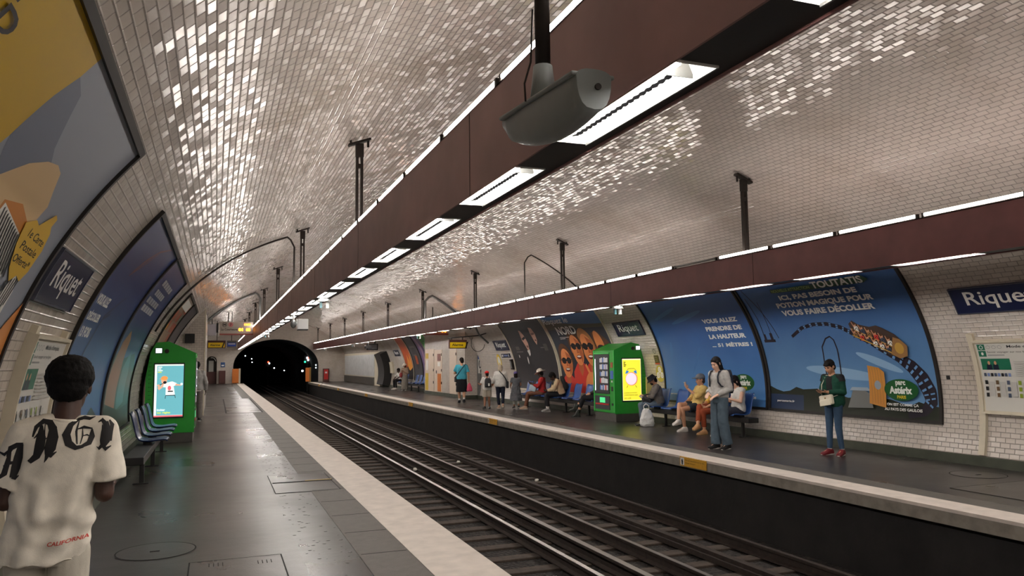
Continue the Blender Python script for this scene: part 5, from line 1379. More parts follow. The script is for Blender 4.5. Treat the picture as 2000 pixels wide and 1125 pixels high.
def stand(**o):
    J = dict(pelvis=V((0, 0, .93)), neck=V((0, -.01, 1.44)), head=V((0, .02, 1.585)), face=V((0, 1, -.05)),
             shL=V((-.175, -.01, 1.385)), elL=V((-.225, -.03, 1.10)), wrL=V((-.225, .05, .87)),
             shR=V((.175, -.01, 1.385)), elR=V((.225, -.03, 1.10)), wrR=V((.225, .05, .87)),
             hpL=V((-.09, 0, .90)), knL=V((-.095, .015, .49)), anL=V((-.10, -.03, .085)), toL=V((-.115, .13, .03)),
             hpR=V((.09, 0, .90)), knR=V((.095, .015, .49)), anR=V((.10, -.03, .085)), toR=V((.115, .13, .03)),
             palmL=V((1, 0, 0)), palmR=V((-1, 0, 0)), curlL=.5, curlR=.5)
    for k, v in o.items(): J[k] = V(v) if isinstance(v, tuple) else v
    return J
def sit(**o):
    J = stand()
    J.update(pelvis=V((0, 0, .575)), neck=V((0, -.04, 1.06)), head=V((0, .0, 1.195)), face=V((0, 1, -.2)),
             shL=V((-.175, -.03, .995)), shR=V((.175, -.03, .995)), elL=V((-.23, .06, .72)), elR=V((.23, .06, .72)), wrL=V((-.1, .27, .72)), wrR=V((.1, .27, .72)),
             hpL=V((-.09, .02, .555)), hpR=V((.09, .02, .555)), knL=V((-.11, .44, .53)), knR=V((.11, .44, .53)),
             anL=V((-.11, .42, .085)), anR=V((.11, .42, .085)), toL=V((-.12, .58, .03)), toR=V((.12, .58, .03)))
    for k, v in o.items(): J[k] = V(v) if isinstance(v, tuple) else v
    return J

class Fig:
    def __init__(s, label, loc, rotz, H, J, sk, voxel=0.009, build=1.0, group=None):
        s.k = H / 1.7; s.b = build
        s.t = thing('person', label, 'person', loc, rotz, group)
        s.J = {a: (v * s.k if isinstance(v, Vector) and a not in ('face', 'palmL', 'palmR') else v) for a, v in J.items()}
        s.vox = voxel; s.sk = sk
        J = s.J
        s.U = (J['neck'] - J['pelvis']).normalized(); s.L = (J['neck'] - J['pelvis']).length
        sh = (J['shR'] - J['shL']); hp = (J['hpR'] - J['hpL'])
        s.X = (sh - s.U * sh.dot(s.U)).normalized(); s.F = s.U.cross(s.X)
        s.XH = hp.normalized()
        s.body()
    TOR = [(-.16, .12, .10), (0, .158, .118), (.18, .150, .108), (.36, .142, .098), (.55, .155, .104), (.72, .166, .108), (.86, .158, .095), (.95, .10, .072), (1.0, .056, .056)]
    def spine(s, f):
        J = s.J
        c = J['pelvis'] + (J['neck'] - J['pelvis']) * f - s.F * (0.012 * s.k * math.sin(math.pi * min(1, max(0, f))))
        X = (s.XH * (1 - min(1, max(0, f))) + s.X * min(1, max(0, f))).normalized()
        return c, X, s.U.cross(X).normalized()
    def tor(s, f):
        T = s.TOR
        for a, c in zip(T[:-1], T[1:]):
            if a[0] <= f <= c[0]:
                q = (f - a[0]) / (c[0] - a[0]); return (a[1] + (c[1] - a[1]) * q, a[2] + (c[2] - a[2]) * q)
        return T[0][1:] if f < T[0][0] else T[-1][1:]
    def torso(s, b, f0, f1, e, m, n=9, flare=0.0):
        R = []
        for i in range(n + 1):
            f = f0 + (f1 - f0) * i / n
            c, X, F = s.spine(f); rx, ry = s.tor(f)
            ee = e * s.k + flare * s.k * (1 - i / n)
            R.append(ring(c, X, F, rx * s.k * s.b + ee, ry * s.k * s.b + ee, 28, 0.9))
        b.loft(R, m)
    def headframe(s):
        f = s.J['face'].normalized(); r = f.cross(V((0, 0, 1)))
        r = r.normalized(); u = r.cross(f)
        return r, f, u
    def hand(s, b, side, m):
        J = s.J; k = s.k
        W = J['wr' + side]; d = (W - J['el' + side]).normalized()
        if 'hd' + side in J: d = J['hd' + side].normalized()
        n = J['palm' + side].normalized(); n = (n - d * n.dot(d)).normalized()
        sd = d.cross(n); th = 1 if side == 'R' else -1
        # palm
        R = []
        for q, w, t in ((0, .026, .021), (.03, .036, .018), (.065, .041, .015), (.088, .040, .012)):
            R.append(ring(W + d * q * k, sd, n, w * k, t * k, 14))
        b.loft(R, m)
        curl = J['curl' + side]
        for i, (off, ln) in enumerate(((-.030, .9), (-.010, 1.05), (.010, 1.0), (.029, .8))):
            p = W + d * .082 * k + sd * off * th * -1 * k; a = curl * (0.5 + .08 * i); dirn = d
            for j, (sl, r0, r1) in enumerate(((.042, .0098, .0092), (.027, .0092, .0086), (.022, .0086, .0072))):
                ang = a * (1.0 if j else .7)
                dirn = (dirn * math.cos(ang) + n * math.sin(ang)).normalized()
                nn = (n - dirn * n.dot(dirn))
                q = p + dirn * sl * ln * k
                limb(b, p, q, r0 * k, r1 * k, m); p = q
                n_ = nn
        p = W + d * .02 * k + sd * .024 * th * k; dirn = (d * .62 + sd * .62 * th + n * .42).normalized()
        q = p + dirn * .045 * k; limb(b, p, q, .0135 * k, .0110 * k, m)
        dirn = (dirn + d * .6 + n * .2 * curl).normalized(); limb(b, q, q + dirn * .032 * k, .0110 * k, .0088 * k, m)
    def body(s):
        J, k, m = s.J, s.k, s.sk
        b = MB()
        s.torso(b, -.16, 1.0, 0.0, m, 12)
        r, f, u = s.headframe(); h = J['head']
        limb(b, J['neck'] - s.U * .03 * k, h - u * .05 * k - f * .015 * k, .055 * k, .052 * k, m)
        rot = Matrix((r, f, u)).transposed()
        b.ball(h + u * .028 * k - f * .008 * k, (.076 * k, .096 * k, .098 * k), m, 24, 16, rot)
        b.ball(h - u * .035 * k + f * .026 * k, (.061 * k, .070 * k, .080 * k), m, 20, 14, rot)
        b.ball(h - u * .098 * k + f * .066 * k, (.024 * k, .022 * k, .018 * k), m, 12, 8, rot)
        limb(b, h + f * .088 * k + u * .012 * k, h + f * .108 * k - u * .026 * k, .008 * k, .0135 * k, m)
        b.ball(h - u * .062 * k + f * .086 * k, (.024 * k, .012 * k, .010 * k), m, 12, 8, rot)
        b.ball(h + u * .034 * k + f * .080 * k, (.052 * k, .014 * k, .011 * k), m, 12, 8, rot)
        for q in (-1, 1):
            b.ball(h + r * q * .078 * k - f * .008 * k + u * .0 * k, (.011 * k, .020 * k, .032 * k), m, 12, 8, rot)
            b.ball(h + r * q * .040 * k + f * .060 * k - u * .020 * k, (.026 * k, .022 * k, .026 * k), m, 12, 8, rot)
        for S in 'LR':
            sh, el, wr = J['sh' + S], J['el' + S], J['wr' + S]
            c, X, F = s.spine(.90)
            limb(b, c + X * (.06 * k if S == 'R' else -.06 * k), sh, .062 * k, .054 * k, m)
            limb(b, sh, el, .049 * k * s.b, .038 * k, m); limb(b, el, wr, .039 * k, .026 * k, m)
            s.hand(b, S, m)
            hp, kn, an, to = J['hp' + S], J['kn' + S], J['an' + S], J['to' + S]
            limb(b, hp, kn, .082 * k * s.b, .054 * k, m); limb(b, kn, kn + (an - kn) * .35, .052 * k, .053 * k * s.b, m); limb(b, kn + (an - kn) * .35, an, .053 * k * s.b, .036 * k, m)
            limb(b, an, to, .033 * k, .017 * k, m); b.ball(an + (an - to).normalized() * .022 * k - V((0, 0, .035 * k)), .026 * k, m, 12, 8)
        o = blob(b, 'body', m, s.vox, 2, parent=s.t)
        s.bodyobj = o
    def eyes(s, iris=(30, 22, 18)):
        r, f, u = s.headframe(); h = s.J['head']; k = s.k; rot = Matrix((r, f, u)).transposed()
        for q in (-1, 1):
            b = MB(); b.ball(h + r * q * .031 * k + f * .0855 * k + u * .014 * k, (.0135 * k, .006 * k, .0065 * k), mat('eye_dark', iris, 0.3), 12, 8, rot); b.build('eye', s.t, world=False)
            b = MB(); b.ball(h + r * q * .032 * k + f * .092 * k + u * .036 * k, (.020 * k, .006 * k, .004 * k), mat('brow_dark', (34, 26, 22), 0.8), 12, 8, rot); b.build('eyebrow', s.t, world=False)
        b = MB(); b.ball(h + f * .0965 * k - u * .062 * k, (.021 * k, .005 * k, .006 * k), mat('lip', (150, 84, 76), 0.5), 12, 8, rot); b.build('lips', s.t, world=False)
    def hair(s, rgb, style='short', vol=1.0):
        r, f, u = s.headframe(); h = s.J['head']; k = s.k; rot = Matrix((r, f, u)).transposed()
        m = mat('hair_%d_%d_%d' % rgb, rgb, 0.75, var=0.3, scale=40, bump=0.3, bscale=160, spec=0.2)
        b = MB()
        if style == 'round':
            b.ball(h + u * .050 * k - f * .018 * k, (.106 * k * vol, .112 * k * vol, .100 * k * vol), m, 24, 16, rot); b.ball(h + u * .075 * k - f * .018 * k, (.098 * k * vol, .104 * k * vol, .078 * k * vol), m, 24, 16, rot); b.ball(h - u * .005 * k - f * .05 * k, (.080 * k, .064 * k, .066 * k), m, 20, 12, rot)
            bw = 0.006
        else:
            b.ball(h + u * .042 * k - f * .018 * k, (.084 * k * vol, .100 * k * vol, .098 * k * vol), m, 24, 16, rot)
            b.ball(h - u * .02 * k - f * .05 * k, (.074 * k * vol, .060 * k * vol, .080 * k), m, 20, 12, rot)
            if style in ('long', 'bob'):
                L_ = .36 if style == 'long' else .17
                R = []
                for i in range(7):
                    q = i / 6; c = h - f * (.035 + .02 * q) * k - u * (.0 + L_ * q) * k
                    if style == 'long' and q > .5: c = c - s.F * .03 * k
                    R.append(ring(c, r, f, (.088 + .004 * math.sin(q * 3)) * k * (1 - .35 * q * q), (.062 - .028 * q) * k, 20))
                b.loft(R, m)
                for q in (-1, 1): limb(b, h + r * q * .076 * k + f * .02 * k + u * .05 * k, h + r * q * .072 * k + f * .012 * k - u * (.12 if style == 'long' else .08) * k, .022 * k, .014 * k, m)
            if style == 'bun': b.ball(h + u * .05 * k - f * .12 * k, .045 * k, m, 14, 10)
            if style in ('short', 'bun', 'long', 'bob', 'fringe'):
                b.ball(h + u * .088 * k + f * .045 * k, (.062 * k, .040 * k, .026 * k), m, 14, 10, rot)
            if style == 'fringe': b.ball(h + u * .07 * k + f * .075 * k, (.062 * k, .026 * k, .028 * k), m, 14, 10, rot)
        return blob(b, 'hair', m, max(.006, s.vox * .8), 2, amp=.004, freq=60, parent=s.t)
    def top(s, m, e=.016, sleeve=.5, hem=-.10, amp=.006, name='shirt', flare=.012, puff=.014, smooth=3, neck=.93):
        b = MB(); J, k = s.J, s.k
        s.torso(b, hem, neck, e, m, 12, flare)
        for S in 'LR':
            sh, el, wr = J['sh' + S], J['el' + S], J['wr' + S]
            c, X, F = s.spine(.88)
            limb(b, c + X * (.05 * k if S == 'R' else -.05 * k), sh, (.066 + e * .6) * k, (.056 + e * .7) * k, m)
            if sleeve > 0:
                if sleeve <= 1: b.cone(sh, sh + (el - sh) * sleeve, (.052 + e * .8) * k, (.050 + e * .5 + puff) * k, m, 18)
                else:
                    limb(b, sh, el, (.052 + e * .8) * k, (.044 + e * .7) * k, m, True, True)
                    b.cone(el, el + (wr - el) * min(1, sleeve - 1), (.044 + e * .7) * k, (.034 + e * .5) * k, m, 16)
        return blob(b, name, m, s.vox, smooth, amp, 11, s.t, seed=len(m.name))
    def legs(s, m, length=1.95, e=.012, amp=.006, name='trousers', wide=0.0, waist=.16, cut=.0):
        b = MB(); J, k = s.J, s.k
        s.torso(b, -.16, waist, e, m, 5)
        for S in 'LR':
            hp, kn, an = J['hp' + S], J['kn' + S], J['an' + S]
            if length <= 1: b.ball(hp, (.084 + e) * k * s.b, m); b.cone(hp, hp + (kn - hp) * length, (.084 + e) * k * s.b, (.066 + e + wide) * k, m, 18)
            else:
                limb(b, hp, kn, (.083 + e) * k * s.b, (.056 + e + wide * .6) * k, m)
                q = min(1, length - 1)
                b.cone(kn, kn + (an - kn) * q, (.056 + e + wide * .6) * k, ((.057 if q < .6 else .040) + e + wide) * k, m, 18)
        return blob(b, name, m, s.vox, 3, amp, 10, s.t, seed=3)
    def skirt(s, m, z1, w0=.02, w1=.10, amp=.012, name='skirt', f0=.3):
        b = MB(); J, k = s.J, s.k; R = []
        c0, X, F = s.spine(f0); rx, ry = s.tor(f0)
        zb = z1 * k; cb = V(((J['knL'].x + J['knR'].x) / 2, (J['knL'].y + J['knR'].y) / 2, zb))
        for i in range(9):
            q = i / 8; c = c0 * (1 - q) + cb * q
            R.append(ring(c, X, F, rx * k * s.b + (w0 + (w1 - w0) * q) * k, ry * k * s.b + (w0 + (w1 - w0) * q * .9) * k, 28))
        b.loft(R[::-1], m)
        return blob(b, name, m, s.vox, 2, amp, 12, s.t, seed=5)
    def shoes(s, m, sole=None, high=.0, both='LR', socks=None):
        J, k = s.J, s.k
        for S in both:
            an, to = J['an' + S], J['to' + S]; d = (to - an); d.z *= .2; d = d.normalized(); lowz = min(an.z - .085 * k, to.z - .03 * k)
            b = MB(); x = d.cross(V((0, 0, 1))).normalized(); up = x.cross(d)
            base = an - up * .085 * k
            R = []
            for q, w, hh in ((-.065, .022, .05), (-.05, .034, .085), (-.01, .038, .105 + high), (.04, .040, .095 + high * .6), (.085, .044, .068), (.13, .046, .052), (.17, .040, .042), (.195, .022, .03)):
                c = base + d * q * k + up * (hh + .012) / 2 * k
                R.append(ring(c, x, up, (w + .010) * k, ((hh + .012) / 2 + .006) * k, 18, .8))
            b.loft(R, m)
            if high: limb(b, an, an + (J['kn' + S] - an) * high * 2.2, .046 * k, .056 * k, m)
            o = blob(b, 'shoe', m, min(.008, s.vox), 2, parent=s.t)
            if sole is not None:
                b = MB(); R = []
                for z_ in (0.0, .022):
                    R.append([base + d * q * k + x * w * k + up * z_ * k for q, w in ((-.07, -.02), (-.055, -.034), (0, -.04), (.06, -.042), (.13, -.05), (.18, -.038), (.2, -.015), (.2, .015), (.18, .038), (.13, .05), (.06, .042), (0, .04), (-.055, .034), (-.07, .02))])
                b.loft(R, sole, smooth=False); b.build('sole', o, world=False)
            if socks is not None:
                b = MB(); limb(b, an, an + (J['kn' + S] - an) * .3, .041 * k, .045 * k, socks); blob(b, 'sock', socks, s.vox, 2, parent=s.t)
    def W(s, p):
        return MW[s.t.name] @ p
def phone(label, F, side='R', m=None, tilt=0.0):
    J = F.J; k = F.k
    d = J.get('hd' + side, (J['wr' + side] - J['el' + side])).normalized(); n = J['palm' + side].normalized(); n = (n - d * n.dot(d)).normalized(); x = d.cross(n)
    c = J['wr' + side] + d * .085 * k + n * .028 * k
    rot = Matrix((x, d, n)).transposed()
    Rw = MW[F.t.name].to_3x3()
    b = MB(); b.box(MW[F.t.name] @ c, (.072, .148, .009), m or M_BLACK, Rw @ rot)
    return solo(b, 'phone', label, 'phone', bevel=0.003)
def strap(F, pts, r, m, name, parent):
    b = MB(); b.tube([F.W(V(p) * F.k) for p in pts], r, m, 8); return b.build(name, parent, weld=False)
def backpack(F, label, m, w=.28, h=.40, d=.15, f=.62, back=.18, patch=None, straps=True):
    k = F.k; c, X, Y = F.spine(f); c = c - Y * back * k
    t = thing('backpack', label, 'backpack', F.W(c - F.U * h / 2 * k))
    b = MB(); R = []
    for q in range(11):
        v = q / 10; w_ = w / 2 * (1 - .35 * max(0, v - .6) / .4 * max(0, v - .6) / .4) * (.92 if q == 0 else 1); dd = d / 2 * (1 - .25 * v) * (.85 if q in (0, 10) else 1)
        R.append(ring(F.W(c + F.U * (v - .5) * h * k), MW[F.t.name].to_3x3() @ X, MW[F.t.name].to_3x3() @ Y, w_ * k, dd * k, 20, .6))
    b.loft(R, m); b.build('pack', t)
    b = MB(); R = []
    for q in range(5):
        v = q / 4
        R.append(ring(F.W(c - Y * d * .45 * k + F.U * (v * .4 - .42) * h * k), MW[F.t.name].to_3x3() @ X, MW[F.t.name].to_3x3() @ Y, w * .38 * k, d * .2 * k * (.7 if q in (0, 4) else 1), 16, .6))
    b.loft(R, m); b.build('front_pocket', t)
    if patch:
        b = MB(); b.box(F.W(c - Y * (d * .66) * k - F.U * .09 * k + X * .02), (.05, .012, .09), patch, MW[F.t.name].to_3x3() @ Matrix((X, Y, F.U)).transposed()); b.build('patch', t)
    if straps:
        for q in (-1, 1):
            P = []
            for fq, of in ((.98, -.10), (1.0, -.03), (.94, .10), (.8, .145), (.6, .14), (.45, .10), (.42, -.06)):
                cc, XX, YY = F.spine(fq); P.append(cc + XX * q * (.105 if fq > .5 else .15) * k + YY * of * k + (F.U * .02 * k if fq > .93 else V((0, 0, 0))))
            b = MB(); b.tube([F.W(p) for p in P], .016 * k, m, 8); b.build('strap', t, weld=False)
    return t
# ------------------------------------------------------------------ people
R_ = math.radians
SKD = skin('deep', (70, 46, 36)); SKM = skin('brown', (150, 104, 78)); SKT = skin('tan', (196, 146, 114)); SKL = skin('light', (222, 178, 152))
WHT = mat('white_rubber', (222, 220, 212), 0.6); JBLK = cloth('black', (30, 30, 33)); 

# standing woman, grey jacket and wide jeans
F = Fig('woman standing in a light grey jacket and wide blue jeans near the far platform edge', (8.62, 11.9, 0), R_(100), 1.66,
        stand(face=(0.0, 1, -.42), head=(0, .045, 1.575), elR=(.24, -.05, 1.11), wrR=(.12, .16, 1.02), palmR=(-.4, .5, -1), elL=(-.235, -.04, 1.11), wrL=(-.12, .17, 1.0), palmL=(.4, .5, -1), anL=(-.11, -.06, .085), toL=(-.14, .10, .03), anR=(.09, .02, .085), toR=(.10, .18, .03)), SKL, 0.008)
F.eyes(); F.hair((22, 19, 20), 'long')
F.top(cloth('pale_grey', (176, 174, 170)), .026, 1.95, .04, .012, 'jacket', .010)
F.legs(cloth('faded_denim', (84, 100, 112)), 2.0, .016, .009, 'wide_jeans', .040, .20)
b = MB(); F.torso(b, .14, .22, .018, M_BLACK, 2); blob(b, 'belt', M_BLACK, .008, 1, parent=F.t)
F.shoes(cloth('black_canvas', (34, 32, 32)), WHT)
backpack(F, 'dark backpack on the standing woman in the grey jacket', mat('pack_navy', (34, 38, 50), 0.7), .27, .44, .16, .62, .19)

# standing person in green
F = Fig('person standing in a dark green cardigan and tight jeans looking at a phone', (9.78, 10.32, 0), R_(98), 1.59,
        stand(face=(0.0, 1, -.5), head=(0, .05, 1.575), elR=(.235, .0, 1.12), wrR=(.09, .22, 1.12), palmR=(-.2, .1, 1), elL=(-.235, .0, 1.12), wrL=(-.07, .24, 1.13), palmL=(.2, .1, 1), curlR=.8, curlL=.8,
              anL=(-.12, -.02, .085), toL=(-.17, .14, .03), anR=(.10, .03, .085), toR=(.13, .19, .03)), SKT, 0.008)
F.eyes(); F.hair((24, 20, 19), 'fringe')
F.top(JBLK, .012, .3, -.02, .003, 'black_top', .0)
b = MB(); GRN = cloth('dark_green', (18, 62, 48))
J, k = F.J, F.k
for S in 'LR':
    limb(b, J['sh' + S], J['el' + S], .060 * k, .052 * k, GRN); b.cone(J['el' + S], J['el' + S] + (J['wr' + S] - J['el' + S]) * .92, .052 * k, .040 * k, GRN, 16)
    sg = 1 if S == 'R' else -1
    R = []
    for i in range(10):
        f_ = -.14 + 1.09 * i / 9; c, X, Y = F.spine(f_); rx, ry = F.tor(f_)
        R.append(ring(c + X * sg * (rx * .56 + .006) * k - Y * .012 * k, X, Y, (rx * .50 + .026) * k, (ry + .026) * k, 18))
    b.loft(R, GRN)
c, X, Y = F.spine(.86)
limb(b, J['shL'], J['shR'], .062 * k, .062 * k, GRN)
blob(b, 'cardigan', GRN, .008, 3, .007, 12, F.t)
F.legs(cloth('slim_denim', (54, 76, 100)), 1.93, .006, .003, 'jeans')
F.shoes(mat('red_trainer', (112, 28, 36), 0.5), WHT, socks=cloth('sock_grey', (180, 176, 170)))
phone('black phone held by the person in the green cardigan', F, 'L')
t = thing('shoulder_bag', 'cream shoulder bag on the front of the person in the green cardigan', 'bag', F.W(V((.0, .17, .90)) * k))
CRM = mat('cream_leather', (226, 218, 196), 0.45); Rw = MW[F.t.name].to_3x3()
b = MB(); b.box(F.W(V((-.02, .20, .985)) * k), (.25, .075, .165), CRM, Rw @ Matrix.Rotation(.16, 3, 'Y')); b.build('bag_body', t, bevel=.022)
b = MB(); b.box(F.W(V((-.02, .242, .935)) * k), (.22, .012, .09), CRM, Rw @ Matrix.Rotation(.16, 3, 'Y')); b.build('front_panel', t, bevel=.004)
b = MB(); b.ball(F.W(V((-.02, .243, 1.02)) * k), .012, mat('gold_metal', (190, 150, 80), .3, 1), 10, 8); b.build('clasp', t)
strap(F, ((.1, .18, 1.05), (.13, .13, 1.25), (.08, .06, 1.42), (-.02, -.08, 1.44), (-.1, -.13, 1.3), (-.17, -.05, 1.1), (-.14, .16, 1.05)), .006, CRM, 'strap', t)

# man in the blue shirt walking away
F = Fig('man in a turquoise shirt and long black shorts walking away', (9.06, 29.2, 0), R_(-14), 1.76,
        stand(face=(-.35, 1, -.25), elL=(-.27, .02, 1.12), wrL=(-.22, .24, 1.12), palmL=(.5, 0, 1), elR=(.26, -.05, 1.09), wrR=(.28, .0, .84), curlR=1.3, curlL=.9, anL=(-.08, .10, .085), toL=(-.09, .26, .03), knL=(-.09, .08, .49), anR=(.08, -.16, .12), toR=(.09, -.01, .03), knR=(.09, .0, .48)), SKT, 0.011, 1.12)
F.hair((30, 24, 22), 'short'); TQ = cloth('turquoise', (70, 160, 180)); F.top(TQ, .02, .75, -.06, .007)
F.skirt(JBLK, .42, .02, .04, .006, 'long_shorts', .04); F.shoes(JBLK, M_BLACK, socks=cloth('sock_white', (214, 210, 204)))
phone('phone in the hand of the man in the turquoise shirt', F, 'L')
t = thing('shoulder_bag', 'small black bag on the left hip of the man in the turquoise shirt', 'bag', F.W(V((-.22, .02, .78))))
b = MB(); b.box(F.W(V((-.24, .03, .92))), (.09, .2, .2), M_BLACK, MW[F.t.name].to_3x3()); b.build('bag_body', t, bevel=.02)
strap(F, ((-.24, -.02, .98), (-.16, -.15, 1.08), (-.02, -.165, 1.27), (.10, -.13, 1.42), (.14, -.03, 1.47), (.1, .1, 1.36), (-.1, .15, 1.12), (-.24, .08, 1.0)), .014, M_BLACK, 'strap', t)
t = thing('carrier_bag', 'pink carrier bag in the right hand of the man in the turquoise shirt', 'bag', F.W(V((.29, .02, .42))))
PNK = mat('pink_plastic', (222, 84, 112), .35)
b = MB(); R = []
for q, w, d_ in ((0, .12, .07), (.05, .135, .085), (.16, .11, .07), (.27, .06, .04), (.34, .022, .02)): R.append(ring(F.W(V((.30, .02, .45 + q))), V((1, 0, 0)), V((0, 1, 0)), w, d_, 16))
b.loft(R, PNK); blob(b, 'bag_body', PNK, .012, 1, .01, 20, t, 2, world=True)

# boy with the red cap
WT = cloth('white', (214, 212, 206)); SHORTG = cloth('pale_khaki', (176, 168, 152))
F = Fig('boy in a red cap, white shirt and pale shorts walking away', (8.66, 25.0, 0), R_(-8), 1.27,
        stand(face=(-.3, 1, 0), elL=(-.29, .02, 1.12), wrL=(-.33, .22, 1.14), palmL=(.6, 0, .6), elR=(.25, .02, 1.1), wrR=(.25, .18, 1.0), anL=(-.14, -.14, .12), toL=(-.17, .02, .03), knL=(-.11, .0, .48), anR=(.12, .06, .085), toR=(.16, .21, .03)), SKM, 0.010, 1.1)
F.hair((26, 22, 20), 'short'); RC = cloth('red_cap', (206, 40, 40)); r, f, u = F.headframe(); h = F.J['head']; k = F.k
b = MB(); b.ball(h + u * .075 * k - f * .01 * k, (.098 * k, .112 * k, .082 * k), RC, 20, 14, Matrix((r, f, u)).transposed()); b.ball(h + u * .06 * k + f * .13 * k, (.08 * k, .09 * k, .012 * k), RC, 16, 8, Matrix((r, f, u)).transposed()); blob(b, 'cap', RC, .008, 2, parent=F.t)
F.top(WT, .022, .8, -.12, .007); F.legs(SHORTG, .82, .02, .006, 'shorts', .02); F.shoes(M_BLACK, M_BLACK)
backpack(F, 'black backpack on the boy in the red cap', mat('pack_black', (34, 34, 38), 0.7), .30, .42, .17, .55, .20, M_SIGNWHITE)

# woman in white between the children
F = Fig('woman in a white jacket and dark trousers walking between the two children', (9.15, 25.0, 0), R_(-14), 1.49,
        stand(face=(.1, 1, -.1), elL=(-.27, -.02, 1.1), wrL=(-.26, .14, .93), elR=(.25, .0, 1.1), wrR=(.22, .18, .98), anL=(-.05, .05, .085), toL=(-.08, .2, .03), anR=(.07, -.2, .14), toR=(.08, -.06, .03), knR=(.09, -.02, .48)), SKL, 0.010, 1.16)
F.hair((190, 176, 152), 'bob'); F.top(WT, .03, 1.6, -.14, .010, 'jacket', .03); F.legs(cloth('ink_navy', (30, 34, 48)), 1.85, .014, .005)
F.shoes(mat('beige_shoe', (180, 150, 124), .6), WHT)
t = thing('shoulder_bag', 'dark bag with a long strap on the woman in the white jacket', 'bag', F.W(V((.25, 0, .8)) * F.k))
b = MB(); b.box(F.W(V((.27, .0, .93)) * F.k), (.08, .24, .24), mat('pack_black'), MW[F.t.name].to_3x3()); b.build('bag_body', t, bevel=.02)
strap(F, ((.26, -.05, 1.02), (.2, -.17, 1.15), (.08, -.18, 1.32), (-.03, -.14, 1.44), (-.06, -.02, 1.5), (0, .12, 1.36), (.2, .14, 1.12), (.27, .06, 1.02)), .018, mat('pack_black'), 'strap', t)

# girl in the grey dress
F = Fig('girl in a violet cap and long grey dress walking beside the woman in white', (9.66, 24.85, 0), R_(-10), 1.24,
        stand(face=(.1, 1, 0), elL=(-.24, .0, 1.1), wrL=(-.22, .16, 1.0), elR=(.24, .0, 1.1), wrR=(.22, .16, 1.0), anL=(-.09, .02, .085), toL=(-.11, .17, .03), anR=(.10, -.16, .12), toR=(.12, -.02, .03)), SKM, 0.010)
F.hair((24, 20, 20), 'long', 1.05); VC = cloth('violet_cap', (108, 96, 150)); r, f, u = F.headframe(); h = F.J['head']; k = F.k
b = MB(); b.ball(h + u * .07 * k - f * .01 * k, (.100 * k, .114 * k, .086 * k), VC, 20, 14, Matrix((r, f, u)).transposed()); b.ball(h + u * .05 * k + f * .12 * k, (.075 * k, .07 * k, .012 * k), VC, 14, 8); blob(b, 'cap', VC, .008, 2, parent=F.t)
GD = cloth('grey_cotton', (98, 100, 104)); F.top(GD, .02, .6, .3, .005, 'bodice'); F.skirt(GD, .36, .03, .17, .016, 'dress_skirt', .34); F.legs(WT, 1.75, .008, .002, 'leggings'); F.shoes(M_BLACK, WHT)

# person in the grey hoodie behind the left machine
HG = cloth('grey_fleece', (150, 148, 144))
F = Fig('person in a grey hooded top walking away beside the left vending machine', (-.52, 24.2, 0), R_(-4), 1.70,
        stand(face=(.15, 1, 0), elL=(-.25, -.02, 1.1), wrL=(-.23, .1, .88), elR=(.26, -.02, 1.1), wrR=(.25, .1, .88), anL=(-.08, -.18, .13), toL=(-.09, -.04, .03), knL=(-.09, .0, .48), anR=(.09, .12, .085), toR=(.1, .27, .03), knR=(.09, .08, .49)), SKD, 0.011, 1.05)
F.hair((18, 16, 16), 'round', .95); F.top(HG, .03, 1.9, -.06, .010, 'hooded_top', .012)
J, k = F.J, F.k; b = MB(); b.ball(J['neck'] + V((0, -.07, -.02)) * k, (.12 * k, .07 * k, .085 * k), HG, 18, 12); blob(b, 'hood', HG, .011, 2, .006, 14, F.t)
b = MB(); F.torso(b, -.12, -.05, .034, WT, 2); blob(b, 'shirt_hem', WT, .010, 1, parent=F.t)
F.legs(cloth('ash_grey', (122, 116, 110)), 1.96, .018, .008, 'trousers', .02); F.shoes(M_BLACK, WHT)

# woman in the white hat, far platform
F = Fig('woman in a white hat and long grey dress at the far seats', (10.03, 43.2, 0), R_(140), 1.52,
        stand(face=(0, 1, -.35), elR=(.24, .04, 1.12), wrR=(.08, .22, 1.2), palmR=(-.3, 0, 1), elL=(-.24, .04, 1.12), wrL=(-.08, .2, 1.18), palmL=(.3, 0, 1)), SKM, 0.014, 1.1)
F.hair((40, 34, 30), 'bob'); HATW = cloth('hat_white', (222, 212, 198)); r, f, u = F.headframe(); h = F.J['head']; k = F.k; rot = Matrix((r, f, u)).transposed()
b = MB(); b.ball(h + u * .08 * k - f * .01 * k, (.105 * k, .115 * k, .085 * k), HATW, 20, 12, rot); b.cone(h + u * .045 * k, h + u * .075 * k, .17 * k, .12 * k, HATW, 24); blob(b, 'hat', HATW, .012, 2, parent=F.t)
GDF = cloth('taupe_dress', (128, 122, 112)); F.top(cloth('beige_knit', (150, 128, 110)), .024, 1.7, .15, .006); F.skirt(GDF, .08, .03, .07, .012, 'long_skirt', .2); F.shoes(mat('white_shoe', (226, 222, 216), .5), WHT)
phone('phone in the hands of the woman in the white hat', F, 'R')
t = thing('handbag', 'red handbag hanging on the woman in the white hat', 'bag', F.W(V((.22, .1, .85)) * F.k)); b = MB(); b.ball(F.W(V((.20, .12, 1.0)) * F.k), (.11, .09, .15), mat('dark_red_leather', (150, 50, 52), .5), 16, 12); b.build('bag_body', t)
strap(F, ((.2, .12, 1.12), (.19, .02, 1.3), (.16, -.02, 1.43)), .012, mat('dark_red_leather'), 'strap', t)

# ---------------- seated people
def seated(label, y, rz, J, sk, H=1.68, vox=.009, build=1.0, x=10.32, **kw):
    return Fig(label, (x, y, 0), R_(rz), H, J, sk, vox, build)
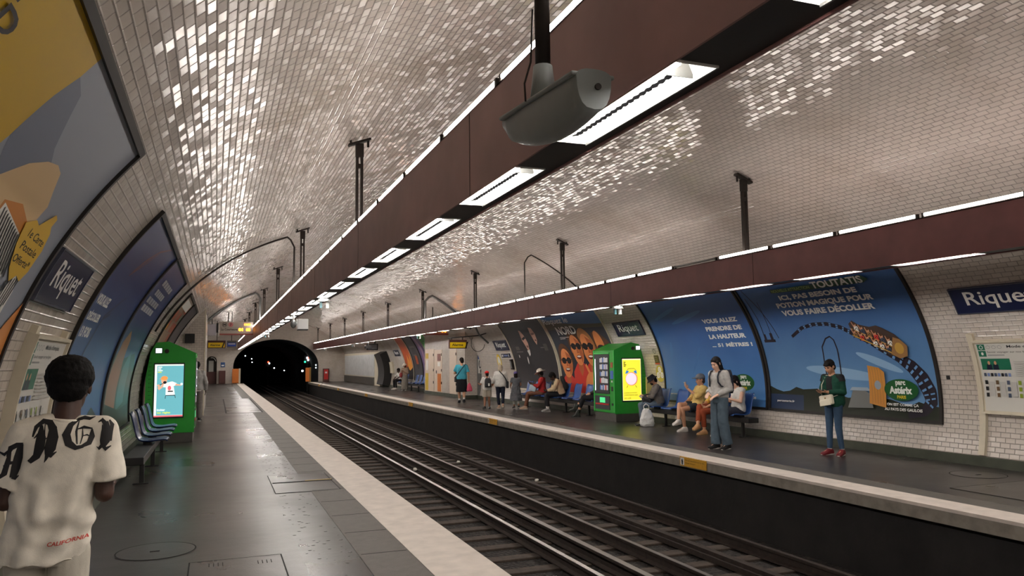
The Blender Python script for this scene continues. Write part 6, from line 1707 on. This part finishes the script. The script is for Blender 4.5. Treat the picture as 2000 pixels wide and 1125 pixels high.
# far seat, white shirt
F = seated('person in a white shirt leaning forward on the far row of seats', 45.4, 110, sit(neck=(0, .14, 1.0), head=(0, .2, 1.13), shL=(-.17, .12, .95), shR=(.17, .12, .95), elL=(-.2, .3, .72), elR=(.2, .3, .72), wrL=(-.08, .46, .62), wrR=(.08, .46, .62)), SKD, 1.68, .014)
F.hair((20, 18, 18), 'round', .95); F.top(cloth('white', (214, 212, 206)), .02, .8, -.08, .006); F.legs(JBLK, 1.9, .012, .004); F.shoes(mat('white_shoe'), WHT)
# wide white hat, red shirt
F = seated('person in a wide white hat and red top sitting in front of the film poster', 24.1, 60, sit(neck=(0, .02, 1.05), head=(.02, .06, 1.19), face=(.5, 1, -.5), elL=(-.22, .12, .76), wrL=(-.1, .34, .84), elR=(.22, .1, .76), wrR=(.1, .32, .84), palmL=(.5, -.3, .6), palmR=(-.5, -.3, .6), knL=(-.1, .47, .52), knR=(.1, .47, .5), anL=(-.08, .56, .085), toL=(-.09, .72, .03), anR=(.08, .60, .085), toR=(.09, .76, .03)), SKD, 1.70, .009)
F.hair((26, 22, 20), 'short'); r, f, u = F.headframe(); h = F.J['head']; k = F.k; rot = Matrix((r, f, u)).transposed()
b = MB(); b.ball(h + u * .085 * k - f * .01 * k, (.105 * k, .115 * k, .095 * k), HATW, 22, 14, rot); rr = [ring(h + u * (.06 - q * .03) * k - f * .01 * k, r, f, (.10 + q * .10) * k, (.11 + q * .10) * k, 26) for q in (0, .5, 1)]; b.loft(rr, HATW); b.loft([[p + u * .012 * k for p in w] for w in rr[::-1]], HATW); blob(b, 'wide_hat', HATW, .008, 2, parent=F.t)
F.eyes(); F.top(cloth('brick_red', (164, 44, 44)), .02, 1.6, -.05, .009); F.legs(cloth('rust_brown', (122, 82, 64)), 1.95, .014, .006); F.shoes(mat('beige_shoe'), WHT)
b = MB(); Rw = MW[F.t.name].to_3x3(); b.box(F.W(V((-.02, .30, .70)) * k), (.34, .24, .20), mat('pale_blue_bag', (176, 196, 206), .5), Rw @ Matrix.Rotation(.3, 3, 'X')); solo(b, 'tote_bag', 'pale blue bag on the lap of the person in the wide white hat', 'bag', bevel=.04)
phone('phone held by the person in the wide white hat', F, 'L')
# bent over phone with backpack
F = seated('person in a beige jacket bent over beside the NORD poster', 22.6, 72, sit(neck=(0, .14, 1.0), head=(0, .25, 1.10), face=(0, 1, -.9), shL=(-.18, .12, .95), shR=(.18, .12, .95), elL=(-.23, .24, .70), wrL=(-.06, .42, .66), elR=(.23, .24, .70), wrR=(.06, .42, .66), palmL=(.4, -.3, .8), palmR=(-.4, -.3, .8)), SKD, 1.72, .009, 1.05)
F.hair((20, 18, 18), 'short', 1.08); F.top(cloth('beige_jacket', (196, 174, 140)), .028, 1.9, -.08, .012, 'jacket'); F.legs(JBLK, 1.8, .016, .006); F.shoes(mat('grey_trainer', (112, 110, 108), .6), WHT, socks=cloth('sock_white'))
phone('phone held by the bent person in the beige jacket', F, 'R'); backpack(F, 'dark backpack on the back of the bent person in the beige jacket', mat('pack_olive', (34, 38, 36), .7), .3, .44, .16, .62, .19)
# mostly hidden behind the machine, boots
F = seated('person in black trousers and boots half hidden by the right vending machine', 19.85, 52, sit(neck=(0, -.02, 1.05), knR=(.10, .48, .57), anR=(.04, .74, .26), toR=(.03, .88, .20), knL=(-.1, .48, .55), anL=(-.08, .66, .085), toL=(-.09, .82, .03), elL=(-.24, .1, .74), wrL=(-.1, .3, .66), elR=(.24, .1, .74), wrR=(.1, .3, .66)), SKT, 1.70, .010)
F.hair((40, 30, 26), 'short'); F.top(cloth('charcoal_knit', (52, 46, 46)), .022, 1.7, -.06, .008); F.legs(JBLK, 1.6, .014, .005); F.shoes(mat('black_boot', (32, 36, 30), .45), M_BLACK, high=.10)
# black hat and mask beside the machine
F = seated('person in a black bucket hat and checked shirt sitting beside the right vending machine', 16.75, 66, sit(neck=(0, .06, 1.03), head=(0, .13, 1.15), face=(.05, 1, -.7), shL=(-.18, .04, .98), shR=(.18, .04, .98), elL=(-.25, .18, .74), wrL=(-.05, .36, .74), elR=(.25, .18, .74), wrR=(.05, .38, .72), palmL=(.5, -.3, .6), palmR=(-.5, -.3, .6), knL=(-.13, .44, .52), knR=(.13, .44, .52)), SKT, 1.64, .009)
F.hair((22, 20, 20), 'short'); r, f, u = F.headframe(); h = F.J['head']; k = F.k; rot = Matrix((r, f, u)).transposed()
b = MB(); b.cone(h + u * .04 * k, h + u * .14 * k, .112 * k, .092 * k, JBLK, 24); b.cone(h + u * .012 * k, h + u * .06 * k, .165 * k, .112 * k, JBLK, 24); blob(b, 'bucket_hat', JBLK, .008, 2, parent=F.t)
b = MB(); b.ball(h - u * .055 * k + f * .062 * k, (.056 * k, .05 * k, .05 * k), M_BLACK, 16, 12, rot); b.build('face_mask', F.t, world=False)
F.top(cloth('grey_check', (110, 104, 98)), .026, 1.5, -.05, .010); F.legs(cloth('stone_denim', (96, 110, 122)), 1.95, .016, .008); F.shoes(M_BLACK, WHT)
b = MB(); b.ball(F.W(V((-.02, .26, .66)) * k), (.17, .16, .14), mat('pack_black'), 18, 12); blob(b, 'lap_bag', mat('pack_black'), .012, 2, .02, 9); o = bpy.data.objects['lap_bag']; tag(o, 'black bag on the lap of the person in the black bucket hat', 'bag')
phone('phone held by the person in the black bucket hat', F, 'R', WHT)
t = thing('carrier_bag', 'white carrier bag standing on the floor beside the right vending machine', 'bag', (9.86, 16.55, 0)); PB = mat('white_plastic_bag', (222, 222, 218), .4)
b = MB(); b.loft([ring(V((9.86, 16.55, q)), V((.93, -.36, 0)), V((.36, .93, 0)), w, d_, 22, .7) for q, w, d_ in ((.005, .15, .10), (.06, .175, .125), (.18, .17, .12), (.30, .135, .09), (.38, .10, .06), (.43, .06, .04))], PB); blob(b, 'bag_body', PB, .011, 1, .016, 13, t, 1, world=True)
b = MB(); b.tube([(9.80, 16.57, .40), (9.79, 16.57, .50), (9.84, 16.55, .55), (9.91, 16.53, .50), (9.91, 16.53, .40)], .012, PB); b.build('bag_handle', t)
# yellow shirt, crossed bare legs, phone raised
F = seated('person in a yellow shirt with crossed bare legs and white trainers holding up a phone', 15.05, 80, sit(neck=(.05, -.13, 1.0), head=(.06, -.10, 1.145), face=(0, 1, -.1), shL=(-.12, -.12, .95), shR=(.23, -.12, .95), elL=(-.2, .10, .78), wrL=(-.02, .26, .96), palmL=(.1, -.8, .6), hdL=(.05, .55, .8), curlL=1.2, elR=(.28, .05, .70), wrR=(.1, .24, .66), palmR=(-.3, -.1, -1), knL=(-.12, .44, .50), knR=(-.02, .46, .60), anL=(-.13, .40, .085), toL=(-.15, .56, .03), anR=(-.26, .60, .26), toR=(-.33, .73, .20)), SKT, 1.70, .008)
F.eyes(); F.hair((60, 48, 42), 'short'); r, f, u = F.headframe(); h = F.J['head']; k = F.k; rot = Matrix((r, f, u)).transposed(); CAPG = cloth('cap_grey', (120, 122, 128)); b = MB(); b.ball(h + u * .07 * k - f * .01 * k, (.098 * k, .112 * k, .082 * k), CAPG, 20, 14, rot); b.ball(h + u * .06 * k + f * .13 * k, (.07 * k, .08 * k, .012 * k), CAPG, 14, 8, rot); blob(b, 'cap', CAPG, .008, 2, parent=F.t)
F.top(cloth('butter_yellow', (220, 188, 116)), .03, 1.3, -.06, .014, 'shirt', .02, .02); F.legs(cloth('dark_shorts', (40, 46, 54)), .62, .02, .006, 'shorts', .01); F.shoes(mat('white_trainer', (222, 216, 208), .55), WHT)
phone('pale phone held up by the person in the yellow shirt', F, 'L', mat('pale_phone', (196, 186, 176), .3))
# orange trousers, mostly behind the standing woman
F = seated('person in yellow top and orange brown trousers seated behind the standing woman', 14.3, 82, sit(neck=(0, .02, 1.03), knR=(-.02, .46, .60), knL=(-.12, .44, .50), anR=(-.22, .62, .22), toR=(-.30, .74, .14), anL=(-.13, .42, .085), toL=(-.15, .57, .03), elL=(-.25, .14, .72), wrL=(-.12, .34, .60), elR=(.23, .1, .72), wrR=(.02, .34, .66)), SKT, 1.66, .009)
F.hair((40, 30, 26), 'long'); F.top(cloth('mustard', (216, 176, 86)), .026, 1.5, -.06, .010); F.legs(cloth('burnt_orange', (140, 66, 40)), 1.8, .016, .006); F.shoes(mat('tan_sandal', (196, 150, 104), .6), mat('sandal_sole', (150, 120, 60), .7))
# white sleeveless top, bent head
F = seated('person in a white sleeveless top with dark bobbed hair on the rightmost seat', 13.6, 80, sit(neck=(0, .0, 1.05), head=(0, .06, 1.18), face=(0, 1, -.55), elL=(-.24, .06, .76), wrL=(-.10, .28, .82), elR=(.25, .04, .74), wrR=(.10, .28, .80), palmL=(.4, -.4, .6), palmR=(-.4, -.4, .6)), SKL, 1.64, .008)
F.eyes(); F.hair((26, 20, 20), 'bob', 1.06); F.top(cloth('white', (214, 212, 206)), .02, 0, -.10, .009, 'sleeveless_top', .02); F.legs(cloth('dark_skirt', (44, 46, 58)), .9, .02, .006, 'shorts'); F.shoes(mat('white_shoe'), WHT)
phone('phone held by the person in the white sleeveless top', F, 'R')

# ---------------- the boy in the foreground
TEE = cloth('tee_offwhite', (234, 227, 212))
J = stand(pelvis=(-.055, .0, .93), neck=(0, -.005, 1.455), head=(.0, .04, 1.59), face=(0, 1, -.12), shL=(-.155, -.01, 1.395), shR=(.140, -.01, 1.40), elL=(-.215, -.03, 1.12), wrL=(-.20, .20, 1.08), elR=(.160, -.03, 1.13), wrR=(.15, .20, 1.12), palmL=(.6, 0, .6), palmR=(-.6, 0, .6), hpL=(-.135, 0, .90), hpR=(.03, 0, .90), knL=(-.14, .06, .49), knR=(.035, -.02, .48), anL=(-.14, .12, .085), toL=(-.155, .28, .03), anR=(.04, -.2, .12), toR=(.05, -.06, .03), curlL=.9, curlR=.9)
F = Fig('boy in an off white lettered shirt walking away at the left foreground', (-.592, 3.80, 0), 0, 1.66, J, SKD, .006, .90)
BOY = F
F.hair((12, 10, 10), 'round', .93)
def fold(co, n):
    # soft pulls running from the shoulder blades down to the left hip
    x, z = co.x, co.z
    d = .009 * math.sin((x * 1.6 - z * .55) * 34 + 2.2 * noise.noise(co * 5)) * max(0, min(1, (1.30 - z) / .25))
    d += .014 * noise.noise(V((x * 8 + z * 5, co.y * 7, z * 15 - x * 6))) * max(0, min(1, (1.25 - z) / .3))
    d += .008 * math.sin(z * 42 + x * 26 + 5 * noise.noise(co * 6)) * max(0, 1 - abs(z - 1.06) / .16) * (1 if co.y < 0 else .3)
    return d
b = MB(); J, k = F.J, F.k
R = []
for f_, rx, ry, dx in ((-.135, .172, .125, -.012), (0.02, .168, .122, -.006), (.2, .160, .116, 0), (.45, .160, .113, 0), (.65, .170, .113, 0), (.8, .178, .108, 0), (.9, .160, .09, 0), (.975, .085, .07, 0), (1.0, .064, .062, 0)):
    c, X, Y = F.spine(f_); R.append(ring(c + X * dx * k, X, Y, rx * k, ry * k, 36, .88))
b.loft(R, TEE)
for S in 'LR':
    sh, el = J['sh' + S], J['el' + S]; c, X, Y = F.spine(.93); sg = 1 if S == 'R' else -1
    limb(b, c + X * sg * .07 * k, sh, .060 * k, .066 * k, TEE)
    b.cone(sh, sh + (el - sh) * .80 + V((sg * .012, 0, 0)), .066 * k, .080 * k, TEE, 24)
TSH = blob(b, 'lettered_shirt', TEE, .006, 5, .004, 8, F.t, 4, fold)
b = MB(); c, X, Y = F.spine(.985); R = [ring(c + F.U * q * k, X, Y, w * k, d_ * k, 28) for q, w, d_ in ((-.012, .072, .070), (.012, .064, .066))]; b.loft(R, TEE); blob(b, 'collar', TEE, .005, 2, parent=F.t)
F.legs(cloth('offwhite_trousers', (196, 190, 176)), 1.95, .006, .003, 'trousers', .03, -.08); F.shoes(WHT, WHT)
# lettering on the back, projected onto the cloth
BV = BVHTree.FromPolygons([v.co.copy() for v in TSH.data.vertices], [tuple(p.vertices) for p in TSH.data.polygons])
def decal(name, m, polys, parent):
    """polys in local x, z; laid on the back of the shirt"""
    mb = MB()
    for P, fs in polys:
        bm = bmesh.new(); vv = [bm.verts.new((x, z, 0)) for x, z in P]
        for f_ in fs:
            try: bm.faces.new([vv[i] for i in f_])
            except ValueError: pass
        for ax in (0, 1):
            lo = min(p[ax] for p in P); hi = max(p[ax] for p in P); q = math.floor(lo / .006) + 1
            while q * .006 < hi:
                no = (1, 0, 0) if ax == 0 else (0, 1, 0); co = (q * .006, 0, 0) if ax == 0 else (0, q * .006, 0)
                bmesh.ops.bisect_plane(bm, geom=bm.verts[:] + bm.edges[:] + bm.faces[:], plane_co=co, plane_no=no, dist=1e-7); q += 1
        bm.verts.index_update(); ok = {}; out = []
        for v in bm.verts:
            hit = BV.ray_cast(V((v.co.x, -2, v.co.y)), V((0, 1, 0)))
            if hit[0] is not None: ok[v.index] = len(out); out.append(hit[0] + V((0, -.0022, 0)))
        fs2 = [tuple(ok[v.index] for v in f_.verts) for f_ in bm.faces if all(v.index in ok for v in f_.verts)]
        mb.add(out, fs2, m, True); bm.free()
    return mb.build(name, parent, world=False, recalc=False, weld=False)
def brush(pts, ws, box):
    x0, z0, x1, z1 = box; n = len(pts); L = []; Q = []
    pts = [(x0 + p[0] * (x1 - x0), z0 + p[1] * (z1 - z0)) for p in pts]
    for i, p in enumerate(pts):
        a_, c_ = pts[max(i - 1, 0)], pts[min(i + 1, n - 1)]; dx, dz = c_[0] - a_[0], c_[1] - a_[1]; q = math.hypot(dx, dz) or 1; w = ws[i] * (z1 - z0) if isinstance(ws, (list, tuple)) else ws * (z1 - z0)
        L.append((p[0] - dz / q * w / 2, p[1] + dx / q * w / 2)); Q.append((p[0] + dz / q * w / 2, p[1] - dx / q * w / 2))
    return (L + Q, [(i, i + 1, n + i + 1, n + i) for i in range(n - 1)])
GL = {
 'A': [([(.15, .62), (.30, .86), (.62, .95), (.92, 1.0)], [.05, .16, .14, .02]), ([(.80, .98), (.72, .6), (.62, .3), (.50, .02)], [.14, .24, .24, .16]), ([(.50, .05), (.62, .0), (.80, .08)], [.12, .1, .02]), ([(.0, .36), (.3, .44), (.66, .46)], [.03, .10, .06]), ([(.30, .84), (.22, .5), (.08, .14), (-.2, .0)], [.06, .14, .16, .05]), ([(-.3, .75), (.0, .68), (.3, .84)], [.04, .10, .05])],
 'N': [([(.06, .62), (.14, .86), (.40, 1.0), (.66, .96), (.84, .78)], [.04, .10, .13, .15, .2]), ([(.82, .86), (.86, .6), (.80, .32), (.72, .16)], [.16, .26, .26, .14]), ([(.70, .2), (.84, .14), (1.06, .24)], [.12, .10, .02]), ([(.72, .2), (.66, .06), (.60, -.02)], [.12, .06, .01]), ([(.34, .9), (.40, .6), (.38, .34), (.28, .14), (.04, .02), (-.05, .05)], [.06, .22, .24, .18, .12, .03]), ([(.12, .58), (.26, .68), (.40, .72)], [.02, .06, .03]), ([(.48, .92), (.54, .6), (.48, .3)], [.02, .04, .02]), ([(.54, .55), (.68, .6), (.84, .52)], [.02, .05, .02])],
 'G': [([(1.02, 1.02), (.84, .96), (.62, 1.0), (.40, .94)], [.02, .10, .12, .1]), ([(.44, .96), (.20, .78), (.08, .46), (.20, .16), (.46, .0), (.72, .04)], [.08, .18, .26, .24, .16, .1]), ([(.66, .04), (.90, .14), (.98, .36), (.96, .60)], [.1, .18, .18, .06]), ([(.44, .62), (.66, .68), (.98, .62)], [.03, .1, .04]), ([(.46, .9), (.42, .55), (.50, .12)], [.03, .07, .03]), ([(.62, .64), (.66, .4), (.60, .12)], [.02, .05, .02]), ([(.62, .38), (.8, .42), (.94, .36)], [.02, .05, .02])],
 'L': [([(-.05, .90), (.18, .98), (.44, .86), (.50, .70)], [.03, .12, .14, .1]), ([(.50, .92), (.56, .6), (.50, .26), (.40, .1)], [.12, .3, .3, .16]), ([(.38, .16), (.10, .02), (-.05, .1)], [.12, .10, .02]), ([(.36, .14), (.60, .0), (.95, .1)], [.12, .14, .03]), ([(.70, .96), (.92, .80), (.84, .5), (.92, .26)], [.04, .12, .14, .05]), ([(.26, .82), (.30, .5), (.24, .24)], [.02, .05, .02])]}
ox = .592
SHB = mat('print_shirt_black', (22, 20, 22), 0.7)
for ch, box in (('A', (-.80 + ox, 1.195, -.727 + ox, 1.335)), ('N', (-.706 + ox, 1.258, -.612 + ox, 1.42)), ('G', (-.586 + ox, 1.308, -.482 + ox, 1.428)), ('L', (-.462 + ox, 1.295, -.408 + ox, 1.42))):
    decal('blackletter_print', SHB, [brush(p, w, box) for p, w in GL[ch]], TSH)
vs, fs = text2d('CALIFORNIA', .02, .2)
a0 = min(v[0] for v in vs); a1 = max(v[0] for v in vs); b0 = min(v[1] for v in vs); b1 = max(v[1] for v in vs)
P = [(-.035 + (x - a0) / (a1 - a0) * .14, .915 + (y - b0) / (b1 - b0) * .017 + .012 * (x - a0) / (a1 - a0)) for x, y in vs]
decal('red_print', mat('print_shirt_red', (206, 74, 60), 0.7), [(P, fs)], TSH)
phone('phone held in front of the boy in the lettered shirt', F, 'R')
